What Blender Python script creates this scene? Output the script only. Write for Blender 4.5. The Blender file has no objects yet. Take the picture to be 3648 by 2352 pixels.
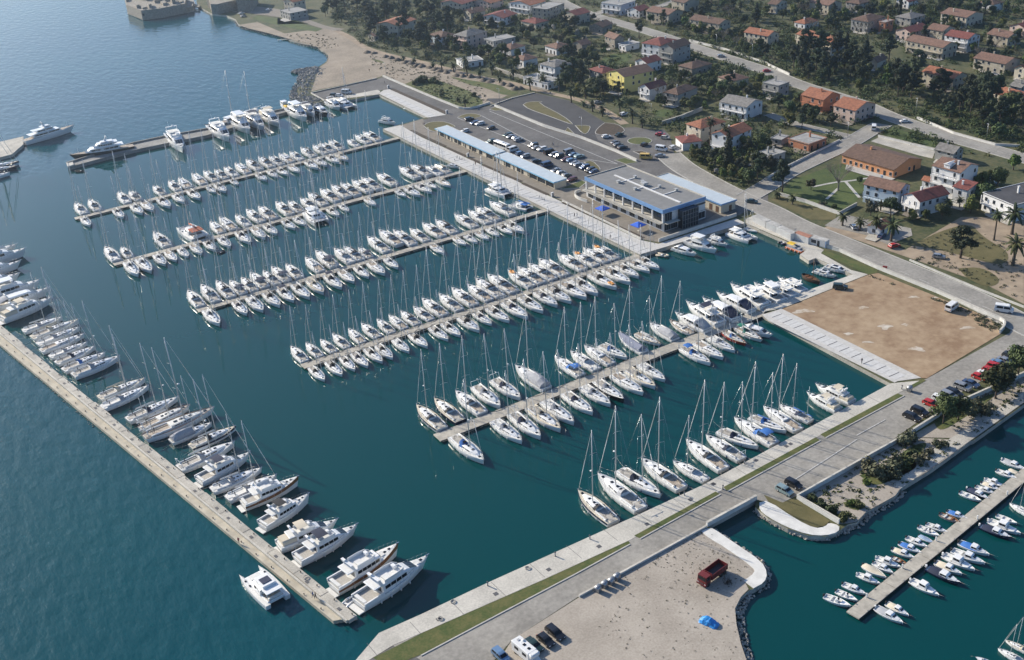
import bpy, bmesh, math, random
import numpy as np
from mathutils import Vector, Matrix
random.seed(7)
SC = bpy.context.scene
COL = SC.collection
# ------------------------------------------------------------------ camera
CAM_H = 160.0
F_PX, PITCH, ROLL, YAW = 3989.211, math.radians(27.62124), math.radians(3.62456), math.radians(31.60976)
_fw = np.array([math.sin(YAW)*math.cos(PITCH), math.cos(YAW)*math.cos(PITCH), -math.sin(PITCH)])
_r = np.array([math.cos(YAW), -math.sin(YAW), 0.0]); _d = np.cross(_fw, _r)
_r2 = _r*math.cos(ROLL)+_d*math.sin(ROLL); _d2 = -_r*math.sin(ROLL)+_d*math.cos(ROLL)
camd = bpy.data.cameras.new('camera'); cam = bpy.data.objects.new('camera', camd); COL.objects.link(cam)
camd.sensor_width = 36.0; camd.lens = F_PX/3648*36.0; camd.clip_start = 1.0; camd.clip_end = 12000
M = Matrix(((_r2[0], -_d2[0], -_fw[0], 0), (_r2[1], -_d2[1], -_fw[1], 0), (_r2[2], -_d2[2], -_fw[2], CAM_H), (0, 0, 0, 1)))
cam.matrix_world = M
SC.camera = cam
# ------------------------------------------------------------------ world and sun
SUN_AZ, SUN_EL = math.radians(111.0), math.radians(27.0)      # azimuth counter-clockwise from +x
w = bpy.data.worlds.new('World'); SC.world = w; w.use_nodes = True
nt = w.node_tree; bg = nt.nodes['Background']
sky = nt.nodes.new('ShaderNodeTexSky'); sky.sky_type = 'NISHITA'; sky.sun_disc = False
sky.sun_elevation = SUN_EL; sky.sun_rotation = math.pi/2-SUN_AZ
sky.air_density = 1.0; sky.dust_density = 1.5; sky.ozone_density = 6.0; sky.altitude = 100
nt.links.new(sky.outputs[0], bg.inputs[0]); bg.inputs[1].default_value = 0.11
sd = bpy.data.lights.new('sun', 'SUN'); sun = bpy.data.objects.new('sun', sd); COL.objects.link(sun)
sd.energy = 5.0; sd.angle = math.radians(0.55); sd.color = (1.0, 0.905, 0.765)
_sv = Vector((math.cos(SUN_AZ)*math.cos(SUN_EL), math.sin(SUN_AZ)*math.cos(SUN_EL), math.sin(SUN_EL)))
sun.rotation_euler = _sv.to_track_quat('Z', 'Y').to_euler(); sun.location = (0, 300, 400)
SC.view_settings.view_transform = 'Standard'; SC.view_settings.look = 'None'
SC.view_settings.exposure = 0.58; SC.view_settings.gamma = 1.0
SC.cycles.max_bounces = 5; SC.cycles.diffuse_bounces = 2; SC.cycles.glossy_bounces = 2; SC.cycles.transparent_max_bounces = 6
SC.cycles.caustics_reflective = False; SC.cycles.caustics_refractive = False
# ------------------------------------------------------------------ photograph pixel -> place on the ground
FR = {'S': (0, 0, 1), 'D': (0, 0, 1.527),
 'T1': (0, 0, .5092), 'T2': (912, 0, .5092), 'T3': (1824, 0, .5092), 'T4': (2736, 0, .5092),
 'U1': (0, 784, .5092), 'U2': (912, 784, .5092), 'U3': (1824, 784, .5092), 'U4': (2736, 784, .5092),
 'V1': (0, 1568, .5092), 'V2': (912, 1568, .5092), 'V3': (1824, 1568, .5092), 'V4': (2736, 1568, .5092),
 'F1': (240, 520, .25952), 'F2': (840, 420, .25952), 'F3': (360, 720, .29301), 'F4': (1020, 560, .29301),
 'F5': (640, 880, .29301), 'F6': (1300, 660, .29301), 'F7': (1000, 1020, .29301), 'F8': (1660, 840, .30975),
 'F9': (1440, 1220, .29876), 'FA': (2080, 940, .34324), 'FB': (2000, 1260, .4437), 'FC': (700, 260, .33487),
 'FD': (2000, 540, .33487), 'FE': (400, 0, .29301), 'FZ': (1300, 100, .29301), 'FQ': (1500, 380, .29301), 'FL': (0, 380, .5192), 'Z1': (1500, 1700, .87464), 'Z2': (2500, 1300, .83673)}
def G(fr, x, y, z=0.0):
    ox, oy, s = FR[fr]
    px, py = ox+x*s-1824.0, oy+y*s-1176.0
    d = _r2*px+_d2*py+_fw*F_PX
    t = (z-CAM_H)/d[2]
    return Vector((d[0]*t, d[1]*t, z))
def GP(fr, pts, z=0.0): return [G(fr, x, y, z) for x, y in pts]
def proj(v):          # place -> photograph pixel (only for wording labels and for scattering plants in view)
    p = np.array([v[0], v[1], v[2]-CAM_H]); c = (_r2@p, _d2@p, _fw@p)
    if c[2] <= 1: return (-1e6, -1e6)
    return (1824+F_PX*c[0]/c[2], 1176+F_PX*c[1]/c[2])
GL = 1.2              # level of quays and land
# ------------------------------------------------------------------ materials
MATS = {}
def mat(name, c, rough=.6, metal=0., var=0., scale=1., bump=0., c2=None, detail=4, spec=.5, objvar=0., coat=0., huevar=0., fine=0.):
    if name in MATS: return MATS[name]
    m = bpy.data.materials.new(name); m.use_nodes = True; n = m.node_tree.nodes; L = m.node_tree.links
    b = n['Principled BSDF']; b.inputs['Base Color'].default_value = (*c, 1); b.inputs['Roughness'].default_value = rough
    b.inputs['Metallic'].default_value = metal; b.inputs['Specular IOR Level'].default_value = spec
    if coat: b.inputs['Coat Weight'].default_value = coat
    out = None
    if var > 0 or c2 is not None:
        tc = n.new('ShaderNodeTexCoord'); geo = n.new('ShaderNodeNewGeometry')
        nz = n.new('ShaderNodeTexNoise'); nz.inputs['Scale'].default_value = scale; nz.inputs['Detail'].default_value = detail
        nz.inputs['Roughness'].default_value = .62
        L.new(geo.outputs['Position'], nz.inputs['Vector'])
        rp = n.new('ShaderNodeValToRGB'); rp.color_ramp.elements[0].position = .36; rp.color_ramp.elements[1].position = .66
        a = c if c2 is not None else tuple(max(0, v*(1-var)) for v in c); bb = c2 if c2 is not None else tuple(min(1, v*(1+var)) for v in c)
        rp.color_ramp.elements[0].color = (*a, 1); rp.color_ramp.elements[1].color = (*bb, 1)
        fac = nz.outputs['Fac']
        if fine > 0:       # grit: a second, much finer noise added to the large patches
            nf = n.new('ShaderNodeTexNoise'); nf.inputs['Scale'].default_value = fine; nf.inputs['Detail'].default_value = 6; L.new(geo.outputs['Position'], nf.inputs['Vector'])
            ma = n.new('ShaderNodeMath'); ma.operation = 'MULTIPLY_ADD'; ma.inputs[1].default_value = .55; L.new(nf.outputs['Fac'], ma.inputs[0])
            mb_ = n.new('ShaderNodeMath'); mb_.operation = 'MULTIPLY_ADD'; mb_.inputs[1].default_value = .75; mb_.inputs[2].default_value = -.15; L.new(fac, mb_.inputs[0]); L.new(mb_.outputs[0], ma.inputs[2]); fac = ma.outputs[0]
        L.new(fac, rp.inputs['Fac']); out = rp.outputs['Color']
        if bump > 0:
            bp = n.new('ShaderNodeBump'); bp.inputs['Strength'].default_value = .6; bp.inputs['Distance'].default_value = bump
            n2 = n.new('ShaderNodeTexNoise'); n2.inputs['Scale'].default_value = scale*6; n2.inputs['Detail'].default_value = 3
            L.new(geo.outputs['Position'], n2.inputs['Vector']); L.new(n2.outputs['Fac'], bp.inputs['Height']); L.new(bp.outputs['Normal'], b.inputs['Normal'])
    if objvar > 0:
        oi = n.new('ShaderNodeObjectInfo'); hs = n.new('ShaderNodeHueSaturation')
        mr = n.new('ShaderNodeMapRange'); mr.inputs['To Min'].default_value = 1-objvar; mr.inputs['To Max'].default_value = 1+objvar
        L.new(oi.outputs['Random'], mr.inputs['Value']); L.new(mr.outputs['Result'], hs.inputs['Value'])
        if huevar > 0:
            m7 = n.new('ShaderNodeMath'); m7.operation = 'MULTIPLY'; m7.inputs[1].default_value = 7.3; L.new(oi.outputs['Random'], m7.inputs[0]); fr_ = n.new('ShaderNodeMath'); fr_.operation = 'FRACT'; L.new(m7.outputs[0], fr_.inputs[0])
            mh = n.new('ShaderNodeMapRange'); mh.inputs['To Min'].default_value = .5-huevar; mh.inputs['To Max'].default_value = .5+huevar; L.new(fr_.outputs[0], mh.inputs['Value']); L.new(mh.outputs['Result'], hs.inputs['Hue'])
        if out is not None: L.new(out, hs.inputs['Color'])
        else: hs.inputs['Color'].default_value = (*c, 1)
        out = hs.outputs['Color']
    if out is not None: L.new(out, b.inputs['Base Color'])
    MATS[name] = m
    return m
# ------------------------------------------------------------------ mesh collecting
class MB:
    def __init__(s): s.v = []; s.f = []; s.m = []; s.cm = 0; s.sm = []
    def add(s, vs, fs, smooth=False):
        o = len(s.v); s.v.extend([tuple(p) for p in vs])
        for f in fs: s.f.append(tuple(i+o for i in f)); s.m.append(s.cm); s.sm.append(smooth)
        return s
    def box(s, x0, x1, y0, y1, z0, z1, M=None):
        vs = [Vector(p) for p in ((x0,y0,z0),(x1,y0,z0),(x1,y1,z0),(x0,y1,z0),(x0,y0,z1),(x1,y0,z1),(x1,y1,z1),(x0,y1,z1))]
        if M is not None: vs = [M@p for p in vs]
        return s.add(vs, [(3,2,1,0),(4,5,6,7),(0,1,5,4),(1,2,6,5),(2,3,7,6),(3,0,4,7)])
    def bbox(s, x0, x1, y0, y1, z0, z1, b=.05):          # box with chamfered upright and top edges
        def ring(i, z): return [(x0+i+b,y0+i,z),(x1-i-b,y0+i,z),(x1-i,y0+i+b,z),(x1-i,y1-i-b,z),(x1-i-b,y1-i,z),(x0+i+b,y1-i,z),(x0+i,y1-i-b,z),(x0+i,y0+i+b,z)]
        return s.loft([ring(0, z0), ring(0, z1-b), ring(b, z1)], closed=True, cap=(True, True))
    def loft(s, rings, closed=True, cap=(False, False), smooth=False):
        n = len(rings[0]); o = len(s.v); fs = []; s_v = [p for r in rings for p in r]
        for k in range(len(rings)-1):
            for i in range(n if closed else n-1):
                a = k*n+i; b = k*n+(i+1) % n
                fs.append((a, b, b+n, a+n))
        if cap[0]: fs.append(tuple(range(n-1, -1, -1)))
        if cap[1]: fs.append(tuple((len(rings)-1)*n+i for i in range(n)))
        return s.add(s_v, fs, smooth)
    def tube(s, p0, p1, r0, r1=None, n=6, cap=True, smooth=True):
        p0, p1 = Vector(p0), Vector(p1); r1 = r0 if r1 is None else r1
        d = (p1-p0)
        if d.length < 1e-6: return s
        q = d.to_track_quat('Z', 'Y')
        R = []
        for p, r in ((p0, r0), (p1, r1)):
            R.append([p+q@Vector((math.cos(2*math.pi*i/n)*r, math.sin(2*math.pi*i/n)*r, 0)) for i in range(n)])
        return s.loft(R, True, (cap, cap), smooth)
    def path(s, pts, r, n=5):
        for a, b in zip(pts[:-1], pts[1:]): s.tube(a, b, r, n=n)
        return s
    def prism(s, poly, z0, z1):       # upright prism over a polygon (counter-clockwise)
        n = len(poly)
        vs = [(p[0], p[1], z0) for p in poly]+[(p[0], p[1], z1) for p in poly]
        fs = [tuple(range(n-1, -1, -1)), tuple(range(n, 2*n))]+[(i, (i+1) % n, n+(i+1) % n, n+i) for i in range(n)]
        return s.add(vs, fs)
    def ell(s, c, r, nu=10, nv=6, z0=-1., M=None):
        R = []
        for j in range(nv+1):
            t = math.asin(max(-1, min(1, z0)))+(math.pi/2-math.asin(max(-1, min(1, z0))))*j/nv
            R.append([Vector((c[0]+r[0]*math.cos(t)*math.cos(2*math.pi*i/nu)*(1 if j < nv else .01), c[1]+r[1]*math.cos(t)*math.sin(2*math.pi*i/nu)*(1 if j < nv else .01), c[2]+r[2]*math.sin(t))) for i in range(nu)])
        if M is not None: R = [[M@p for p in q] for q in R]
        return s.loft(R, True, (True, True), True)
    def mesh(s, name, mats):
        me = bpy.data.meshes.new(name); me.from_pydata([tuple(p) for p in s.v], [], s.f)
        if not isinstance(mats, (list, tuple)): mats = [mats]
        for m in mats: me.materials.append(m)
        if len(mats) > 1: me.polygons.foreach_set('material_index', s.m)
        me.polygons.foreach_set('use_smooth', s.sm)
        me.update()
        return me
def tag(o, label=None, cat=None, group=None, kind=None):
    if label: o['label'] = label
    if cat: o['category'] = cat
    if group: o['group'] = group
    if kind: o['kind'] = kind
    return o
def obj(name, me, parent=None, M=None):
    o = bpy.data.objects.new(name, me); COL.objects.link(o)
    if parent is not None: o.parent = parent
    if M is not None: o.matrix_local = M
    return o
def empty(name, M):
    o = bpy.data.objects.new(name, None); COL.objects.link(o); o.empty_display_size = .3
    o.matrix_local = M
    return o
def signed(poly): return sum(a[0]*b[1]-b[0]*a[1] for a, b in zip(poly, poly[1:]+poly[:1]))/2
def ccw(poly): return poly if signed(poly) > 0 else poly[::-1]
def sheet(name, poly, z, m, parent=None, thick=None, kind='structure'):
    poly = ccw([Vector((p[0], p[1], 0)) for p in poly]); b = MB()
    if thick: b.prism(poly, z-thick, z)
    else: b.add([(p[0], p[1], z) for p in poly], [tuple(range(len(poly)))])
    o = obj(name, b.mesh(name, m), parent)
    if parent is None and kind: o['kind'] = kind
    return o
def offset_line(pts, d):
    out = []
    for i, p in enumerate(pts):
        a = pts[max(0, i-1)]; c = pts[min(len(pts)-1, i+1)]
        t = Vector((c[0]-a[0], c[1]-a[1])).normalized()
        out.append(Vector((p[0]-t.y*d, p[1]+t.x*d, 0)))
    return out
def smooth_line(pts, k=2):
    for _ in range(k):
        o = [pts[0]]
        for a, b in zip(pts[:-1], pts[1:]): o += [a*.75+b*.25, a*.25+b*.75]
        pts = o+[pts[-1]]
    return pts
def ribbon_poly(pts, w): return offset_line(pts, w/2)+offset_line(pts, -w/2)[::-1]
def rot(loc, ang, sx=1., sy=1., sz=1.):
    return Matrix.Translation(loc) @ Matrix.Rotation(ang, 4, 'Z') @ Matrix.Diagonal((sx, sy, sz, 1))
# a thing made once as a list of parts, then set down many times (parts share mesh data)
class Proto:
    def __init__(s, name): s.name = name; s.parts = []
    def part(s, name, mb, m, parent=-1, label=None):
        me = mb if isinstance(mb, bpy.types.Mesh) else mb.mesh(s.name+'_'+name, m)
        s.parts.append((name, me, parent, label)); return len(s.parts)-1
    def place(s, M, label, cat, group=None, skip=(), swap=None):
        r = empty(s.name, M); tag(r, label, cat, group); made = []
        for name, me, par, lab in s.parts:
            if name in skip: made.append(None); continue
            o = bpy.data.objects.new(name, me); COL.objects.link(o)
            p = r if par < 0 else made[par]
            o.parent = p if p is not None else r
            if swap and name in swap:
                o.material_slots[0].link = 'OBJECT'; o.material_slots[0].material = swap[name]
            if lab: o['label'] = lab
            made.append(o)
        return r
ORD = ['first','second','third','fourth','fifth','sixth','seventh','eighth','ninth','tenth','eleventh','twelfth','thirteenth','fourteenth','fifteenth','sixteenth','seventeenth','eighteenth','nineteenth','twentieth']
ORD += ['twenty-'+o for o in ORD[:9]]+['thirtieth']+['thirty-'+o for o in ORD[:9]]+['fortieth']
def ordn(i): return ORD[i] if i < len(ORD) else '%dth' % (i+1)
# ------------------------------------------------------------------ surfaces
C_CONC = mat('pale_concrete', (.49,.465,.405), .85, var=.20, scale=.13, bump=.01, detail=10, fine=2.5)
C_CONC2 = mat('quay_concrete', (.42,.395,.34), .88, var=.28, scale=.16, bump=.01, detail=10, fine=2.5)
C_SLAB = mat('promenade_paving', (.50,.485,.45), .85, var=.10, scale=.8)
C_WHITE = mat('white_concrete', (.62,.61,.57), .8, var=.10, scale=.5)
C_ASPH = mat('asphalt', (.115,.11,.105), .9, var=.28, scale=.10, detail=8, fine=1.2)
C_ASPH2 = mat('worn_asphalt', (.27,.255,.225), .9, var=.24, scale=.08, detail=9, fine=1.2)
C_ASPHD = mat('fresh_asphalt', (.055,.055,.058), .9, var=.15, scale=.2)
C_PAVE = mat('beige_paving', (.21,.185,.15), .88, var=.12, scale=.6)
C_GRAVEL = mat('pale_gravel', (.29,.255,.21), .95, c2=(.415,.37,.31), scale=.09, bump=.04, detail=9, fine=2.2)
C_LOT = mat('tan_gravel', (.235,.15,.085), .95, c2=(.385,.285,.18), scale=.055, bump=.04, detail=12, fine=.45)
C_CHALK = mat('chalky_patch', (.36,.27,.18), .95, c2=(.56,.52,.45), scale=.5, detail=10)
C_BEACH = mat('beach_gravel', (.21,.175,.13), .95, c2=(.35,.29,.22), scale=.07, bump=.05, detail=9, fine=1.0)
C_GRASS = mat('grass', (.045,.075,.013), .95, c2=(.12,.115,.035), scale=.30, bump=.08, detail=8, fine=2.0)
C_DRYG = mat('dry_grass', (.085,.078,.026), .95, c2=(.135,.115,.045), scale=.3, bump=.06, detail=8)
C_LAWN = mat('lawn', (.034,.062,.010), .95, c2=(.085,.11,.026), scale=.16, bump=.05, detail=8, fine=1.5)
C_EARTH = mat('garden_earth', (.030,.048,.012), .95, c2=(.115,.105,.045), scale=.09, bump=.1, detail=10, fine=.7)
C_SOIL = mat('brown_soil', (.06,.043,.028), .95, var=.3, scale=.8)
C_TRACK = mat('dirt_track', (.30,.235,.165), .95, var=.2, scale=.2)
C_ROCK = mat('rock', (.29,.265,.225), .95, c2=(.46,.43,.38), scale=.5, objvar=.15)
C_TIMBER = mat('pontoon_planks', (.40,.37,.31), .9, var=.2, scale=.6, detail=6)
C_DARK = mat('dark_rubber', (.015,.015,.016), .7)
C_LINE = mat('road_paint', (.5,.5,.48), .8, var=.3, scale=1.5)
C_KERB = mat('kerb_stone', (.42,.41,.38), .85, var=.1, scale=.6)
C_STEEL = mat('galvanised_steel', (.35,.36,.37), .4, metal=.7)
# ------------------------------------------------------------------ sea
def water_material():
    m = bpy.data.materials.new('sea_water'); m.use_nodes = True; n = m.node_tree.nodes; L = m.node_tree.links
    b = n['Principled BSDF']; b.inputs['Roughness'].default_value = .1; b.inputs['IOR'].default_value = 1.333
    geo = n.new('ShaderNodeNewGeometry')
    # slow patches of greener and bluer water
    nz = n.new('ShaderNodeTexNoise'); nz.inputs['Scale'].default_value = .006; nz.inputs['Detail'].default_value = 4
    L.new(geo.outputs['Position'], nz.inputs['Vector'])
    rp = n.new('ShaderNodeValToRGB'); rp.color_ramp.elements[0].position = .3; rp.color_ramp.elements[1].position = .7
    rp.color_ramp.elements[0].color = (.000,.044,.062, 1); rp.color_ramp.elements[1].color = (.000,.060,.070, 1)
    L.new(nz.outputs['Fac'], rp.inputs['Fac'])
    # sheltered basin (behind the breakwater and the far mole): lower waves and greener, shallower water
    sx = n.new('ShaderNodeSeparateXYZ'); L.new(geo.outputs['Position'], sx.inputs[0])
    def lin(a, bb, c, w):       # smooth step of a*x+b*y+c over +-w
        m1 = n.new('ShaderNodeMath'); m1.operation = 'MULTIPLY'; m1.inputs[1].default_value = a; L.new(sx.outputs['X'], m1.inputs[0])
        m2 = n.new('ShaderNodeMath'); m2.operation = 'MULTIPLY_ADD'; m2.inputs[1].default_value = bb; L.new(sx.outputs['Y'], m2.inputs[0]); L.new(m1.outputs[0], m2.inputs[2])
        mr = n.new('ShaderNodeMapRange'); mr.interpolation_type = 'SMOOTHSTEP'; mr.inputs['From Min'].default_value = -w-c; mr.inputs['From Max'].default_value = w-c
        L.new(m2.outputs[0], mr.inputs['Value']); return mr.outputs['Result']
    p, q = G('U1', 0, 800), G('V2', 600, 1250); t = (q-p).normalized(); nn = Vector((-t.y, t.x, 0))
    if nn.x < 0: nn = -nn
    e1 = lin(nn.x, nn.y, -nn.dot(p), 4)
    p2, q2 = G('T1', 470, 1170), G('T2', 480, 710); t2 = (q2-p2).normalized(); n2 = Vector((t2.y, -t2.x, 0))
    if n2.y > 0: n2 = -n2
    e2 = lin(n2.x, n2.y, -n2.dot(p2), 5)
    mm = n.new('ShaderNodeMath'); mm.operation = 'MULTIPLY'; L.new(e1, mm.inputs[0]); L.new(e2, mm.inputs[1])
    mix = n.new('ShaderNodeMix'); mix.data_type = 'RGBA'; mix.inputs['B'].default_value = (.000,.043,.041, 1)
    mf = n.new('ShaderNodeMath'); mf.operation = 'MULTIPLY'; mf.inputs[1].default_value = .75; L.new(mm.outputs[0], mf.inputs[0])
    L.new(mf.outputs[0], mix.inputs['Factor']); L.new(rp.outputs['Color'], mix.inputs['A'])
    L.new(mix.outputs['Result'], b.inputs['Base Color'])
    def bumpn(sc, dist, det, stretch, prev=None, strg=None, ang=25):
        mp = n.new('ShaderNodeMapping'); mp.inputs['Scale'].default_value = stretch; mp.inputs['Rotation'].default_value = (0, 0, math.radians(ang)); L.new(geo.outputs['Position'], mp.inputs['Vector'])
        z = n.new('ShaderNodeTexNoise'); z.inputs['Scale'].default_value = sc; z.inputs['Detail'].default_value = det; L.new(mp.outputs[0], z.inputs['Vector'])
        bp = n.new('ShaderNodeBump'); bp.inputs['Distance'].default_value = dist; L.new(z.outputs['Fac'], bp.inputs['Height'])
        if prev is not None: L.new(prev, bp.inputs['Normal'])
        if strg is not None: L.new(strg, bp.inputs['Strength'])
        return bp.outputs['Normal']
    ro = n.new('ShaderNodeMapRange'); ro.inputs['To Min'].default_value = .13; ro.inputs['To Max'].default_value = .035; L.new(mm.outputs[0], ro.inputs['Value']); L.new(ro.outputs['Result'], b.inputs['Roughness'])
    op = n.new('ShaderNodeMapRange'); op.inputs['To Min'].default_value = 1.0; op.inputs['To Max'].default_value = .035; L.new(mm.outputs[0], op.inputs['Value'])
    o1 = bumpn(.30, .34, 3, (1, .5, 1), None, op.outputs['Result'])
    op2 = n.new('ShaderNodeMapRange'); op2.inputs['To Min'].default_value = .8; op2.inputs['To Max'].default_value = .10; L.new(mm.outputs[0], op2.inputs['Value'])
    o2 = bumpn(1.1, .035, 2, (1, .6, 1), o1, op2.outputs['Result'], -15)
    L.new(o2, b.inputs['Normal'])
    return m
C_WATER = water_material()
sheet('sea', [(-5000,-3000),(7000,-3000),(7000,9000),(-5000,9000)], 0.0, C_WATER)
# ------------------------------------------------------------------ land
land = (GP('FE', [(1000,-330),(1010,-60),(1040,85),(1215,185),(1390,205),(1500,250),(1535,310),(1650,350),(1900,410),(2389,545)], .3)
 + GP('T2', [(230,285),(430,335),(500,380),(512,408),(495,442),(440,478),(355,548),(330,590),(290,640),(290,675),(320,710),(385,738)], .3)
 + GP('T2', [(690,694),(858,662),(1197,822),(887,905)], GL) + [G('U3',893,245,GL), G('FD',1960,765,GL)]
 + GP('U4', [(268,212),(222,245),(285,287),(335,268),(592,383)], GL) + [G('FA',1850,530,GL)]
 + [G('Z2',805,80,GL), G('Z2',0,515,GL), G('Z1',850,170,GL), G('Z1',270,432,GL), G('Z1',0,560,GL), G('V2',860,1352,GL), G('V2',640,1610,GL), G('V2',800,2400,GL), G('V3',1640,2400,GL)]
 + GP('V3', [(1640,1540),(1600,1420),(1570,1290),(1560,1180),(1600,1100),(1660,1050),(1690,1042),(1765,1000),(1788,935),(1745,850),(1560,725),(1410,622),(1370,602),(1712,418)], GL)
 + GP('V4', [(-91,470),(0,545),(140,620),(280,668),(400,675),(490,640),(560,590),(620,575),(690,500),(830,425),(890,390),(930,335),(1150,200),(1420,5)], GL)
 + GP('U4', [(1440,1540),(1791,1290),(2400,860)], GL) + GP('S', [(5600,900),(6200,-300),(4000,-560),(2000,-480)], GL))
lp = ccw([Vector((p.x, p.y, 0)) for p in land]); b = MB(); b.prism(lp, -3.0, GL)
b.cm = 1
land_o = obj('ground', b.mesh('ground', [C_EARTH, C_CONC2]))
me = land_o.data
for p in me.polygons:
    if abs(p.normal.z) < .5: p.material_index = 1
land_o['kind'] = 'structure'
fort_isle = ccw([Vector((p.x, p.y, 0)) for p in GP('FE', [(185,165),(372,243),(600,215),(995,135),(1010,60),(960,-60),(300,-60)], .3)])
b = MB(); b.prism(fort_isle, -3, .9); tag(obj('islet', b.mesh('islet', C_ROCK)), kind='structure')
_z = [GL]
def lay(name, fr, pts, m, k=1, parent=None):
    return sheet(name, GP(fr, pts, GL), GL+.02*k, m, parent)
def layv(name, pts, m, k=1, parent=None, thick=None): return sheet(name, pts, GL+.02*k, m, parent, thick)
# --- north shore
layv('beach', GP('FE', [(1535,305),(1650,345),(1900,405),(2389,540)], GL)+GP('T2', [(230,280),(430,330),(500,376),(508,408),(492,440),(440,474),(400,600),(385,640),(845,545),(890,530),(1430,760),(1640,735),(1700,700),(1791,650)], GL)+GP('T3', [(0,640),(0,590)], GL)+GP('T2', [(1300,480),(900,370),(740,310),(560,215),(470,200),(200,235),(0,150)], GL)+GP('FE', [(1760,270)], GL), C_BEACH, 1)
layv('grassy_patch', smooth_line(GP('T2', [(1040,590),(1120,555),(1250,550),(1330,585),(1420,610),(1520,650),(1600,715),(1560,745),(1440,760),(1300,700),(1200,655),(1040,590)], GL)), C_GRASS, 2)
layv('grassy_patch', smooth_line(GP('FZ', [(1030,590),(1300,640),(1640,690),(1760,760),(1900,790),(1700,830),(1450,720),(1280,700),(1030,590)], GL)), C_GRASS, 2)
layv('grassy_patch', smooth_line(GP('FZ', [(70,380),(150,385),(250,420),(200,430),(70,380)], GL)), C_GRASS, 2)
layv('shore_lawn', GP('FE', [(1760,190),(2389,288)], GL)+GP('T2', [(150,125),(465,205),(420,222),(250,200),(150,172)], GL)+GP('FE', [(2100,330),(1700,230)], GL), C_LAWN, 4)
layv('path', ribbon_poly(smooth_line(GP('T2', [(0,95),(200,110),(330,140),(480,195),(600,210)], GL)), 6), C_PAVE, 3)
layv('dirt_track', ribbon_poly(smooth_line(GP('T2', [(560,215),(660,260),(740,325),(900,380),(1100,420),(1300,470),(1500,530),(1791,580)], GL)+GP('T3', [(60,600),(250,650),(420,685),(560,730),(680,790),(790,870)], GL)), 4.2), C_TRACK, 3)
lay('waterfront_yard', 'FE', [(1440,150),(1700,165),(2050,215),(2389,285),(2389,200),(2000,110),(1750,80)], C_PAVE, 6)
# --- asphalt of the marina
lay('quay_road', 'T2', [(385,655),(850,553),(890,540),(1435,768),(1335,792),(935,622),(860,634),(480,708)], C_ASPH, 2)
layv('car_park', GP('T2', [(1335,792),(1435,768),(1640,742),(1791,692)], GL)+GP('T3', [(160,650),(400,705),(650,858),(700,900),(860,890),(1000,915),(1060,905),(1105,950),(1135,1080),(1150,1140),(1320,1240),(1640,1335),(1791,1330),(1791,1440)], GL)+GP('FD', [(1960,640),(1860,690),(1030,965),(845,935)], GL)+GP('FQ', [(1720,1150),(0,345)], GL)+GP('T2', [(1110,880),(1170,840)], GL), C_ASPH, 2)
lay('fresh_car_park', 'T3', [(0,690),(160,652),(400,708),(648,858),(580,938),(600,980),(870,1120),(490,968),(0,775),(-180,700),(-170,690)], C_ASPHD, 3)
lay('promenade_road', 'T2', [(1010,880),(1170,830),(1180,900),(1250,940),(1240,975),(1120,935)], C_PAVE, 3)
layv('forecourt', GP('FQ', [(0,345),(200,300),(900,640),(1630,1005),(1930,900),(2000,1000)], GL)+GP('FD', [(250,440),(1080,860),(1560,720),(1700,630),(1860,690),(1030,965),(845,935),(0,530)], GL)+GP('FQ', [(1720,1150)], GL), C_PAVE, 4)
# promenades
def promenade(poly, name='promenade'):
    return layv(name, poly, C_SLAB, 5)
pr1 = promenade(GP('FZ', [(165,800),(760,1092),(985,1058),(300,745),(230,755)], GL))
pr2 = promenade(GP('T2', [(887,903),(1010,878),(1120,940)], GL)+GP('FQ', [(0,372),(1720,1165)], GL)+GP('FD', [(0,550),(845,945),(1030,985),(1860,715),(1958,763)], GL)+[G('U3',893,244,GL)])
def grates(parent, a, bb, depth, n, jump=()):
    t = (bb-a); L_ = t.length; t.normalize(); nn = Vector((-t.y, t.x, 0))
    if nn.x < 0: nn = -nn
    me = MB().box(0, depth*.8, -.15, .15, 0, .012).mesh('drain_grate', C_DARKGREY)
    ang = math.atan2(nn.y, nn.x)
    for i in range(n):
        if i in jump: continue
        p = a+t*(L_*(i+.5)/n)+nn*1.2; p.z = 0
        obj('drain_grate', me, parent, rot((p.x, p.y, GL+.125), ang))
def pavers(parent, a, bb, depth, n, m, inset=1.1, gap=.25):   # large paving fields with joints between, each its own piece
    t = (bb-a); L_ = t.length; t.normalize(); nn = Vector((-t.y, t.x, 0))
    if nn.x < 0: nn = -nn
    w = L_/n; me = MB().box(gap/2, w-gap/2, 0, depth, 0, .03).mesh('paving_field', m); ang = math.atan2(t.y, t.x)
    sgn = 1 if (Matrix.Rotation(ang, 3, 'Z')@Vector((0,1,0))).dot(nn) > 0 else -1
    for i in range(n):
        p = a+t*(w*i)+nn*inset
        o = obj('paving_field', me, parent, rot((p.x, p.y, GL+.1), ang, 1, sgn, 1))
C_DARKGREY = mat('drain_iron', (.085,.085,.09), .7)
C_SLAB2 = mat('grey_paving', (.53,.525,.505), .85, var=.08, scale=1.2)
pavers(pr1, G('FZ',190,812,GL), G('FZ',770,1096,GL), 3.6, 9, C_SLAB2); grates(pr1, G('FZ',190,812,GL), G('FZ',770,1096,GL), 4.2, 9)
a_, b_ = G('T2',1020,962,GL), G('U3',893,244,GL)
pavers(pr2, a_, b_, 4.2, 36, C_SLAB2); grates(pr2, a_, b_, 5.2, 36)
a_, b_ = G('FA',1870,545,GL), G('U4',870,1132,GL)
pr3 = promenade(GP('U4', [(0,705),(885,1140),(905,1130),(1072,1106),(95,622),(0,652)], GL)+[G('FA',1850,530,GL)])
pavers(pr3, a_, b_, 4.2, 11, C_SLAB2); grates(pr3, a_, b_, 5.0, 11)
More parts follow.
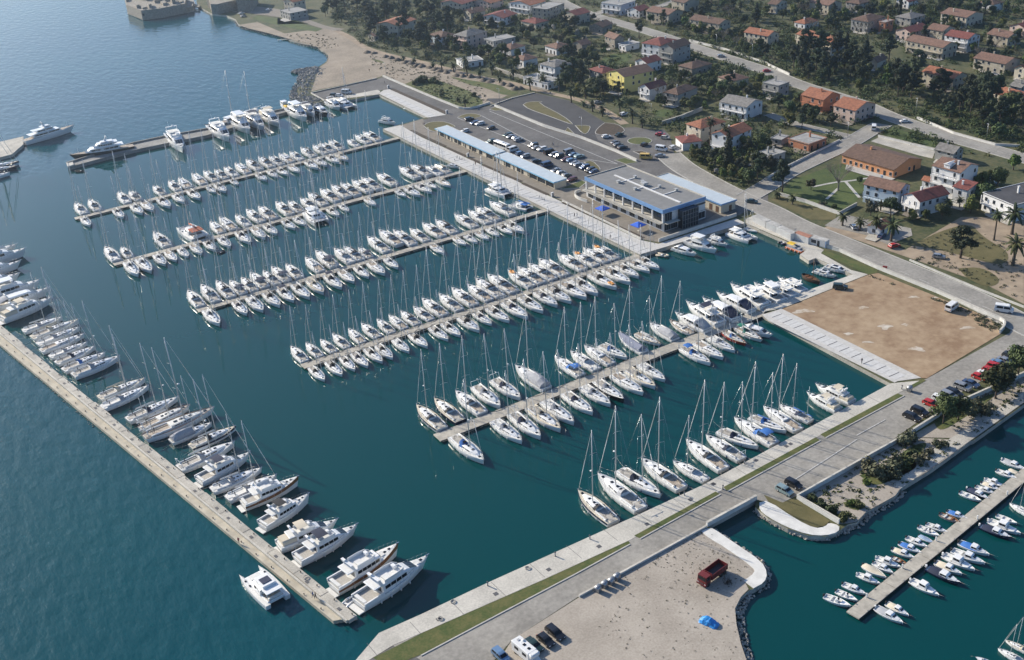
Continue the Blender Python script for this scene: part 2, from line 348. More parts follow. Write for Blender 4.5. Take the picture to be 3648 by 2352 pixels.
# quay aprons
layv('quay_apron', GP('T2', [(480,708),(858,662),(870,640),(850,630),(470,700)], GL), C_CONC, 5)
layv('quay_apron', [G('FD',1960,765,GL), G('FD',2389,946,GL)]+GP('U4', [(268,212),(392,210),(-40,20)], GL)+GP('FD', [(2040,690),(1960,715)], GL), C_CONC, 5)
layv('quay_apron', GP('U4', [(268,212),(222,245),(285,287),(335,268),(592,383),(0,592)], GL)+[G('FA',1850,530,GL)]+GP('U4', [(-20,640),(95,622),(700,382),(580,352),(370,235),(390,212)], GL), C_CONC, 6)
S1, S2 = G('Z2',805,80,GL), G('Z1',0,560,GL)
t_s = (S2-S1).normalized(); n_s = Vector((-t_s.y, t_s.x, 0)); n_s = n_s if n_s.y < 0 else -n_s
q_out = [G('Z2',805,80,GL), G('Z2',0,515,GL), G('Z1',850,170,GL), G('Z1',270,432,GL), G('Z1',0,560,GL), G('V2',860,1352,GL), G('V2',640,1610,GL)]
q_in = [G('Z2',935,68,GL), G('Z2',835,123,GL), G('Z2',500,303,GL), G('Z2',70,543,GL), G('Z1',1215,60,GL), G('Z1',850,258,GL), G('Z1',500,418,GL), G('Z1',0,637,GL), G('V2',962,1436,GL), G('V2',760,1560,GL)]
south_quay = layv('south_quay', q_out+q_in[::-1], C_CONC, 5)
joint = MB().box(-.05, .05, .15, 6.0, 0, .006).mesh('slab_joint', C_DARKGREY)
L_q = (S2-S1).length
for i in range(1, int(L_q/10)+3):
    p = S1+t_s*(i*10)+n_s*.5; obj('slab_joint', joint, south_quay, rot((p.x, p.y, GL+.105), math.atan2(n_s.y, n_s.x)-math.pi/2))
hatch = MB().box(-.5,.5,-.5,.5,0,.02).mesh('manhole_cover', C_DARKGREY)
for i, (f, x, y) in enumerate((('Z1',305,477),('Z1',520,378),('Z1',725,284),('Z1',920,193),('Z1',1097,93),('Z1',1190,30),('Z2',50,508),('Z2',230,408),('Z2',360,348),('Z2',378,338),('Z1',72,580))):
    p = G(f, x, y, GL); obj('manhole_cover', hatch, south_quay, rot((p.x, p.y, GL+.105), math.atan2(t_s.y, t_s.x)))
# grass verge in lengths between cross paths, kerb and quay road
for fr, pts in (('Z1', [(845,262),(852,272),(640,388),(330,550),(0,725),(-90,760),(-140,770),(-195,738),(0,639),(500,420)]), ('Z1', [(868,240),(1200,60),(1216,70),(1140,112),(890,250)]), ('Z2', [(92,522),(485,310),(502,322),(108,538)]), ('Z2', [(505,298),(833,123),(858,132),(525,310)]), ('Z2', [(868,100),(940,62),(955,68),(880,110)])):
    layv('grass_verge', GP(fr, pts, GL), C_GRASS, 6)
for fr, pts in (('Z1', [(852,275),(640,391),(330,554),(0,729)]), ('Z1', [(892,253),(1220,72)]), ('Z2', [(110,541),(505,325)]), ('Z2', [(527,313),(862,134)])):
    P_ = GP(fr, pts, GL); obj('kerb', MB().prism(ccw(ribbon_poly(P_, .3)), GL, GL+.2).mesh('kerb', C_KERB), south_quay)
road_far = [G('V3',-140,1560,GL), G('V3',0,1400,GL), G('V3',460,1100,GL), G('V3',1370,604,GL), G('V3',1712,422,GL), G('V4',100,440,GL), G('V4',240,370,GL), G('V4',870,0,GL), G('U4',1300,1235,GL), G('U4',1791,960,GL), G('U4',2300,680,GL), G('U4',2300,620,GL), G('U4',1791,690,GL), G('U4',1715,730,GL), G('U4',1690,790,GL), G('U4',1110,1112,GL)]
layv('quay_road', road_far+q_in[:-1]+[G('V2',900,1600,GL)], C_ASPH2, 3)
layv('quay_road_end', GP('V2', [(962,1440),(760,1562),(760,1640),(1300,1640),(1120,1520),(1060,1512),(1010,1480)], GL), C_ASPH, 4)
layv('bank_verge', GP('Z2', [(435,535),(1005,222),(1015,235),(445,552)], GL), C_GRASS, 5)
layv('bank_terrace', GP('Z2', [(845,530),(1200,285),(1372,160),(1372,115),(1190,240),(1030,330),(830,470),(780,500)], GL), C_CONC2, 6)
lay('gravel_lot', 'U4', [(97,625),(700,386),(770,372),(1560,690),(1640,790),(1110,1110),(1072,1108)], C_LOT, 4)
for i, (x, y, rx, ry) in enumerate(((1020,540,45,14),(235,640,90,22),(660,615,45,12),(820,750,60,20),(960,735,30,10),(1050,905,70,22),(700,855,45,12),(1390,755,60,18),(1165,545,25,8),(560,800,40,10))):
    layv('chalky_patch', GP('U4', [(x+rx*(.75+.35*math.sin(3*a+i))*math.cos(a), y+ry*(.75+.35*math.cos(2*a+i))*math.sin(a)) for a in [k*math.pi/9 for k in range(18)]], GL), C_CHALK, 5+.1*i)
lay('quay_grass', 'U4', [(372,235),(395,212),(765,350),(765,372),(700,384)], C_GRASS, 7)
layv('gravel_yard', GP('V3', [(-100,1560),(0,1400),(460,1108),(1370,612),(1320,640),(1380,690),(1500,760),(1690,895),(1700,930),(1625,985),(1655,1045),(1600,1100),(1560,1180),(1570,1290),(1600,1420),(1640,1540),(1640,2300),(-400,2300)], GL), C_GRAVEL, 4)
ramp = smooth_line(GP('V3', [(1322,640),(1375,618),(1410,622),(1560,725),(1745,850),(1788,935),(1765,1000),(1690,1040)], GL), 1)+smooth_line(GP('V3', [(1622,988),(1700,930),(1688,895),(1500,760),(1380,690),(1322,640)], GL), 1)
layv('concrete_ramp', ramp, C_WHITE, 8, thick=.5)
layv('bank_walk', smooth_line(GP('V4', [(-60,440),(0,425),(200,560),(330,622),(400,608),(425,580),(500,600),(495,645),(400,672),(280,664),(140,615),(0,540),(-60,490),(-60,440)], GL), 1), C_WHITE, 7, thick=.4)
layv('dry_grass_bed', GP('V4', [(-30,385),(100,440),(195,410),(430,570),(395,603),(330,614),(0,430)], GL), C_DRYG, 6)
layv('bank_ground', GP('V4', [(205,415),(495,588),(560,585),(620,573),(690,500),(830,425),(890,390),(930,335),(1150,200),(1420,5),(950,-20)], GL)+GP('U4', [(1440,1530),(1791,1280),(1791,1060),(1300,1310)], GL), C_GRAVEL, 4)
for fr, pts in (('V4', [(250,420),(420,440),(480,520),(560,570),(490,590),(380,520),(250,420)]), ('V4', [(640,250),(800,180),(1000,140),(1060,190),(880,280),(740,330),(640,250)]), ('V4', [(900,120),(1010,40),(1130,10),(1050,130),(960,170),(900,120)]), ('V4', [(520,440),(640,420),(700,470),(600,500),(520,440)]), ('U4', [(1150,1400),(1400,1290),(1600,1200),(1560,1260),(1350,1400),(1200,1490),(1150,1400)])):
    layv('grassy_patch', smooth_line(GP(fr, pts, GL)), C_GRASS, 6)
# --- roads of the village
ROADS = []
def road(name, pts, w, m=C_ASPH2, k=5, kerb=True):
    pts = smooth_line(pts, 2); ROADS.append((pts, w)); layv(name, ribbon_poly(pts, w), m, k)
    if kerb:
        for s in (1, -1):
            b = MB(); l1 = offset_line(pts, s*(w/2)); l2 = offset_line(pts, s*(w/2+.35))
            R = [[(a.x, a.y, GL), (a.x, a.y, GL+.22), (c.x, c.y, GL+.22), (c.x, c.y, GL)] for a, c in zip(l1, l2)]
            b.loft(R, False); tag(obj('kerb', b.mesh('kerb', C_KERB)), kind='structure')
road('coast_road', GP('T3', [(1090,1080),(1190,1170),(1330,1250),(1480,1330),(1640,1410),(1791,1470)], GL)+GP('U4', [(200,40),(400,120),(800,285),(1200,450),(1500,580),(1791,735),(2100,880)], GL), 10.5, k=6)
road('upper_road', GP('T3', [(250,-40),(400,50),(560,110),(760,165),(1000,235),(1240,320),(1480,400),(1791,500)], GL)+GP('T4', [(200,590),(500,680),(700,745),(830,810),(1000,870),(1300,970),(1550,1040),(1791,1110),(2100,1200)], GL), 9.5)
road('side_street', GP('T4', [(800,870),(700,925),(560,1010),(300,1130),(130,1210),(0,1300)], GL)+GP('T3', [(1640,1385)], GL), 8.5, k=7)
road('side_street', GP('T3', [(560,110),(700,60),(900,75),(1100,30),(1200,-30)], GL), 5.5, k=4)
road('garden_lane', GP('T4', [(0,800),(150,860),(400,920),(600,965)], GL), 4.5, k=4)
lay('dirt_yard', 'U4', [(380,60),(560,-20),(800,60),(900,190),(960,210),(1350,-20),(1791,-20),(1791,590),(1500,440),(1000,270)], C_TRACK, 3)
lay('parking_bay', 'U4', [(395,40),(520,-40),(1000,60),(1010,110),(840,175),(700,110)], C_ASPH2, 5)
layv('grassy_patch', smooth_line(GP('U4', [(1000,180),(1200,80),(1420,20),(1500,120),(1700,230),(1650,330),(1400,260),(1150,200),(1000,180)], GL)), C_DRYG, 5)
layv('grassy_patch', smooth_line(GP('U4', [(1330,340),(1500,330),(1640,420),(1560,480),(1400,420),(1330,340)], GL)), C_DRYG, 5)
lay('garden_lawn', 'T4', [(60,1380),(170,1260),(400,1180),(560,1130),(830,1210),(720,1250),(640,1380),(600,1440),(480,1490),(300,1440)], C_LAWN, 3)
lay('verge_lawn', 'T4', [(20,1400),(80,1370),(480,1500),(470,1540),(300,1540)], C_DRYG, 4)
lay('corner_lawn', 'T4', [(790,940),(880,895),(1190,1000),(1160,1050)], C_LAWN, 4)
layv('garden_path', ribbon_poly(smooth_line(GP('T4', [(310,1310),(480,1275),(560,1270),(720,1245)], GL)), 1.2), C_KERB, 6)
layv('garden_path', ribbon_poly(smooth_line(GP('T4', [(545,1275),(640,1385)], GL)), 1.2), C_KERB, 7)
layv('garden_path', ribbon_poly(smooth_line(GP('T4', [(490,1320),(410,1395)], GL)), 1.1), C_KERB, 5)
lay('school_yard', 'T4', [(720,990),(780,960),(1170,1060),(1150,1110),(1060,1090)], C_CONC2, 3)
for pts in ([(340,200),(430,215),(500,250),(420,260),(330,235)], [(640,400),(730,370),(860,380),(800,440),(700,470),(620,460)], [(1380,640),(1500,610),(1640,640),(1560,690),(1420,690)], [(960,780),(1100,760),(1150,800),(1050,830)], [(1600,1180),(1700,1160),(1791,1180),(1700,1250),(1620,1230)]):
    layv('garden_grass', smooth_line(GP('T3', pts+[pts[0]], GL)), C_LAWN, 2)
# --- planted islands in the car park with kerb
def island(fr, pts, m, k=5, sm=1):
    p = GP(fr, pts, GL); p = smooth_line(p+[p[0]], sm)[:-1] if sm else p
    p = ccw([Vector((q.x, q.y, 0)) for q in p]); b = MB(); b.prism(p, GL, GL+.16); o = obj('planted_island', b.mesh('planted_island', m)); o['kind'] = 'structure'
    b = MB(); c = p+[p[0], p[1]]; l2 = offset_line(c, -.3)
    R = [[(a.x, a.y, GL+.17), (e.x, e.y, GL+.17), (e.x, e.y, GL)] for a, e in zip(c[:-1], l2[:-1])]
    R[-1] = R[0]; b.loft(R, False); obj('kerb', b.mesh('kerb', C_KERB), o)
island('FQ', [(35,235),(80,200),(180,183),(310,190),(440,255),(330,245),(170,262),(185,310),(100,290)], C_DRYG)
island('FQ', [(445,135),(520,95),(640,85),(740,115),(700,135),(600,150)], C_DRYG)
island('FQ', [(835,35),(900,10),(1010,45),(910,55)], C_DRYG, sm=0)
island('T3', [(80,735),(110,715),(220,712),(180,722),(360,815),(430,875),(400,865),(250,810),(120,765)], C_DRYG)
island('T3', [(445,880),(535,880),(548,895),(520,940),(490,930)], C_DRYG)
island('T3', [(650,862),(735,870),(790,910),(770,930),(720,950),(620,945),(580,935),(600,900)], C_SOIL)
island('T3', [(893+84*math.cos(i*math.pi/6), 988+25*math.sin(i*math.pi/6)) for i in range(12)], C_GRASS)
island('T3', [(720,1122),(790,1107),(880,1138),(800,1150)], C_GRASS, sm=0)
island('T3', [(505,1135),(560,1125),(620,1185),(600,1195)], C_DRYG)
island('T3', [(850,1060),(930,1060),(962,1090),(930,1097)], C_SOIL)
island('T3', [(375,918),(388,893),(450,955),(440,962)], C_DRYG, sm=0)
island('FQ', [(1880,930),(1960,900),(2000,930),(1920,990),(1690,1005)], C_GRASS, sm=0)
# planting beds along the promenade
def bed(pts_in, wdt, m):
    layv('planting_bed', ribbon_poly(pts_in, wdt), m, 6, thick=.12)
bed([G('FZ',330,745,GL), G('FZ',985,1035,GL)], 2.4, C_SOIL)
ends = [(-120,290),(300,488),(310,500),(555,610),(575,625),(735,690),(750,710),(960,800),(975,815),(1225,915),(1235,935),(1545,1075)]
for i in range(0, len(ends), 2):
    bed([G('FQ',*ends[i],GL), G('FQ',*ends[i+1],GL)], 1.7, C_SOIL if i % 4 else C_SOIL)
bed([G('FD',20,540,GL), G('FD',870,925,GL)], 2.0, C_SOIL)
# painted lines
def paint(name, pts, w, k=8, dash=None):
    if dash:
        a, c = pts; L_ = (c-a).length; t = (c-a).normalized(); i = 0
        while i*dash*2 < L_: layv(name, ribbon_poly([a+t*(i*dash*2), a+t*min(L_, i*dash*2+dash)], w), C_LINE, k); i += 1
    else: layv(name, ribbon_poly(pts, w), C_LINE, k)
paint('road_marking', [G('V4',110,330,GL), G('V4',620,0,GL)], .22); paint('road_marking', [G('U4',820,1400,GL), G('U4',620,1510,GL)], .22)
for a, c in (((445,140),(2130,800)), ((740,115),(1350,440)), ((830,55),(2389,700)), ((2000,640),(2389,700))):
    paint('parking_line', [G('FQ',*a,GL), G('FQ',*c,GL)], .3, 5)
paint('road_marking', [G('U4',300,95,GL), G('U4',1700,690,GL)], .16, 8, 4.0)
paint('road_marking', [G('T4',760,920,GL), G('T4',200,1190,GL)], .16, 9, 3.0)
paint('road_marking', [G('T4',900,845,GL), G('T4',1700,1090,GL)], .16, 9, 3.0)
# ------------------------------------------------------------------ walls and curbs
def wall(label, pts, h, t, m=None, z=GL, name='boundary_wall', cap=True, cat='wall'):
    pts = [Vector((p[0], p[1], 0)) for p in pts]; l1 = offset_line(pts, t/2); l2 = offset_line(pts, -t/2); b = MB()
    b.loft([[(a.x, a.y, z), (a.x, a.y, z+h), (c.x, c.y, z+h), (c.x, c.y, z)] for a, c in zip(l1, l2)], True, (True, True))
    o = obj(name, b.mesh(name, m or C_WHITE)); tag(o, label, cat)
    if cap:
        l1 = offset_line(pts, t/2+.06); l2 = offset_line(pts, -t/2-.06); b = MB(); z2 = z+h+.003
        b.loft([[(a.x, a.y, z2), (a.x, a.y, z2+.08), (c.x, c.y, z2+.08), (c.x, c.y, z2)] for a, c in zip(l1, l2)], True, (True, True))
        obj('coping', b.mesh('coping', C_CONC), o)
    return o
wall('low white wall along the northern quay road beside the grassy waste ground', smooth_line(GP('FZ', [(220,592),(700,800),(1060,945),(1170,988),(1310,988),(1520,918)], GL), 1), .9, .5)
wall('low dark edged kerb wall closing the northern quay road off from the sandy ground', GP('T2', [(385,655),(845,553)], GL), .5, .4, C_CONC2)
wall('short white wall between the rock slope and the northern quay road', GP('T2', [(385,655),(480,708)], GL), .5, .4)
wall('low grey wall at the upper edge of the fresh asphalt car park', GP('T2', [(1640,745),(1791,690)], GL)+GP('T3', [(160,652)], GL), .4, .4, C_CONC2)
wall('long white parapet wall dividing the marina car park from the upper asphalt', GP('FQ', [(895,0),(1500,250)], GL)+GP('T3', [(490,972),(720,1062),(872,1130)], GL), 1.1, .45)
wall('curved white wall beside the quay terrace below the long pavilion', smooth_line(GP('FD', [(275,545),(180,515),(140,480),(150,445),(210,430)], GL), 2), 1.2, .3)
wall('white retaining wall along the terrace in front of the blue fascia building', GP('FD', [(10,532),(845,938)], GL), .7, .3)
wall('white retaining wall along the waterside end of the blue fascia building', GP('FD', [(1035,965),(1860,690)], GL), 1.3, .35)
wall('white roadside wall between the tan gravel lot and the coast road', GP('U4', [(408,195),(500,222),(770,345),(1180,510),(1568,682)], GL)+smooth_line(GP('U4', [(1568,682),(1640,710),(1660,750),(1620,795)], GL), 1), 1.2, .4)
wall('white parapet of the culvert bridge on the quay road', [G('V3',1362,606,GL), G('V3',1708,416,GL)], 1.2, .5)
wall('low kerb wall between the pale gravel yard and the quay road', [G('V3',470,1100,GL), G('V3',1362,610,GL)], .5, .35)
wall('white wall with angled end around the scrubby bank by the culvert', GP('U4', [(1791,1090),(1300,1310)], GL)+GP('V4', [(940,-2),(600,190),(205,415),(497,588)], GL), 1.3, .4)
wall('long low stone wall across the road from the roundabout', GP('T3', [(1050,875),(1180,835),(1330,775)], GL), 1.8, .4, C_ROCK)
wall('pale garden wall behind the row of palms', GP('FZ', [(1555,505),(1730,565),(1930,625)], GL), 1.8, .35, C_CONC2)
wall('long white wall along the upper side of the main road', GP('T3', [(1240,290),(1480,350),(1791,455)], GL)+GP('T4', [(0,460),(150,530)], GL), 1.2, .4)
wall('white wall along the dark wood at the right of the main road', GP('T4', [(1040,830),(1300,940),(1590,1020),(1760,1030)], GL), 1.0, .4)
wall('white garden wall around the lawn with crossing paths', GP('T4', [(60,1365),(260,1420),(500,1505),(620,1440)], GL), 1.3, .3)
wall('low white wall on the coast road bend', GP('T4', [(0,1250),(130,1175),(300,1090),(500,990)], GL), .9, .35)
wall('white wall behind the corner lawn by the orange nursery', GP('T4', [(770,960),(1165,1055)], GL), 1.0, .3)
wall('white kerb wall along the sandy roadside under the lone pine', GP('U4', [(990,285),(1500,500),(1791,615)], GL), .5, .35)
# ------------------------------------------------------------------ breakwater with its concrete slabs
def line_ext(p, q, a, c):
    t = (q-p).normalized(); return p-t*a, q+t*c
bo = [G('U1',0,870,.9), G('V2',540,1265,.9)]; bi = [G('U1',0,735,GL), G('V2',705,1228,GL)]
bo = line_ext(*bo, 170, 0); bi = line_ext(*bi, 170, 0)
C_STRIP = mat('yellowish_concrete', (.45,.405,.315), .9, var=.16, scale=.3, detail=8)
bw = obj('breakwater', MB().prism(ccw([Vector((p.x, p.y, 0)) for p in (bo[0], bo[1], bi[1], bi[0])]), -3, .9).mesh('breakwater', C_STRIP))
tag(bw, 'long concrete breakwater running down the left side of the marina', 'breakwater')
tb = (bi[1]-bi[0]).normalized(); nb = Vector((tb.y, -tb.x, 0)); nb = nb if nb.x < 0 else -nb
Lb = (bi[1]-bi[0]).length; wb = .5*abs((bo[1]-bi[1]).dot(nb)); print('breakwater', wb*2); slab_len = 10.6; k = 0; s = Lb
ang_b = math.atan2(tb.y, tb.x)
slab = MB().bbox(-slab_len/2+.04, slab_len/2-.04, 0, wb, .3, GL+.001, .05).mesh('concrete_slab', C_CONC2)
grat = MB().box(-.5,.5,-.35,.35,0,.02).mesh('drain_grate', C_DARKGREY)
sg = 1 if (Matrix.Rotation(ang_b, 3, 'Z')@Vector((0,1,0))).dot(nb) > 0 else -1
while s > 0:
    c = bi[0]+tb*(s-slab_len/2)+nb*(random.uniform(-.25,.25))
    obj('concrete_slab', slab, bw, rot((c.x, c.y, random.uniform(-.03,.03)), ang_b, 1, sg))
    c2 = c+nb*1.5+tb*random.uniform(-3,3); obj('drain_grate', grat, bw, rot((c2.x, c2.y, GL+.04), ang_b))
    s -= slab_len; k += 1
b = MB(); a0 = bi[0]+nb*(wb+.35); a1 = bi[1]+nb*(wb+.35)
b.prism(ccw(ribbon_poly([a0, a1], .45)), .85, GL+.32); obj('parapet_kerb', b.mesh('parapet_kerb', C_CONC), bw)
boll = MB().tube((0,0,0),(0,0,.28),.10,n=8).tube((0,0,.28),(0,0,.36),.16,n=8).mesh('mooring_bollard', C_DARK)
i = 0; s = 4
while s < Lb:
    c = a0+tb*s+nb*(wb*.7); obj('mooring_bollard', boll, bw, rot((c.x, c.y, .9), 0))
    c = bi[0]+tb*s-nb*(-.5); obj('mooring_bollard', boll, bw, rot((c.x, c.y, GL), 0)); s += 6.5
# ------------------------------------------------------------------ far mole
fo = GP('T1', [(470,1150),(940,1005),(1150,960),(1460,905)], 1.0)+GP('T2', [(0,812),(385,735)], 1.0)
fi = GP('T1', [(476,1178),(930,1058),(1160,1010),(1460,950)], 1.0)+GP('T2', [(0,850),(480,712)], 1.0)
fm = obj('far_mole', MB().prism(ccw([Vector((p.x, p.y, 0)) for p in fo+fi[::-1]]), -3, 1.5).mesh('far_mole', mat('mole_stone', (.24,.235,.22), .9, var=.25, scale=.2, fine=1.5)))
tag(fm, 'grey stone mole at the far side of the marina with motor yachts along it', 'mole')
obj('parapet', MB().prism(ccw(ribbon_poly([p+Vector((0,0,0)) for p in offset_line([(a*.85+c*.15) for a, c in zip(fo, fi)], 0)], .8)), 1.5, 2.3).mesh('parapet', mat('old_grey_concrete', (.22,.215,.2), .9, var=.2, scale=.4)), fm)
obj('end_block', MB().prism(ccw([Vector((p.x, p.y, 0)) for p in GP('T1', [(466,1152),(510,1140),(520,1166),(476,1180)], 1.0)]), 1.45, 2.0).mesh('end_block', C_CONC), fm)
lm = obj('left_jetty', MB().prism(ccw([Vector((p.x, p.y, 0)) for p in GP('T1', [(-400,1090),(-400,1210),(85,1085),(165,1015),(165,960)], 1.0)]), -3, 1.4).mesh('left_jetty', C_CONC2))
tag(lm, 'grey concrete jetty at the left edge with the white classic yacht at its end', 'jetty')
# ------------------------------------------------------------------ pontoons
PIERS = []
def pontoon(name_lab, a, c, width, seg):
    t = (c-a); Lp = t.length; t = t.normalized(); ang = math.atan2(t.y, t.x)
    root = empty('pontoon', rot((a.x, a.y, 0), ang)); tag(root, name_lab, 'pontoon', 'floating pontoons of the marina')
    n = max(2, round(Lp/seg)); sl = Lp/n
    deck = MB().bbox(.05, sl-.05, -width/2, width/2, .42, .72, .04).mesh('deck_segment', C_TIMBER)
    flo = MB().bbox(.6, sl-.6, -width/2+.25, width/2-.25, -.4, .42, .1).mesh('float', C_CONC2)
    fen = MB().box(.05, sl-.05, width/2, width/2+.09, .42, .62).box(.05, sl-.05, -width/2-.09, -width/2, .42, .62).mesh('edge_beam', C_DARK)
    ped = MB().bbox(-.14,.14,-.14,.14,.72,1.75,.04).mesh('service_pedestal', mat('pedestal_white', (.7,.7,.68), .5))
    cle = MB().box(-.18,.18,-.05,.05,.80,.86).box(-.06,.06,-.05,.05,.72,.80).mesh('cleat', C_STEEL)
    for i in range(n):
        d = obj('deck_segment', deck, root, Matrix.Translation((i*sl, 0, random.uniform(-.015,.015))))
        obj('float', flo, d); obj('edge_beam', fen, d)
        if i % 2: obj('service_pedestal', ped, root, Matrix.Translation((i*sl, random.choice((-1,1))*(width/2-.35), 0)))
        for sy in (-1, 1): obj('cleat', cle, root, Matrix.Translation((i*sl+sl*.5, sy*(width/2-.18), 0)))
    PIERS.append((a, c, t, width)); return root
PD = [('far short', ('S',267,779), ('S',1428,489), 2.9), ('second', ('S',405,942), ('S',1667,606), 3.0), ('third', ('S',703,1107), ('S',1946,748), 3.0), ('fourth', ('S',1077.5,1306), ('S',2282,909), 3.3), ('nearest', ('S',1556,1560), ('S',2715,1113), 4.0)]
PNAME = ['farthest pontoon', 'second farthest pontoon', 'middle pontoon', 'long fourth pontoon', 'nearest long pontoon']
PLAB = ['farthest of the five timber pontoons, next to the mole', 'second farthest timber pontoon with a catamaran on its near side', 'middle one of the five timber pontoons', 'fourth timber pontoon from the mole, ending at the quay corner', 'nearest and widest timber pontoon ending at the gravel lot quay']
pont_objs = []
for (nm, a, c, wd), lb in zip(PD, PLAB):
    pont_objs.append(pontoon(lb, G(*a, .7), G(*c, .7), wd, 11.5 if wd > 3.1 else 10))
sp_a, sp_c = G('V4',592,1226,.7), G('V4',1830,210,.7); sp_c = sp_c+(sp_c-sp_a).normalized()*20
pontoon('narrow grey pontoon among the small boats in the inlet', sp_a, sp_c, 3.0, 6.5)
# black service hoses lying in loops along the fourth pontoon
def hoses(pi, edge, m0, m1, step):
    a, c, t, wd = PIERS[pi]; Lp = (c-a).length; s = m0
    while s < min(m1, Lp-3):
        b = MB(); pts = []
        for j in range(9):
            u = j/8; pts.append((s+u*step*.8, edge*(wd/2-.35-.45*math.sin(u*math.pi*2+s)), .76+.01*j))
        b.path(pts, .06, 4); obj('service_hose', b.mesh('service_hose', C_DARK), pont_objs[pi]); s += step*random.uniform(.9,1.2)
hoses(3, 1, 2, 120, 4.4); hoses(3, -1, 3, 120, 4.6); hoses(4, 1, 18, 60, 9)
# tall quay steps in the channel mouth etc. are left to the bank objects below
# ------------------------------------------------------------------ boat materials
M_GEL = mat('white_gelcoat', (.78,.78,.76), .28, objvar=.04, coat=.3)
M_DECK = mat('deck_offwhite', (.66,.655,.62), .6, var=.05, scale=2., objvar=.06)
M_CREAM = mat('cream_deck', (.60,.54,.42), .6, var=.08, scale=2.)
M_TEAK = mat('teak', (.40,.34,.27), .7, var=.2, scale=3.)
M_GREYTEAK = mat('weathered_teak', (.42,.395,.35), .8, var=.15, scale=3.)
M_GLASS = mat('dark_glass', (.008,.010,.013), .08)
M_NAVY = mat('navy_canvas', (.014,.022,.055), .8, objvar=.3)
M_BLACKC = mat('black_canvas', (.012,.013,.016), .8)
M_GREYC = mat('grey_canvas', (.34,.35,.37), .85, var=.08, scale=1.5)
M_BLUEC = mat('blue_canvas', (.03,.14,.42), .75)
M_CREAMC = mat('cream_canvas', (.56,.50,.39), .85)
M_GREENC = mat('green_canvas', (.01,.16,.11), .8)
M_ORANGE = mat('orange_inflatable', (.62,.28,.06), .5)
M_YELLOW = mat('yellow_canvas', (.75,.48,.04), .7)
M_RED = mat('red_paint', (.38,.035,.02), .4)
M_ALU = mat('mast_aluminium', (.62,.62,.60), .38, metal=.25)
M_SS = mat('stainless', (.55,.55,.55), .25, metal=.9)
M_AF = mat('antifouling_blue', (.015,.025,.06), .6)
M_NHULL = mat('navy_hull', (.008,.014,.045), .18, coat=.4)
M_BHULL = mat('black_hull', (.012,.010,.012), .2, coat=.4)
M_WOOD = mat('varnished_wood', (.20,.085,.03), .4, var=.25, scale=3.)
M_SAIL = mat('sailcloth', (.70,.69,.65), .8)
M_ROPE = mat('rope', (.45,.43,.38), .9)
M_FEND = mat('fender_white', (.7,.7,.68), .4)
M_FENDN = mat('fender_navy', (.015,.03,.10), .4)
def beam(t, sr, p=2.3, tm=.42):
    return sr+(1-sr)*math.sin(t/tm*math.pi/2) if t < tm else max(.015, 1-((t-tm)/(1-tm))**p)
def hull(L, B, fs, fb, sr=.78, rk=.5, p=2.3, draft=.45, tr=.25, n=15, flare=1.0):
    """hull skin, deck sheet and the sheer points; x forward, waterline at z=0"""
    R = []; sheer = []
    for i in range(n):
        t = i/(n-1); t = t if t < .9 else .9+(t-.9)
        w = B/2*beam(t, sr, p); z = fs+(fb-fs)*t**1.6
        def X(h): return -L/2+t*(L-rk)+rk*(t**3)*max(0., min(1., h/fb))-tr*(1-t)**6*max(0, 1-h/fs)*-1
        wl = w*(.93-(1-flare)*.3)*(1-.25*t**4); kd = draft*(1-.75*t**3)*(1-.5*(1-t)**3)
        half = [(X(-kd), 0., -kd), (X(-.2), wl*.68, -kd*.55), (X(.0), wl*.95, .0), (X(.16), wl*.97+.03*w, .16), (X(z*.6), w*.985-(1-flare)*w*.12, z*.6), (X(z), w, z), (X(z+.07), w-.02, z+.07)]
        ring = [(x, -y, zz) for x, y, zz in half[::-1]]+half[1:]
        R.append(ring); sheer.append((X(z), w, z))
    return R, sheer
def hull_parts(P, L, B, fs, fb, hm, dm, sr=.78, rk=.5, p=2.3, band=None, flare=1.0, tr=.25):
    R, sh = hull(L, B, fs, fb, sr, rk, p, flare=flare, tr=tr); n = len(R[0]); b = MB(); b.loft(R, False, smooth=True)
    b.add(R[0], [tuple(range(n))]);                                     # transom
    me_m = []
    me = b.mesh(P.name+'_hull', [hm, M_AF, band or hm])
    for f in me.polygons:
        zc = sum(me.vertices[v].co.z for v in f.vertices)/len(f.vertices)
        if len(f.vertices) == 4: f.material_index = 1 if zc < .09 else (2 if band and zc > fs*.80 else 0)
    h = P.part('hull', me, None)
    b = MB(); rings = []
    for x, w, z in sh: rings.append([(x, -w+.05, z+.0), (x, -w*.5, z+.05), (x, 0, z+.07), (x, w*.5, z+.05), (x, w-.05, z+.0)])
    b.loft(rings, False); P.part('deck', b, dm)
    return sh, h
def at_sheer(sh, x):
    for a, c in zip(sh[:-1], sh[1:]):
        if a[0] <= x <= c[0]:
            u = (x-a[0])/(c[0]-a[0]+1e-9); return a[1]+(c[1]-a[1])*u, a[2]+(c[2]-a[2])*u
    return sh[-1][1:] if x > sh[-1][0] else sh[0][1:]
def house(b, st, smooth=False):       # stations (x, w_low, w_top, z0, z1): a deckhouse
    b.loft([[(x, -w0, z0), (x, -w1, z0+(z1-z0)*.85), (x, -w1*.8, z1), (x, w1*.8, z1), (x, w1, z0+(z1-z0)*.85), (x, w0, z0)] for x, w0, w1, z0, z1 in st], False, smooth=smooth)
    for s_, rev in ((st[0], 1), (st[-1], 0)):
        x, w0, w1, z0, z1 = s_; r = [(x, -w0, z0), (x, -w1, z0+(z1-z0)*.85), (x, -w1*.8, z1), (x, w1*.8, z1), (x, w1, z0+(z1-z0)*.85), (x, w0, z0)]
        b.add(r, [tuple(range(6))[::-1] if rev else tuple(range(6))])
    return b
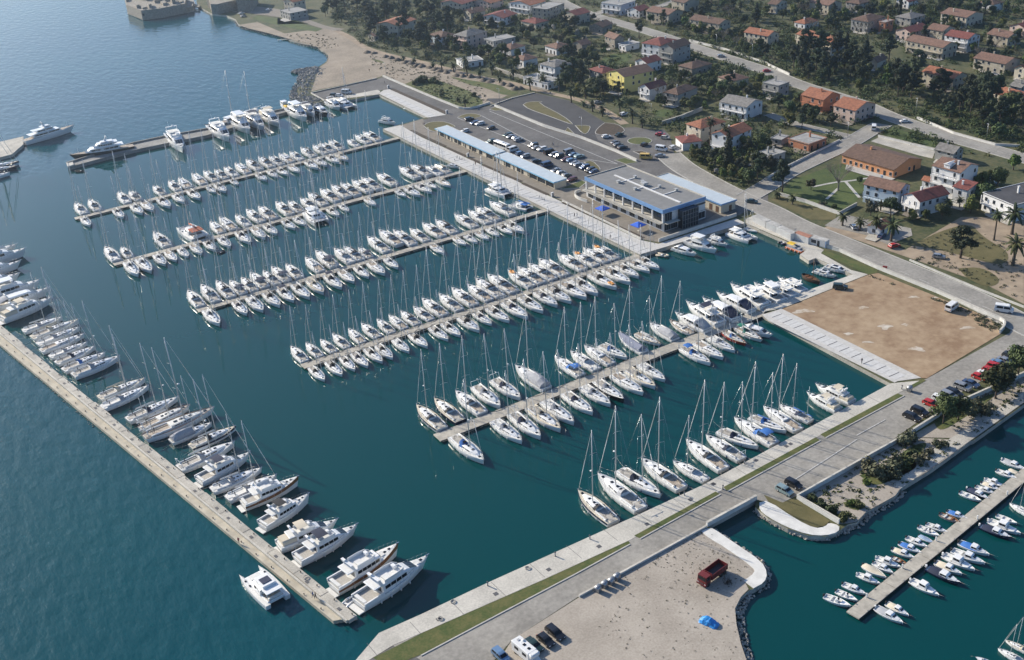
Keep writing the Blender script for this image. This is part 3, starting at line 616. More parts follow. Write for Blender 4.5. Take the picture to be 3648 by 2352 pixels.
def side_panes(P, parent, st, x0, x1, lo, hi, n, m=None, gap=.12, name='window', out=.02):
    """n dark panes on both sides of a deckhouse between x0 and x1"""
    def S(x, u):
        for a, c in zip(st[:-1], st[1:]):
            xa, xc = sorted((a[0], c[0]))
            if xa <= x <= xc:
                k = (x-a[0])/(c[0]-a[0]+1e-9); v = [a[i]+(c[i]-a[i])*k for i in range(5)]
                return v[1]+(v[2]-v[1])*u/.85+out, v[3]+(v[4]-v[3])*u
        return st[-1][2]+out, st[-1][3]
    w = (x1-x0)/n
    for i in range(n):
        for s in (-1, 1):
            xs = (x0+i*w+gap/2, x0+(i+1)*w-gap/2); pts = []
            for x in xs:
                for u in (lo, hi):
                    y, z = S(x, u); pts.append((x, s*y, z))
            b = MB(); q = [pts[0], pts[2], pts[3], pts[1]]; b.add(q if s < 0 else q[::-1], [(0, 1, 2, 3)])
            P.part(name, b, m or M_GLASS, parent)
def rails(P, sh, x0, x1, h=.6, n=10, r=.022, close=True, name='guard_rail'):
    b = MB(); 
    for s in (-1, 1):
        pts = []
        for i in range(n+1):
            x = x0+(x1-x0)*i/n; w, z = at_sheer(sh, x); pts.append((x, s*(w-.06), z+h)); b.tube((x, s*(w-.06), z), (x, s*(w-.06), z+h), r*.8, n=4, cap=False)
        b.path(pts, r, 4)
        if s == -1: p_end = pts[-1]
    if close: b.tube(p_end, (p_end[0], -p_end[1], p_end[2]), r, n=4)
    P.part(name, b, M_SS)
def fenders(P, sh, xs, m, sides=(-1, 1)):
    for x in xs:
        for s in sides:
            w, z = at_sheer(sh, x); b = MB(); b.tube((x, s*(w+.12), z*.25), (x, s*(w+.12), z*.25+.55), .13, n=7).tube((x, s*(w+.1), z*.25+.55), (x, s*(w-.02), z+.1), .02, n=4)
            P.part('fender', b, m)
def wheel(b, x, y, z, r):
    pts = [(x+.05*math.cos(a), y+r*math.cos(a), z+r*math.sin(a)) for a in [i*math.pi/5 for i in range(11)]]
    b.path(pts, .03, 4); b.tube((x, y-r, z), (x, y+r, z), .02, n=4).tube((x, y, z-r-.4), (x, y, z+r), .05, n=4)
def sailboat(name='sailing_yacht', L=13., hm=None, dm=None, hood=None, bimini=None, bag=None, cover=None, cockpit=None, band=None, tent=None, ketch=False, radar=False, tender=None, wood=False, arch=False, saloon=False, teak=False, jib=None, hmast=1.36):
    P = Proto(name); hm = hm or M_GEL; dm = dm or M_DECK; bag = bag or M_SAIL; cockpit = cockpit or M_GREYTEAK
    B = L*.305; fs, fb = .088*L, .112*L
    sh, h = hull_parts(P, L, B, fs, fb, hm, dm, sr=.55 if wood else .80, rk=.9 if wood else .35, band=band, p=2.1 if wood else 2.4)
    k = L/13.
    zd = lambda x: at_sheer(sh, x)[1]+.05
    hc = (.62 if saloon else .44)*k
    st = [(-1.9*k, 1.22*k, 1.12*k, zd(-1.9*k), zd(-1.9*k)+hc), (.3*k, 1.18*k, 1.02*k, zd(.3*k), zd(.3*k)+hc+.03), (2.2*k, .95*k, .78*k, zd(2.2*k), zd(2.2*k)+hc*.85), (3.6*k, .55*k, .42*k, zd(3.6*k), zd(3.6*k)+hc*.5), (4.3*k, .3*k, .2*k, zd(4.3*k), zd(4.3*k)+.05)]
    c = P.part('coachroof', house(MB(), st), M_GEL if not wood else M_DECK)
    if wood:
        b = MB()
        for s in (-1, 1): b.loft([[(x, s*(w-.03), z+.06), (x, s*(w-.03), z+.15), (x, s*(w+.05), z+.15), (x, s*(w+.05), z+.06)] for x, w, z in sh], True)
        P.part('cap_rail', b, M_WOOD)
    side_panes(P, c, st, -1.4*k, 2.0*k, .25, .7, 3)
    for x, w in ((-.7*k, .34), (.3*k, .3), (2.0*k, .32), (4.75*k, .3)):
        b = MB(); z = (zd(x)+hc+.02 if x < 3 else zd(x)+.02); z -= (.1*k if 1.5 < x/k < 3 else 0)
        b.bbox(x-w*k, x+w*k, -w*k, w*k, z, z+.07, .03); P.part('hatch', b, M_GLASS, c if x < 3*k else -1)
    # cockpit: coamings, sole, seats
    b = MB(); z = zd(-3.5*k)
    for s in (-1, 1): b.box(-5.6*k, -1.9*k, s*1.32*k-.12, s*1.32*k+.12, z-.1, z+.34*k)
    b.box(-1.95*k, -1.85*k, -1.2*k, 1.2*k, z, z+hc); P.part('coaming', b, M_GEL)
    b = MB().box(-L/2+.25, -1.95*k, -.62*k, .62*k, z-.06, z+.05); P.part('cockpit_sole', b, M_TEAK if teak else cockpit)
    for s in (-1, 1):
        b = MB().box(-5.3*k, -2.0*k, min(s*.64, s*1.18)*k, max(s*.64, s*1.18)*k, z-.05, z+.16*k); P.part('seat', b, M_TEAK if teak else cockpit)
    for y in ((-.75*k, .75*k) if L > 12 and not wood else (0,)):
        b = MB(); wheel(b, -4.6*k, y, z+.75*k, .42*k); P.part('steering_wheel', b, M_BLACKC)
    # rig
    zm = zd(1.0*k)+hc; H = hmast*L; rake = -.018*H; top = Vector((.9*k+rake, 0, zm+H)); base = Vector((.9*k, 0, zm-.1))
    mst = P.part('mast', MB().tube(base, top, .125*k, .085*k, n=7), M_ALU)
    b = MB(); tips = []
    for u, w in ((.37, 1.12), (.68, .9)):
        p = base.lerp(top, u)
        for s in (-1, 1):
            q = p+Vector((-.35*k, s*w*k, .06)); b.tube(p, q, .045, .03, n=4); tips.append((u, s, q))
    P.part('spreader', b, M_ALU, mst)
    b = MB(); r = .018
    for s in (-1, 1):
        ch = Vector((.55*k, s*(at_sheer(sh, .5*k)[0]-.1), zd(.5*k)))
        a1 = [q for u, ss, q in tips if ss == s]; b.path([ch, a1[0], a1[1], top], r, 3); b.tube(ch, base.lerp(top, .37), r, n=3)
    bk = Vector((-L/2+.2, 0, zd(-L/2+.2)+.1)); b.tube(bk, top, r, n=3); P.part('rigging', b, M_SS, mst)
    bow = Vector((L/2-.45, 0, zd(L/2-.4)+.1)); P.part('furled_jib', MB().tube(bow, bow.lerp(top, .5), .05, .085, n=6).tube(bow.lerp(top, .5), bow.lerp(top, .95), .085, .03, n=6), jib or M_SAIL, mst)
    if radar: P.part('radar_dome', MB().ell((.9*k+.35, 0, zm+H*.42), (.3, .3, .16), 8, 4), M_GEL, mst)
    bz = zm+.95*k
    bo = P.part('boom', MB().tube((.75*k, 0, bz), (-4.0*k, 0, bz+.1), .09, n=6), M_ALU, mst)
    b = MB(); R = []
    for u in (0, .06, .3, .7, .97, 1.):
        x = .7*k+(-3.9*k-.7*k)*u; hh = (.30-.13*u)*k*(.4 if u in (0, 1.) else 1); R.append([(x, .16*k*math.sin(a)*(.5 if u in (0, 1.) else 1), bz+.14+hh*(math.cos(a))+.1*u) for a in [i*math.pi/3 for i in range(6)]])
    b.loft(R, True, (True, True), True); P.part('sail_bag', b, bag, bo)
    if ketch:
        zb = zd(-4.8*k); P.part('mizzen_mast', MB().tube((-4.9*k, 0, zb), (-5.1*k, 0, zb+H*.68), .09, .06, n=6).tube((-5.0*k, -.7, zb+H*.4), (-5.0*k, .7, zb+H*.4), .03, n=4), M_ALU)
        P.part('mizzen_boom', MB().tube((-4.95*k, 0, zb+1.7), (-L/2-.6, 0, zb+1.8), .13, n=6), bag)
    if hood:
        b = MB(); R = []
        for u in range(6):
            a = u/5*math.pi*.5; x = -.75*k-1.25*k*math.sin(a); hh = hc+.1+.78*k*math.sin(a)**.7+.02
            R.append([(x, 1.22*k*math.cos(t), zd(-1.9*k)+max(.05, hh)*max(0, math.sin(t))**.6) for t in [i*math.pi/8 for i in range(9)]])
        b.loft(R, False, smooth=True); s_ = P.part('sprayhood', b, hood)
        b = MB().add([(-.82*k, -.7*k, zd(-1)+hc+.32*k), (-.82*k, .7*k, zd(-1)+hc+.32*k), (-1.2*k, .6*k, zd(-1)+hc+.72*k), (-1.2*k, -.6*k, zd(-1)+hc+.72*k)], [(0, 1, 2, 3)]); P.part('hood_window', b, M_GLASS, s_)
    if bimini:
        b = MB(); zt = z+2.05*k
        R = [[(x, 1.35*k*math.sin(a), zt-.35*k*(1-math.cos(a))-dz) for a in [(-1.15+i*.2875) for i in range(9)]] for x, dz in ((-5.1*k, .18), (-4.6*k, .02), (-3.4*k, 0), (-2.7*k, .15))]
        b.loft(R, False, smooth=True); s_ = P.part('bimini', b, bimini)
        b = MB()
        for s in (-1, 1): b.tube((-3.9*k, s*1.35*k, z), (-4.6*k, s*1.1*k, zt-.2), .02, n=4).tube((-3.9*k, s*1.35*k, z), (-3.0*k, s*1.1*k, zt-.2), .02, n=4)
        P.part('bimini_frame', b, M_SS, s_)
    if cover:       # cockpit tent over the boom
        b = MB(); R = []
        for x, hh in ((-L/2+.6, 1.15), (-4.4*k, 1.75), (-2.2*k, 1.85), (.4*k, 1.35)):
            zz = zd(x); R.append([(x, y*k, zz+hh*k*f) for y, f in ((-1.7, .1), (-1.25, .62), (-.3, 1.), (.3, 1.), (1.25, .62), (1.7, .1))])
        b.loft(R, False, (False, False)); b.add(R[0], [(0, 1, 2, 3, 4, 5)]); b.add(R[-1], [(5, 4, 3, 2, 1, 0)]); P.part('cockpit_cover', b, cover)
    if tent:        # winter cover from bow to stern
        b = MB(); R = []
        for u in range(9):
            x = -L*.42+L*.86*u/8; w_, zz = at_sheer(sh, x); hh = (1.55-.9*u/8)*k; R.append([(x, y*w_, zz+hh*f) for y, f in ((-1.02, -.05), (-.7, .45), (-.04, 1.), (.04, 1.), (.7, .45), (1.02, -.05))])
        b.loft(R, False); b.add(R[0], [(0, 1, 2, 3, 4, 5)]); P.part('winter_cover', b, tent)
    if tender: 
        b = MB(); x0 = 3.9*k; zz = zd(x0)+.28
        b.path([(x0-1.2, -.5, zz), (x0+.6, -.5, zz), (x0+1.2, 0, zz+.05), (x0+.6, .5, zz), (x0-1.2, .5, zz), (x0-1.2, -.5, zz)], .22, 6); b.box(x0-1.2, x0+.9, -.4, .4, zz-.1, zz); P.part('deck_tender', b, tender)
    if arch:
        b = MB(); b.path([(-L/2+.6, -1.5*k, z), (-L/2+.3, -1.4*k, z+1.9), (-L/2+.3, 1.4*k, z+1.9), (-L/2+.6, 1.5*k, z)], .06, 5); b.ell((-L/2+.3, .6, z+2.1), (.25, .25, .15), 8, 3); P.part('stern_arch', b, M_GEL)
    rails(P, sh, -L/2+.15, L/2-.55, .6*k, 9)
    P.part('anchor', MB().box(L/2-.5, L/2+.12, -.08, .08, zd(L/2-.5), zd(L/2-.5)+.12), M_SS)
    fenders(P, sh, (-3.2*k, -.4*k, 2.2*k), M_FENDN if hood is M_NAVY else M_FEND)
    return P
SB = {
 'black': (sailboat(hood=M_BLACKC), 'black sprayhood'),
 'navy': (sailboat(hood=M_NAVY, bimini=M_NAVY), 'navy bimini'),
 'bare': (sailboat(teak=True), 'open teak cockpit'),
 'plain': (sailboat(cockpit=M_DECK, hood=M_GREYC), 'pale grey sprayhood'),
 'blackbag': (sailboat(hood=M_BLACKC, bag=M_BLACKC), 'black sail bag'),
 'navyhood': (sailboat(hood=M_NAVY, L=13), 'navy sprayhood'),
 'charter': (sailboat(hood=M_BLACKC, teak=True, L=14.5), 'teak seats'),
 'tender': (sailboat(hood=M_BLACKC, tender=M_ORANGE, L=14), 'orange deck tender'),
 'navyhull': (sailboat(hm=M_NHULL, hood=M_BLACKC, dm=M_CREAM, L=14), 'navy blue hull'),
 'stripe': (sailboat(band=M_NHULL, hood=M_BLACKC, dm=M_CREAM, radar=True, L=14.5), 'navy stripe'),
 'covered': (sailboat(cover=M_GREYC, L=14), 'pale grey cockpit tent'),
 'tent': (sailboat(tent=mat('slate_canvas', (.17,.19,.26), .85), L=12), 'slate blue winter cover'),
 'bluehood': (sailboat(hood=M_BLUEC, radar=True, saloon=True, L=14), 'bright blue sprayhood'),
 'blue': (sailboat(hood=M_BLUEC, bimini=M_BLUEC, L=13), 'blue canvas cockpit'),
 'bluebag': (sailboat(bag=M_BLUEC, hood=M_BLUEC, radar=True, L=14), 'bright blue sail bag'),
 'wood': (sailboat(wood=True, dm=M_CREAM, L=11, teak=True), 'wooden rails'),
 'ketch': (sailboat(wood=True, ketch=True, radar=True, dm=M_GREYTEAK, teak=True, L=15, arch=True), 'two masts and teak deck'),
 'blueketch': (sailboat(ketch=True, bag=M_BLUEC, L=13, hood=M_NAVY), 'two masts and blue sail covers'),
 'redhull': (sailboat(hm=M_RED, wood=True, dm=M_CREAM, L=12, hood=M_BLUEC), 'red hull'),
 'greenhood': (sailboat(wood=True, hood=M_GREENC, bimini=M_GREENC, L=11, teak=True, hmast=1.1), 'green cockpit hood'),
 'saloon': (sailboat(saloon=True, radar=True, hood=M_GREYC, L=15, arch=True), 'raised deck saloon'),
 'cream': (sailboat(hood=M_CREAMC, bag=M_CREAMC, dm=M_CREAM, L=14), 'cream sprayhood'),
 'arch': (sailboat(hood=M_NAVY, arch=True, radar=True, L=14), 'stern arch'),
 'blackhull': (sailboat(hm=M_BHULL, hood=M_GREYC, L=13), 'black hull'),
}
SB_L = {'charter': 14.5, 'tender': 14, 'navyhull': 14, 'stripe': 14.5, 'covered': 14, 'tent': 12, 'bluehood': 14, 'bluebag': 14, 'wood': 11, 'ketch': 15, 'redhull': 12, 'greenhood': 11, 'saloon': 15, 'cream': 14, 'arch': 14}
# ------------------------------------------------------------------ pontoon sailboats: bow points, side, kind
def boat_M(bow, stern, L0, j=0.):
    d = bow-stern; L_ = Vector((d.x, d.y)).length; s = L_/L0; c = (bow+stern)/2
    return rot((c.x, c.y, 0), math.atan2(d.y, d.x)+j, s, .5*s+.5 if s > 1 else s, .6*s+.4 if s > 1 else s)
DUM = 'black'
PB = {0: {'far': [('F1',105,785,'plain'),('F1',292,740,'black'),('F1',690,635,'plain'),('F1',850,620,'navy'),('F1',1180,545,'black'),('F1',1385,480,'black'),('F1',1520,440,'bare'),('F1',1705,380,'bare'),('F1',1870,345,'black'),('F1',2020,325,'black'),('F1',2150,290,'plain'),('F1',2300,240,'bare'),('F2',135,575,'black'),('F2',305,540,'blackbag'),('F2',455,525,'black'),('F2',590,490,'bare'),('F2',735,465,'plain'),('F2',885,410,'blackbag'),('F2',1055,375,'black'),('F2',1145,350,'black'),('F2',1262,315,'black'),('F2',1525,295,'plain'),('F2',1632,235,'black'),('F2',1748,195,'charter')],
 'near': [('F1',320,1120,'plain'),('F1',775,1010,'navyhood'),('F1',1035,958,'plain'),('F1',1185,920,'bare'),('F1',1415,870,'black'),('F1',1610,805,'plain'),('F1',1825,755,'black'),('F1',2040,660,'plain'),('F1',2185,655,'black'),('F1',2350,552,'black'),('F2',430,880,'black'),('F2',580,835,'plain'),('F2',720,805,'black'),('F2',885,770,'bare'),('F2',1135,720,'navyhood'),('F2',1255,680,'plain'),('F2',1425,640,'black'),('F2',1550,610,'cream')]},
 1: {'far': [('F3',50,540,'plain'),('F3',245,540,'black'),('F3',640,365,'black'),('F3',1325,235,'bare'),('F3',1440,180,'bare'),('F3',1635,155,'plain'),('F3',1770,90,'black'),('F3',1915,55,'charter'),('F3',2120,0,'charter'),('F3',2270,-12,'charter'),('F4',170,495,'navyhood'),('F4',262,435,'black'),('F4',410,390,'charter'),('F4',540,340,'blackbag'),('F4',655,320,'charter'),('F4',795,280,'black'),('F4',910,250,'black'),('F4',1095,200,'black'),('F4',1370,120,'black'),('F4',1505,90,'blackbag'),('F4',1685,105,'plain'),('F4',1800,85,'cream')],
 'near': [('F3',460,920,'plain'),('F3',615,880,'plain'),('F3',790,790,'plain'),('F3',920,740,'bare'),('F3',1065,690,'plain'),('F3',1230,655,'bare'),('F3',1395,610,'black'),('F3',1580,570,'plain'),('F3',1825,525,'navy'),('F3',2005,465,'bare'),('F3',2145,415,'navyhood'),('F4',110,895,'black'),('F4',235,850,'plain'),('F4',645,735,'black'),('F4',768,675,'plain'),('F4',1095,605,'bare'),('F4',1460,495,'plain'),('F4',1630,495,'black'),('F4',1770,455,'navyhood'),('F4',1830,395,'plain'),('F4',2000,375,'cream')]},
 2: {'far': [('F5',95,525,'black'),('F5',260,455,'black'),('F5',445,410,'black'),('F5',612,400,'navy'),('F5',752,365,'blackbag'),('F5',855,305,'navy'),('F5',1015,285,'black'),('F5',1118,235,'navy'),('F5',1285,205,'black'),('F5',1525,125,'bare'),('F5',1650,45,'navy'),('F5',1875,15,'plain'),('F5',1995,-10,'black'),('F5',2165,-2,'navy'),('F6',25,625,'black'),('F6',170,545,'charter'),('F6',340,545,'black'),('F6',540,525,'black'),('F6',695,460,'charter'),('F6',850,420,'black'),('F6',1085,350,'black'),('F6',1250,305,'arch'),('F6',1335,265,'charter')],
 'near': [('F5',490,975,'plain'),('F5',825,845,'navyhood'),('F5',1020,810,'plain'),('F5',1225,750,'black'),('F5',1395,690,'navy'),('F5',1585,650,'black'),('F5',1760,590,'cream'),('F5',1980,530,'navy'),('F5',2130,455,'bare'),('F5',2310,395,'navyhood'),('F6',249,1109,'bare'),('F6',413,1030,'plain'),('F6',970,850,'bare'),('F6',1230,745,'bare'),('F6',1370,720,'plain'),('F6',1510,680,'bare'),('F6',1635,635,'plain'),('F6',1800,610,'black'),('F6',1940,600,'black')]},
 3: {'far': [('F7',120,720,'black'),('F7',305,675,'black'),('F7',480,630,'black'),('F7',628,565,'black'),('F7',815,505,'bare'),('F7',980,440,'black'),('F7',1165,390,'black'),('F7',1310,340,'bare'),('F7',1455,290,'black'),('F7',1612,235,'black'),('F7',1718,145,'charter'),('F7',1915,90,'black'),('F7',2070,20,'charter'),('F8',10,558,'charter'),('F8',100,490,'black'),('F8',245,445,'charter'),('F8',475,400,'tender'),('F8',590,360,'charter'),('F8',715,320,'charter'),('F8',825,265,'charter'),('F8',1050,210,'charter'),('F8',1230,185,'tender'),('F8',1345,140,'charter'),('F8',1455,110,'tender')],
 'near': [('F7',540,1170,'black'),('F7',755,1110,'black'),('F7',915,1045,'black'),('F7',1070,1005,'navyhood'),('F7',1240,950,'black'),('F7',1370,905,'black'),('F7',1570,825,'plain'),('F7',1790,765,'black'),('F7',2040,680,'black'),('F7',2190,630,'black'),('F8',160,1125,'black'),('F8',300,1045,'navyhood'),('F8',500,1015,'black'),('F8',715,975,'arch'),('F8',895,905,'black'),('F8',1060,835,'navyhood'),('F8',1215,795,'black'),('F8',1390,750,'charter'),('F8',1525,705,'black'),('F8',1735,635,'tender'),('F8',1895,575,'charter'),('F8',1995,500,'charter'),('F8',2115,440,'charter'),('F8',2225,405,'charter')]},
 4: {'far': [('F9',145,745,'stripe'),('F9',355,665,'navyhull'),('F9',612,575,'charter'),('F9',1325,275,'covered'),('F9',1790,165,'blue'),('F9',1980,100,'plain'),('F9',2145,35,'bare'),('FA',675,610,'covered'),('FA',885,575,'wood')],
 'near': [('F9',950,1465,'bluehood'),('F9',1405,1225,'plain'),('F9',1640,1170,'arch'),('F9',1870,1085,'cream'),('F9',2030,1000,'plain'),('F9',2255,880,'navyhood'),('U3',690,1315,'plain'),('U3',785,1280,'blackhull'),('U3',920,1235,'bare'),('U3',1005,1190,'cream'),('U3',1075,1140,'plain'),('U3',1390,1025,'blue'),('U3',1480,985,'bare'),('U3',1560,935,'plain'),('U3',1640,885,'redhull'),('U3',1750,862,'greenhood')]}}
SHORTP = ['farthest pontoon', 'second farthest pontoon', 'middle pontoon', 'fourth pontoon', 'nearest pontoon']
N_SAIL = 0
used_swap = {}
for pi in PB:
    a, c, t, wd = PIERS[pi]
    for side in ('far', 'near'):
        for i, (fr, x, y, kd) in enumerate(PB[pi][side]):
            Bp = G(fr, x, y, 1.35 if side == 'far' else .15)
            if kd == 'black' and random.random() < .22: kd = 'blackbag'
            s = (Bp-a).dot(t); foot = a+t*s; n_ = (Bp-foot); n_.z = 0; dist = n_.length; n_.normalize()
            Ls = max(8.6, min(17.0, dist-wd/2-.55)); L0 = SB_L.get(kd, 13.)
            bow = foot+n_*dist; stern = bow-n_*Ls
            P, look = SB[kd]
            lab = '%s sailboat with %s, %s from seaward end, %s side, %s' % ('white' if kd not in ('navyhull','redhull','blackhull') else 'sleek', look, ordn(i), side, SHORTP[pi])
            P.place(boat_M(bow, stern, L0, random.gauss(0, .014)), lab, 'sailboat', 'sailboats moored along the pontoons'); N_SAIL += 1
MOOR = MB().path([(0, 0, 0), (1.2, 0, -.12), (2.4, 0, -.16), (4.2, 0, .0)], .03, 4).mesh('mooring_line', M_ROPE)
def boat2(kd, fr, bx, by, sx, sy, lab, zb=1.3, zs=1.1, grp='yachts moored stern to the quays'):
    bow, stern = G(fr, bx, by, zb), G(fr, sx, sy, zs)
    P, look = SB[kd]
    r = P.place(boat_M(bow, stern, SB_L.get(kd, 13.), 0), lab, 'sailboat', grp); Lk = SB_L.get(kd, 13.)
    for s in (-1, 1): obj('mooring_line', MOOR, r, Matrix.Translation((-Lk/2+.2, s*1.3, 1.2))@Matrix.Rotation(math.pi-s*.35, 4, 'Z'))
    return r
boat2('saloon','F9',1150,790,850,520,'white sailboat moored bow first, fourth on far side of nearest pontoon', .6, 1.1)
boat2('arch','F9',1390,690,1070,440,'white sailboat moored bow first with stern arch beside the grey tented one', .6, 1.1)
boat2('bluehood','FA',452,990,170,840,'white sailboat moored bow first left of the slate blue covered boat', .6, 1.1)
boat2('tent','FA',358,718,630,915,'white sailboat under a slate blue winter cover at nearest pontoon')
boat2('wood','FA',800,850,540,715,'small cream sailboat with wooden rails moored bow first at nearest pontoon', .6, 1.1)
QB = [('stripe',130,1095,420,1350,'navy striped sailboat, leftmost of the row along the south quay'),('saloon',290,965,640,1250,'large white deck saloon sailboat, second from left along the south quay'),('navyhood',800,1160,465,930,'white sailboat moored bow first, third from left along the south quay'),('charter',640,840,968,1080,'white sailboat with twin wheels, fourth from left along the south quay'),('plain',895,850,1165,1008,'small white sailboat, fifth from left along the south quay'),('charter',1000,690,1305,925,'big white sailboat, sixth from left along the south quay'),('arch',1160,650,1450,842,'white sailboat with stern arch, seventh from left along the south quay'),('navyhood',1582,765,1262,612,'white sailboat moored bow first, eighth from left along the south quay'),('blue',1388,512,1712,722,'white sailboat with blue canvas, ninth from left along the south quay'),('bluebag',1808,637,1515,500,'sailboat with bright blue sail bag moored bow first at the south quay'),('bare',1622,420,1908,608,'white sailboat without canvas between two blue covered boats at the south quay'),('blueketch',1752,400,2002,532,'two masted white sailboat with blue covers at the south quay')]
for kd, bx, by, sx, sy, lab in QB:
    ff = 'moored bow first' in lab
    boat2(kd, 'FB', bx, by, sx, sy, lab, .5 if ff else 1.4, 1.2, 'sailboats along the south quay')
# breakwater row
WB = [('plain',435,675,158,775),('cream',555,695,220,825),('plain',560,745,260,870),('bare',590,795,282,915),('plain',610,850,345,955),('navyhood',665,880,390,1000),('bluehood',735,925,440,1050),('saloon',840,950,508,1088),('cream',1018,1105,690,1245),('plain',1040,1158,712,1312),('navyhood',1245,1238,888,1398),('ketch',1330,1295,978,1462),('ketch',1500,1320,1010,1528),('covered',1480,1412,1190,1545),('stripe',1650,1440,1330,1585)]
wl = ['grey white','cream','white','teak trimmed','white','navy hooded','blue hooded','large pale','cream deck saloon','long white','navy tented','teak decked two masted','dark wooden two masted','beige canopied','navy striped']
for i, (kd, bx, by, sx, sy) in enumerate(WB):
    boat2(kd, 'U1', bx, by, sx, sy, '%s sailboat, %s in the row from the yachts down the breakwater' % (wl[i], ordn(i)), 1.5, 1.2, 'sailboats moored along the breakwater')
boat2('saloon','V1',1640,12,1250,200,'white sailboat with raised canopy below the navy striped one on the breakwater', 1.6, 1.2, 'sailboats moored along the breakwater')
boat2('plain','V1',1830,190,1478,348,'white sailboat next to the tall motor yacht halfway down the breakwater', 1.6, 1.2, 'sailboats moored along the breakwater')
boat2('plain','V1',1935,238,1585,408,'white sailboat with green hatch, last sailboat down the breakwater', 1.6, 1.2, 'sailboats moored along the breakwater')
boat2('stripe','T1',135,1135,-180,1200,'pale sailboat with dark stripe at the left jetty', 1.3, 1.2, 'sailboats at the left jetty')
boat2('navyhull','T1',120,1165,-160,1215,'dark hulled sailboat lying outside the left jetty', 1.3, 1.2, 'sailboats at the left jetty')
boat2('plain','T1',70,1210,-200,1270,'white sailboat outermost at the left jetty', 1.3, 1.2, 'sailboats at the left jetty')
for i, (bx, by, sx, sy) in enumerate(((1665,1380,1850,1480),(1612,1440,1810,1550))):
    boat2('plain' if i else 'cream', 'V4', bx, by, sx, sy, ['upper','lower'][i]+' of the two sailboats at the bottom right corner', 1.2, 1., 'sailboats in the inlet')
boat2('plain','V4',1692,432,1860,525,'white sailboat at the right edge by the small boat pontoon', 1., 1., 'sailboats in the inlet')
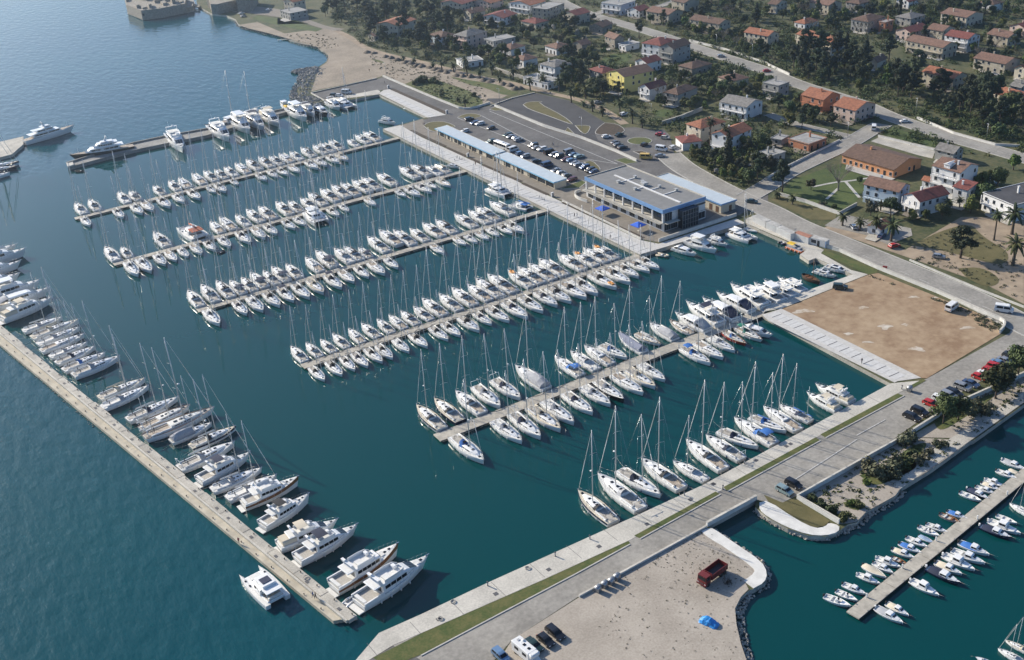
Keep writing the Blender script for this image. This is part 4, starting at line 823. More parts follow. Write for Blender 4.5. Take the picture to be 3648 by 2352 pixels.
# ------------------------------------------------------------------ motor yachts
M_TINT = mat('tinted_glass', (.012,.018,.026), .06)
def slope_pane(P, parent, a, c, w0, w1, name='windscreen', m=None, lift=.03, split=1):
    """raked windscreen between (x,z) a (low, forward) and c (high, aft)"""
    for i in range(split):
        u0, u1 = i/split*2-1, (i+1)/split*2-1; g = .03 if split > 1 else 0
        b = MB().add([(a[0]+lift, w0*u0+g, a[1]+lift), (a[0]+lift, w0*u1-g, a[1]+lift), (c[0]+lift, w1*u1-g, c[1]+lift), (c[0]+lift, w1*u0+g, c[1]+lift)], [(0, 1, 2, 3)]); P.part(name, b, m or M_TINT, parent)
def motoryacht(name='motor_yacht', L=16., fly=True, hm=None, band=None, hardtop=False, enclosed=None, canvas=None, trawler=False, tall=False, teak=True, fend=None):
    P = Proto(name); hm = hm or M_GEL; B = L*.29; fs, fb = (.10*L, .155*L) if not trawler else (.11*L, .19*L)
    sh, h = hull_parts(P, L, B, fs, fb, hm, M_DECK, sr=.86, rk=1.6 if not trawler else .9, p=2.2, band=band, flare=.6)
    k = L/16.; zd = lambda x: at_sheer(sh, x)[1]+.05
    # cabin
    z0 = zd(-1*k); ht = 1.75*k
    xf, xw = 4.6*k, 2.1*k
    if trawler: xf, xw = 3.0*k, 2.5*k
    w = B/2-.32*k
    st = [(-3.6*k, w, w*.95, z0-.1, z0+ht), (-.5*k, w, w*.92, z0-.1, z0+ht+.05), (xw, w*.93, w*.80, z0, z0+ht*.97), (xf, w*.72, w*.62, zd(xf), zd(xf)+.12), (xf+.9*k, w*.45, w*.4, zd(xf+.9*k), zd(xf+.9*k)+.04)]
    c = P.part('deckhouse', house(MB(), st), M_GEL)
    side_panes(P, c, st, -3.2*k, xw-.25*k, .40, .78, 4 if not trawler else 5, name='side_window')
    slope_pane(P, c, (xf-.12*k, zd(xf)+.24), (xw+.18*k, z0+ht*.87), w*.56, w*.66, split=3)
    for x in (xf+1.6*k, xf+2.7*k):
        if x < L/2-.8: P.part('hatch', MB().bbox(x-.3*k, x+.3*k, -.3*k, .3*k, zd(x)+.01, zd(x)+.07, .03), M_GLASS)
    P.part('sun_pad', MB().bbox(xf+.2*k, xf+1.25*k, -.75*k, .75*k, zd(xf+.7*k)+.03, zd(xf+.7*k)+.18, .05), M_DECK)
    # cockpit aft
    za = zd(-5*k)
    P.part('cockpit_sole', MB().box(-L/2+.2, -3.65*k, -w*.95, w*.95, za-.02, za+.04), M_GREYTEAK if teak else M_DECK)
    for s in (-1, 1): P.part('bulwark', MB().box(-L/2+.1, -3.6*k, s*(w+.08)-.14, s*(w+.08)+.14, za-.1, za+.55*k), M_GEL)
    P.part('transom_seat', MB().bbox(-L/2+.3, -L/2+1.0*k, -w*.8, w*.8, za+.02, za+.5*k, .06), M_DECK)
    P.part('saloon_door', MB().box(-3.66*k, -3.61*k, -w*.6, w*.6, za+.1, za+1.5*k), M_TINT, c)
    P.part('swim_platform', MB().bbox(-L/2-1.1*k, -L/2+.1, -B*.38, B*.38, .28, .45, .05), M_DECK)
    top = z0+ht+.08
    if fly:
        f = P.part('flybridge', MB().bbox(-5.4*k, 1.5*k, -w*.92, w*.92, top-.12, top+.06, .08), M_GEL)
        b = MB(); R = []
        for x, ww, hh in ((-3.0*k, w*.9, .75), (-.5*k, w*.9, .8), (1.0*k, w*.8, .75), (1.7*k, w*.55, .45)): R.append((x, ww, hh*k))
        for s in (-1, 1): b.loft([[(x, s*ww, top), (x, s*(ww-.03), top+hh), (x, s*(ww-.14), top+hh), (x, s*(ww-.14), top)] for x, ww, hh in R], True, (True, True))
        b.add([(1.7*k, -w*.55, top), (1.7*k, w*.55, top), (1.55*k, w*.5, top+.45*k), (1.55*k, -w*.5, top+.45*k)], [(0, 1, 2, 3)]); P.part('coaming', b, M_GEL, f)
        P.part('fly_seat', MB().bbox(-2.6*k, -1.2*k, -w*.7, w*.1, top+.07, top+.5*k, .06), M_DECK, f)
        P.part('helm_console', MB().bbox(.3*k, 1.0*k, .1*k, w*.6, top+.07, top+.75*k, .06), M_GEL, f)
        P.part('fly_sole', MB().box(-5.2*k, 1.2*k, -w*.74, w*.74, top+.062, top+.085), M_DECK, f)
        b = MB(); xa = -3.4*k
        b.loft([[(xa-.5*k*u, -w*.9+.0*u, top+u*1.35*k) for u in (0, 1)]+[(xa-.5*k*u-.55*k, -w*.9, top+u*1.35*k) for u in (1, 0)], [(xa-.5*k*u, -w*.82, top+u*1.35*k) for u in (0, 1)]+[(xa-.5*k*u-.55*k, -w*.82, top+u*1.35*k) for u in (1, 0)]], True, (True, True))
        b.loft([[(xa-.5*k*u, w*.82, top+u*1.35*k) for u in (0, 1)]+[(xa-.5*k*u-.55*k, w*.82, top+u*1.35*k) for u in (1, 0)], [(xa-.5*k*u, w*.9, top+u*1.35*k) for u in (0, 1)]+[(xa-.5*k*u-.55*k, w*.9, top+u*1.35*k) for u in (1, 0)]], True, (True, True))
        b.box(xa-1.05*k, xa-.5*k, -w*.9, w*.9, top+1.352*k, top+1.48*k); a = P.part('radar_arch', b, M_GEL, f)
        P.part('radar_dome', MB().ell((xa-.8*k, .5*k, top+1.62*k), (.32*k, .32*k, .2*k), 8, 4), M_GEL, f)
        P.part('aerial', MB().tube((xa-.8*k, -.8*k, top+1.48*k), (xa-1.1*k, -.8*k, top+3.0*k), .02, n=4), M_GEL, f)
        if canvas: P.part('bimini', MB().loft([[(x, y*w, top+(1.75-.12*y*y)*k) for y in (-.9, -.5, 0, .5, .9)] for x in (-3.0*k, -.4*k)], False, smooth=True), canvas, f)
        if hardtop:
            P.part('hardtop', MB().bbox(-4.2*k, .8*k, -w*.85, w*.85, top+1.75*k, top+1.92*k, .09), M_GEL, f)
            b = MB()
            for x in (-3.9*k, .4*k):
                for s in (-1, 1): b.tube((x, s*w*.8, top), (x, s*w*.78, top+1.76*k), .05, n=5)
            P.part('hardtop_post', b, M_GEL, f)
    else:
        a = P.part('targa_arch', MB().path([(-3.0*k, -w, z0+.6*k), (-3.6*k, -w*.9, top+.5*k), (-3.6*k, w*.9, top+.5*k), (-3.0*k, w, z0+.6*k)], .13*k, 6), M_GEL)
        P.part('radar_dome', MB().ell((-3.6*k, 0, top+.72*k), (.3*k, .3*k, .18*k), 8, 4), M_GEL, a)
        if canvas: P.part('cockpit_canvas', MB().loft([[(x, y*w*1.02, zz-.35*k*abs(y)**3) for y in (-1., -.6, 0, .6, 1.)] for x, zz in ((-3.4*k, top+.35*k), (-5.2*k, top-.1*k), (-L/2+.5, za+.7*k))], False, smooth=True), canvas)
        else: P.part('sunroof', MB().bbox(-2.4*k, .6*k, -w*.55, w*.55, top-.03, top+.04, .03), M_TINT, c)
    if enclosed: P.part('aft_enclosure', house(MB(), [(-L/2+.7, w*.95, w*.85, za, za+1.7*k), (-3.62*k, w*.98, w*.9, za, za+1.75*k)]), enclosed)
    rails(P, sh, -1*k, L/2-.35, .75*k, 10)
    fenders(P, sh, (-4.6*k, -2.4*k, -.2*k, 2.0*k), fend or M_FEND)
    P.part('bow_anchor', MB().box(L/2-.6, L/2+.25, -.1, .1, zd(L/2-.6), zd(L/2-.6)+.15), M_SS)
    return P
MY = {'fly': (motoryacht(), 16.), 'flyhard': (motoryacht(L=18., hardtop=True), 18.), 'flynavy': (motoryacht(L=15., canvas=M_NAVY), 15.), 'flycream': (motoryacht(L=14., canvas=M_CREAMC, enclosed=M_CREAMC), 14.),
 'sport': (motoryacht(L=13., fly=False, canvas=M_NAVY), 13.), 'sportw': (motoryacht(L=13., fly=False, canvas=M_GEL), 13.), 'sportg': (motoryacht(L=14., fly=False, canvas=M_GREYC), 14.), 'sporto': (motoryacht(L=9., fly=False, canvas=None), 9.),
 'trawl': (motoryacht(L=15., trawler=True, canvas=M_BLACKC), 15.), 'classic': (motoryacht(L=17., trawler=True, band=M_WOOD), 17.), 'dark': (motoryacht(L=15., hm=M_BHULL, fly=False, canvas=M_GREYC), 15.), 'small': (motoryacht(L=10., fly=True, teak=False), 10.)}
def myacht(kd, fr, bx, by, sx, sy, lab, zb=1.9, zs=1.3, grp='motor yachts in the marina'):
    P, L0 = MY[kd]; return P.place(boat_M(G(fr, bx, by, zb), G(fr, sx, sy, zs), L0), lab, 'motor yacht', grp)
# far mole
for i, (kd, fr, sx, sy, bx, by, lk) in enumerate([('fly','T1',1195,950,1285,1072,'white flybridge motor yacht, leftmost and alone on the near side of the mole'),('fly','FC',165,580,360,735,'white motor yacht, second from left along the mole'),('flyhard','FC',390,510,580,648,'white motor yacht with swept roof, third from left along the mole'),('flynavy','FC',535,480,728,610,'white motor yacht with dark hull underside, fourth along the mole'),('flycream','FC',705,440,885,572,'cream motor yacht, fifth from left along the mole'),('flyhard','FC',990,395,1180,515,'large white motor yacht, sixth from left along the mole'),('flynavy','FC',1130,370,1265,465,'white motor yacht, seventh from left along the mole'),('dark','FC',1250,372,1400,455,'dark hulled open motor yacht near the head of the mole'),('fly','FC',1400,312,1532,395,'white motor yacht beside the catamaran at the head of the mole')]):
    myacht(kd, fr, bx, by, sx, sy, lk, .9, 1.4, 'motor yachts along the far mole')
myacht('small','FC',2120,540,1955,500,'small cream cabin cruiser alone in the north basin', 1.0, 1.2)
# breakwater: big motor yachts at the left edge
for i, (bx, by, sx, sy, kd, lk) in enumerate([(122,178,-260,300,'sport','uppermost motor yacht at the left edge of the photo'),(188,213,-230,345,'flyhard','second motor yacht from top at the left edge'),(150,297,-250,430,'fly','third motor yacht from top at the left edge with portholes'),(142,380,-240,500,'flycream','fourth motor yacht from top at the left edge, tan foredeck'),(285,432,-120,570,'flyhard','fifth motor yacht from top at the left edge, pale roof'),(350,482,-60,630,'sportg','sixth motor yacht from top at the left edge, sleek low cabin'),(372,545,10,700,'flycream','cream motor yacht just above the sailboats on the breakwater')]):
    myacht(kd, 'U1', bx, by, sx, sy, 'white '+lk if 'cream' not in lk else lk, 2.0, 1.3, 'motor yachts along the breakwater')
myacht('flynavy','V1',1750,85,1390,290,'tall white motor yacht among the sailboats halfway down the breakwater', 2.2, 1.3, 'motor yachts along the breakwater')
myacht('classic','V2',300,262,-95,450,'white trawler yacht with broad white canopy near the breakwater end', 2.4, 1.4, 'motor yachts along the breakwater')
myacht('trawl','V2',372,378,40,600,'white trawler yacht with black canvas below the canopied one', 2.4, 1.4, 'motor yachts along the breakwater')
myacht('flycream','V2',572,552,155,748,'white flybridge yacht with tan seats, third from the breakwater end', 2.2, 1.3, 'motor yachts along the breakwater')
myacht('flynavy','V2',712,592,285,842,'white flybridge yacht with dark windows beside the tan seated one', 2.2, 1.3, 'motor yachts along the breakwater')
myacht('classic','V2',997,742,540,1035,'classic cruiser with brown trim and wooden deck next to the largest yacht', 2.4, 1.4, 'motor yachts along the breakwater')
myacht('fly','V2',1205,812,715,1148,'largest white motor yacht at the end of the breakwater', 2.4, 1.4, 'motor yachts along the breakwater')
# near the gravel lot
for kd, bx, by, sx, sy, lk in [('sportg',945,505,1290,700,'motor yacht under a pale grey cover beside the sailboats'),('flynavy',1060,400,1420,640,'flybridge yacht with navy bimini next to the grey covered one'),('sport',1230,360,1590,590,'sport cruiser with dark cockpit canvas, third of the motor yachts'),('sport',1375,300,1750,500,'white express cruiser with navy canvas, fourth of the motor yachts'),('fly',1522,220,1885,450,'white flybridge yacht, fifth of the motor yachts'),('flyhard',1765,200,2060,400,'white hardtop yacht, sixth of the motor yachts'),('small',1870,165,2195,345,'white flybridge cruiser, seventh of the motor yachts'),('small',2010,130,2290,290,'white fishing cruiser with blue stern, last of the motor yachts')]:
    myacht(kd, 'FA', bx, by, sx, sy, lk+' by the gravel lot quay', 1.9, 1.2, 'motor yachts by the gravel lot quay')
myacht('sportw','FA',1960,768,1640,650,'white express cruiser moored bow out right of the green hooded boat', .5, 1.2)
myacht('flycream','FB',1970,300,2225,455,'cream flybridge cruiser at the right end of the south quay', 1.9, 1.2); myacht('flycream','FB',2040,238,2335,395,'white cruiser with cream canopy, last boat on the south quay', 1.9, 1.2)
for kd, bx, by, sx, sy, lk in [('sportw',1440,1105,1195,1015,'white cabin cruiser left of three below the blue fascia building'),('flyhard',1655,1075,1330,950,'white hardtop cruiser middle of three below the blue fascia building'),('small',1775,1005,1555,920,'small white cruiser right of three below the blue fascia building')]:
    myacht(kd, 'FD', bx, by, sx, sy, lk, .9, 1.2)
myacht('sporto','U4',480,400,325,350,'small white sport boat left of two by the wooden boat', .8, 1.); myacht('sporto','U4',562,368,400,320,'small white sport boat right of two in the quay corner', .8, 1.)
myacht('sporto','F4',2110,130,1965,90,'small white motorboat at the quay root of second farthest pontoon', .7, .9)
P, L0 = MY['flyhard']; 
# ------------------------------------------------------------------ large yachts
def superyacht(name, L, hm, tiers, white=M_GEL):
    P = Proto(name); B = L*.19
    sh, h = hull_parts(P, L, B, .085*L, .12*L, hm, M_TEAK, sr=.8, rk=3.5, p=2.6, flare=.7); k = L/36.
    zd = lambda x: at_sheer(sh, x)[1]+.06; z = zd(-2*k); par = -1
    for i, (x0, x1, w, hgt, rk) in enumerate(tiers):
        w_ = B/2*w; st = [(x0*k, w_*.96, w_*.9, z, z+hgt*k), ((x0+x1)/2*k, w_, w_*.93, z, z+hgt*k), ((x1-rk)*k, w_*.85, w_*.75, z, z+hgt*.97*k), (x1*k, w_*.5, w_*.4, z, z+.25)]
        c = P.part('deck_tier', house(MB(), st), white); side_panes(P, c, st, (x0+.8)*k, (x1-rk-.3)*k, .4, .78, 6, gap=.2)
        slope_pane(P, c, (x1*k-.15, z+.45), ((x1-rk)*k+.15, z+hgt*.85*k), w_*.42, w_*.6, split=3)
        P.part('overhang', MB().bbox((x0-2.4)*k, (x1-rk-.2)*k, -w_*.98, w_*.98, z+hgt*k+.003, z+hgt*k+.16, .05), white, c); z += hgt*k+.17
    P.part('radar_mast', MB().loft([[(-3*k+.9, -.35, z), (-3*k-.6, -.35, z), (-3*k-.6, .35, z), (-3*k+.9, .35, z)], [(-3.6*k, -.15, z+3*k), (-4.0*k, -.15, z+3*k), (-4.0*k, .15, z+3*k), (-3.6*k, .15, z+3*k)]], True, (True, True)).box(-3.9*k, -3.6*k, -1.2*k, 1.2*k, z+1.9*k, z+2.05*k), white)
    for s in (-1, 1): P.part('satellite_dome', MB().ell((-3.7*k, s*1.0*k, z+2.35*k), (.5*k, .5*k, .5*k), 8, 5), white)
    P.part('tender', MB().path([(-9*k, -.6, z-1.9*k), (-7*k, -.7, z-1.9*k), (-6.3*k, 0, z-1.85*k), (-7*k, .7, z-1.9*k), (-9*k, .6, z-1.9*k)], .35*k, 6), M_GEL)
    P.part('foremast', MB().tube((L*.36, 0, zd(L*.36)), (L*.36, 0, zd(L*.36)+3.2*k), .12, .06, n=6), white)
    rails(P, sh, -L/2+1, L/2-.8, 1.0, 14, .03); P.part('swim_platform', MB().bbox(-L/2-1.4, -L/2+.1, -B*.35, B*.35, .5, .75, .08), M_TEAK)
    return P
sy1 = superyacht('large_yacht', 36, M_BHULL, [(-10, 9.5, .92, 2.1, 3.2), (-7, 4.5, .8, 1.9, 2.6), (-4.5, .5, .6, .55, .5)])
sy1.place(boat_M(G('T1',488,1098,2.5), G('T1',935,1022,2.0), 36), 'long black hulled motor yacht with white decks behind the mole', 'large yacht')
sy2 = superyacht('large_yacht', 34, M_GEL, [(-12, 8, .9, 2.0, 1.6), (-9, 3.5, .75, 1.8, 1.4), (-3, 1.5, .5, 1.2, .8)])
sy2.place(boat_M(G('T1',520,868,3.5), G('T1',168,990,1.8), 34), 'white classic motor yacht with tiered decks at the left jetty end', 'large yacht')
# gulet behind the mole
P = Proto('gulet'); Lg = 34.
sh, h = hull_parts(P, Lg, 7.4, 2.0, 3.4, M_WOOD, M_TEAK, sr=.6, rk=3.2, p=2.0, band=M_GEL); zd = lambda x: at_sheer(sh, x)[1]+.06
for x0, x1 in ((-2, 8.5), (-13, -4)):
    st = [(x0, 2.2, 2.1, zd(x0), zd(x0)+1.5), (x1-.5, 1.9, 1.8, zd(x1), zd(x1)+1.4), (x1, 1.7, 1.5, zd(x1), zd(x1)+.9)]; c = P.part('deckhouse', house(MB(), st), M_GEL); side_panes(P, c, st, x0+.5, x1-.8, .35, .75, 5)
    P.part('awning', MB().loft([[(x, y, zd(x0)+2.5-.04*y*y) for y in (-2.6, -1.3, 0, 1.3, 2.6)] for x in (x0-.5, x1)], False, smooth=True), M_GEL if x0 > -5 else M_SAIL, c)
for x, hh in ((3.5, 28.), (-8.5, 25.)):
    m_ = P.part('mast', MB().tube((x, 0, zd(x)), (x-.7, 0, zd(x)+hh), .2, .12, n=7), M_ALU); b = MB()
    for u in (.45, .68): b.tube((x-.7*u, -1.6, zd(x)+hh*u), (x-.7*u, 1.6, zd(x)+hh*u), .07, n=5)
    P.part('spreader', b, M_ALU, m_); P.part('boom', MB().tube((x-.4, 0, zd(x)+3.0), (x-8, 0, zd(x)+3.2), .22, n=6), M_SAIL, m_)
    P.part('rigging', MB().tube((x-.7, 0, zd(x)+hh), (x+11, 0, zd(11)), .03, n=3).tube((x-.5, 2.6, zd(x)), (x-.7, 0, zd(x)+hh*.9), .02, n=3).tube((x-.5, -2.6, zd(x)), (x-.7, 0, zd(x)+hh*.9), .02, n=3), M_SS, m_)
P.part('bowsprit', MB().tube((Lg/2-1.5, 0, zd(16)), (Lg/2+5.5, 0, zd(16)+1.3), .2, .1, n=6), M_WOOD); rails(P, sh, -16, 16, .8, 14, .04, name='guard_rail')
P.place(boat_M(G('FC',170,548,3.), G('FC',700,405,2.), 34), 'large two masted wooden gulet with white awnings behind the mole', 'gulet')
# ------------------------------------------------------------------ catamarans
def catamaran(L=12.5, power=False, canvas=None):
    P = Proto('catamaran'); k = L/12.5; W = 2.6*k
    for s in (-1, 1):
        R, shc = hull(L, 1.9*k, 1.15*k, 1.45*k, .7, .3, 2.6, draft=.4, n=11); b = MB(); R = [[(x, y+s*W, z) for x, y, z in r] for r in R]; b.loft(R, False, smooth=True); b.add(R[0], [tuple(range(len(R[0])))])
        hh = P.part('hull', b, M_GEL); b = MB(); b.loft([[(x, s*W-w_+.04, z+.02), (x, s*W, z+.07), (x, s*W+w_-.04, z+.02)] for x, w_, z in shc], False); P.part('deck', b, M_DECK, hh)
        for x in (1.5, 3.4): P.part('hatch', MB().bbox(x*k-.25, x*k+.25, s*W-.25, s*W+.25, 1.42*k, 1.52*k, .03), M_GLASS, hh)
    xb = 2.4*k if not power else 4.6*k
    P.part('bridge_deck', MB().bbox(-5.6*k, xb, -W+.3, W-.3, .75*k, 1.38*k, .08), M_GEL)
    st = [(-2.6*k, 2.45*k, 2.25*k, 1.36*k, 2.75*k), (0, 2.45*k, 2.1*k, 1.36*k, 2.75*k), (1.3*k, 2.1*k, 1.55*k, 1.36*k, 2.55*k), (2.3*k, 1.4*k, 1.1*k, 1.36*k, 1.75*k)]
    c = P.part('saloon', house(MB(), st), M_GEL); side_panes(P, c, st, -2.2*k, 1.2*k, .35, .75, 3); slope_pane(P, c, (2.12*k, 1.95*k), (1.42*k, 2.42*k), 1.05*k, 1.25*k, split=3)
    P.part('hardtop', MB().bbox(-5.4*k, -1.6*k, -2.1*k, 2.1*k, 2.95*k, 3.08*k, .06), canvas or M_GEL); P.part('cockpit_sole', MB().box(-5.5*k, -2.65*k, -2.0*k, 2.0*k, 1.384*k, 1.42*k), M_TEAK); P.part('cockpit_seat', MB().bbox(-5.4*k, -4.8*k, -1.8*k, 1.8*k, 1.42*k, 1.8*k, .05), M_NAVY if canvas is M_BLUEC else M_DECK)
    b = MB()
    for x in (-5.2*k, -2.7*k):
        for s in (-1, 1): b.tube((x, s*2.0*k, 1.38*k), (x, s*2.0*k, 2.96*k), .05, n=5)
    P.part('hardtop_post', b, M_GEL)
    if power:
        f = P.part('flybridge', MB().bbox(-3.4*k, .6*k, -1.7*k, 1.7*k, 3.081*k, 3.6*k, .12), M_GEL); P.part('fly_seat', MB().bbox(-2.6*k, -.6*k, -1.2*k, 1.2*k, 3.6*k, 3.72*k, .05), M_NAVY, f)
        P.part('foredeck_pad', MB().bbox(2.7*k, 4.3*k, -1.4*k, 1.4*k, 1.382*k, 1.5*k, .04), M_DECK)
    else:
        P.part('trampoline', MB().box(2.4*k, 5.2*k, -W+.85*k, W-.85*k, 1.2*k, 1.24*k), M_GREYC); P.part('cross_beam', MB().tube((5.3*k, -W, 1.3*k), (5.3*k, W, 1.3*k), .12, n=6), M_ALU)
        H = 17*k; base = Vector((1.2*k, 0, 2.5*k)); top = base+Vector((-.3, 0, H)); m_ = P.part('mast', MB().tube(base, top, .15, .1, n=7), M_ALU); b = MB()
        for u in (.45, .72):
            p = base.lerp(top, u); b.tube(p, p+Vector((-.4, 1.2, 0)), .05, n=4).tube(p, p+Vector((-.4, -1.2, 0)), .05, n=4)
        P.part('spreader', b, M_ALU, m_); P.part('rigging', MB().tube((-.5*k, W+.6*k, 1.4*k), top, .02, n=3).tube((-.5*k, -W-.6*k, 1.4*k), top, .02, n=3), M_SS, m_); P.part('furled_jib', MB().tube((5.2*k, 0, 1.4*k), top.lerp(base, .1), .09, .04, n=6), M_SAIL, m_)
        P.part('boom', MB().tube(base+Vector((-.1, 0, 1.2)), base+Vector((-5.6*k, 0, 1.35)), .24, n=6), canvas or M_SAIL, m_)
    return P
CT = catamaran(); CTB = catamaran(canvas=M_BLUEC); CTP = catamaran(13., True)
CT.place(boat_M(G('F4',430,800,1.), G('F4',290,655,1.2), 12.5), 'white catamaran moored on near side of second farthest pontoon', 'catamaran', 'catamarans')
CTB2 = catamaran(canvas=mat('rust_canvas', (.36,.10,.05), .8)); CTB2.place(boat_M(G('F3',1000,290,1.4), G('F3',1210,430,1.2), 12.5), 'catamaran with rust red canvas on far side of second farthest pontoon', 'catamaran', 'catamarans')
CT.place(boat_M(G('F6',1760,125,.8), G('F6',1530,20,1.2), 12.5), 'white catamaran moored bow out by the promenade above the middle pontoon', 'catamaran', 'catamarans')
CTB.place(boat_M(G('F6',1780,210,1.2), G('F6',2000,270,1.2), 12.5), 'catamaran with bright blue canvas at the root of the middle pontoon', 'catamaran', 'catamarans')
CT.place(boat_M(G('FD',2050,950,.8), G('FD',1790,840,1.2), 13.5), 'white catamaran moored below the containers by the blue fascia building', 'catamaran', 'catamarans')
CT.place(boat_M(G('FC',1660,375,.8), G('FC',1520,310,1.2), 12.5), 'white catamaran at the head of the mole beside the parked cars', 'catamaran', 'catamarans')
CTP.place(boat_M(G('V2',-50,912,1.4), G('V2',157,1133,.8), 13.)@Matrix.Diagonal((1,.86,1,1)), 'white power catamaran moored outside the breakwater', 'catamaran', 'catamarans')
SBp, _ = SB['saloon']; SBp.place(boat_M(G('F6',1510,195,1.6), G('F6',1800,350,1.2), 15), 'large white motorsailer beside the blue canvas catamaran, middle pontoon', 'sailboat', 'sailboats moored along the pontoons')
boat2('plain','FD',2085,845,1945,800,'small sailboat behind the catamaran below the containers', .8, 1.)
# ------------------------------------------------------------------ small boats in the inlet
def smallboat(L=6.2, kind='cabin', cover=None, hm=None, dark=False):
    P = Proto('small_boat'); B = L*.36; hm = hm or M_GEL; R, sh = hull(L, B, .62, .95, .8, .7, 2.2, draft=.25, n=11, flare=.8); b = MB(); b.loft(R, False, smooth=True); b.add(R[0], [tuple(range(len(R[0])))]); hh = P.part('hull', b, hm)
    b = MB(); b.loft([[(x, -w+.1, .42), (x, w-.1, .42)] for x, w, z in sh], False); P.part('sole', b, M_DECK if not dark else M_GREYTEAK)
    b = MB()
    for s in (-1, 1): b.loft([[(x, s*(w-.14), .4), (x, s*(w-.16), z+.03), (x, s*(w+.03), z+.04), (x, s*(w+.03), z-.06)] for x, w, z in sh], False)
    P.part('gunwale', b, hm if not dark else M_WOOD)
    fd = [q for q in sh if q[0] > L*.15]; b = MB(); b.loft([[(x, -w+.12, z+.01), (x, 0, z+.08), (x, w-.12, z+.01)] for x, w, z in fd], False)
    if kind != 'open': P.part('foredeck', b, M_GEL)
    P.part('thwart', MB().box(-L*.28, -L*.2, -B*.4, B*.4, .42, .72), M_DECK); 
    if kind in ('open',): P.part('thwart', MB().box(L*.05, L*.13, -B*.4, B*.4, .42, .75), M_DECK if not dark else M_WOOD)
    if kind == 'cabin':
        st = [(-L*.08, B*.38, B*.33, .5, 1.65), (L*.10, B*.36, B*.30, .6, 1.62), (L*.22, B*.28, B*.24, .8, 1.15), (L*.36, B*.16, B*.12, .95, 1.02)]; c = P.part('cabin', house(MB(), st), M_GEL); side_panes(P, c, st, -L*.06, L*.12, .5, .85, 2, gap=.06); slope_pane(P, c, (L*.22-.05, 1.16), (L*.10+.06, 1.52), B*.22, B*.26, split=2)
    if kind == 'console':
        c = P.part('console', MB().bbox(-.4, .3, -.45, .45, .42, 1.35, .08), M_GEL); P.part('windscreen', MB().add([(.32, -.42, 1.2), (.32, .42, 1.2), (.1, .4, 1.75), (.1, -.4, 1.75)], [(0, 1, 2, 3)]), M_TINT, c)
    if kind == 'wheelhouse':
        st = [(-L*.16, B*.33, B*.31, .5, 2.1), (L*.06, B*.32, B*.29, .55, 2.1), (L*.10, B*.31, B*.27, .6, 1.9)]; c = P.part('wheelhouse', house(MB(), st), M_GEL); side_panes(P, c, st, -L*.14, L*.06, .5, .82, 2, gap=.06); slope_pane(P, c, (L*.10+.01, 1.45), (L*.085, 1.95), B*.24, B*.24, split=2, lift=.02); P.part('cabin_top', MB().bbox(L*.11, L*.34, -B*.26, B*.26, .85, 1.12, .08), M_GEL)
    if cover is not None: P.part('boat_cover', MB().loft([[(x, y*w, z+hh_*f) for y, f in ((-1., .0), (-.55, .75), (0, 1.), (.55, .75), (1., .0))] for (x, w, z), hh_ in zip(sh[1:8] if kind != 'open' else sh[0:], [.3, .5, .6, .6, .5, .4, .25, .2, .15, .1, .05])], False, smooth=True), cover)
    P.part('outboard', MB().bbox(-L/2-.35, -L/2+.05, -.18, .18, .45, 1.1, .06).box(-L/2-.2, -L/2-.05, -.06, .06, -.2, .45), M_BLACKC if L < 6.5 else M_GEL)
    P.part('mooring_line', MB().tube((L/2-.1, 0, .95), (L/2+1.6, .5, .8), .025, n=4), M_ROPE)
    return P
M_BLUEH = mat('blue_hull', (.02,.07,.24), .3)
SMB = {'open': smallboat(kind='open'), 'opend': smallboat(kind='open', dark=True, hm=M_GREYC), 'console': smallboat(kind='console'), 'cabin': smallboat(kind='cabin'), 'wheel': smallboat(L=7.2, kind='wheelhouse'), 'cream': smallboat(kind='cabin', cover=M_CREAMC), 'blue': smallboat(kind='cabin', cover=M_BLUEC), 'bluec': smallboat(kind='open', cover=mat('blue_grey_canvas', (.24,.33,.45), .8)), 'navy': smallboat(L=7.5, kind='cabin', hm=M_NHULL, cover=M_NAVY), 'cover': smallboat(L=7.2, kind='cabin', cover=M_GREYC), 'creamo': smallboat(kind='open', cover=M_CREAMC)}
SML = {'wheel': 7.2, 'navy': 7.5, 'cover': 7.2}
LB = [('console',395,1085,578,1158,'dark trimmed open motorboat'),('console',478,1048,626,1118,'pale grey motorboat'),('cabin',525,1000,684,1072,'white boat with open cabin hatch'),('wheel',625,930,786,998,'white cabin boat'),('creamo',668,870,826,958,'cream decked boat with a thin mast'),('cabin',738,850,876,925,'white boat with blue windows'),('wheel',760,815,930,883,'white cruiser with cabin'),('opend',865,808,976,860,'grey inflatable dinghy'),('cream',870,755,1026,820,'boat under a cream cover'),('blue',920,715,1074,785,'boat under a bright blue cover'),('cabin',970,675,1119,745,'white boat with small cabin'),('bluec',1060,660,1166,715,'boat under a blue grey cover'),('console',1055,600,1201,667,'white boat with fishing rods'),('cabin',1110,580,1256,640,'white boat with pale cabin'),('opend',1205,510,1346,572,'grey open rowing boat'),('blue',1255,490,1396,545,'white boat with bright blue cover'),('open',1345,360,1491,420,'small white dinghy with outboard'),('navy',1395,330,1552,410,'boat with navy canopy'),('cabin',1455,318,1592,370,'white boat behind the navy canopied one'),('cream',1495,290,1626,345,'yellowish open boat'),('wheel',1520,265,1657,320,'white cabin boat higher up'),('cabin',1600,205,1741,265,'white cabin boat near the top'),('creamo',1690,195,1778,240,'small cream boat near the top'),('cover',1640,130,1800,202,'boat under a pale blue cover')]
for i, (kd, sx, sy, bx, by, lk) in enumerate(LB):
    SMB[kd].place(boat_M(G('V4', bx, by, .8), G('V4', sx, sy, .7), SML.get(kd, 6.2)), '%s, %s from the outer end, left of inlet pontoon' % (lk, ordn(i)), 'boat', 'small boats in the inlet')
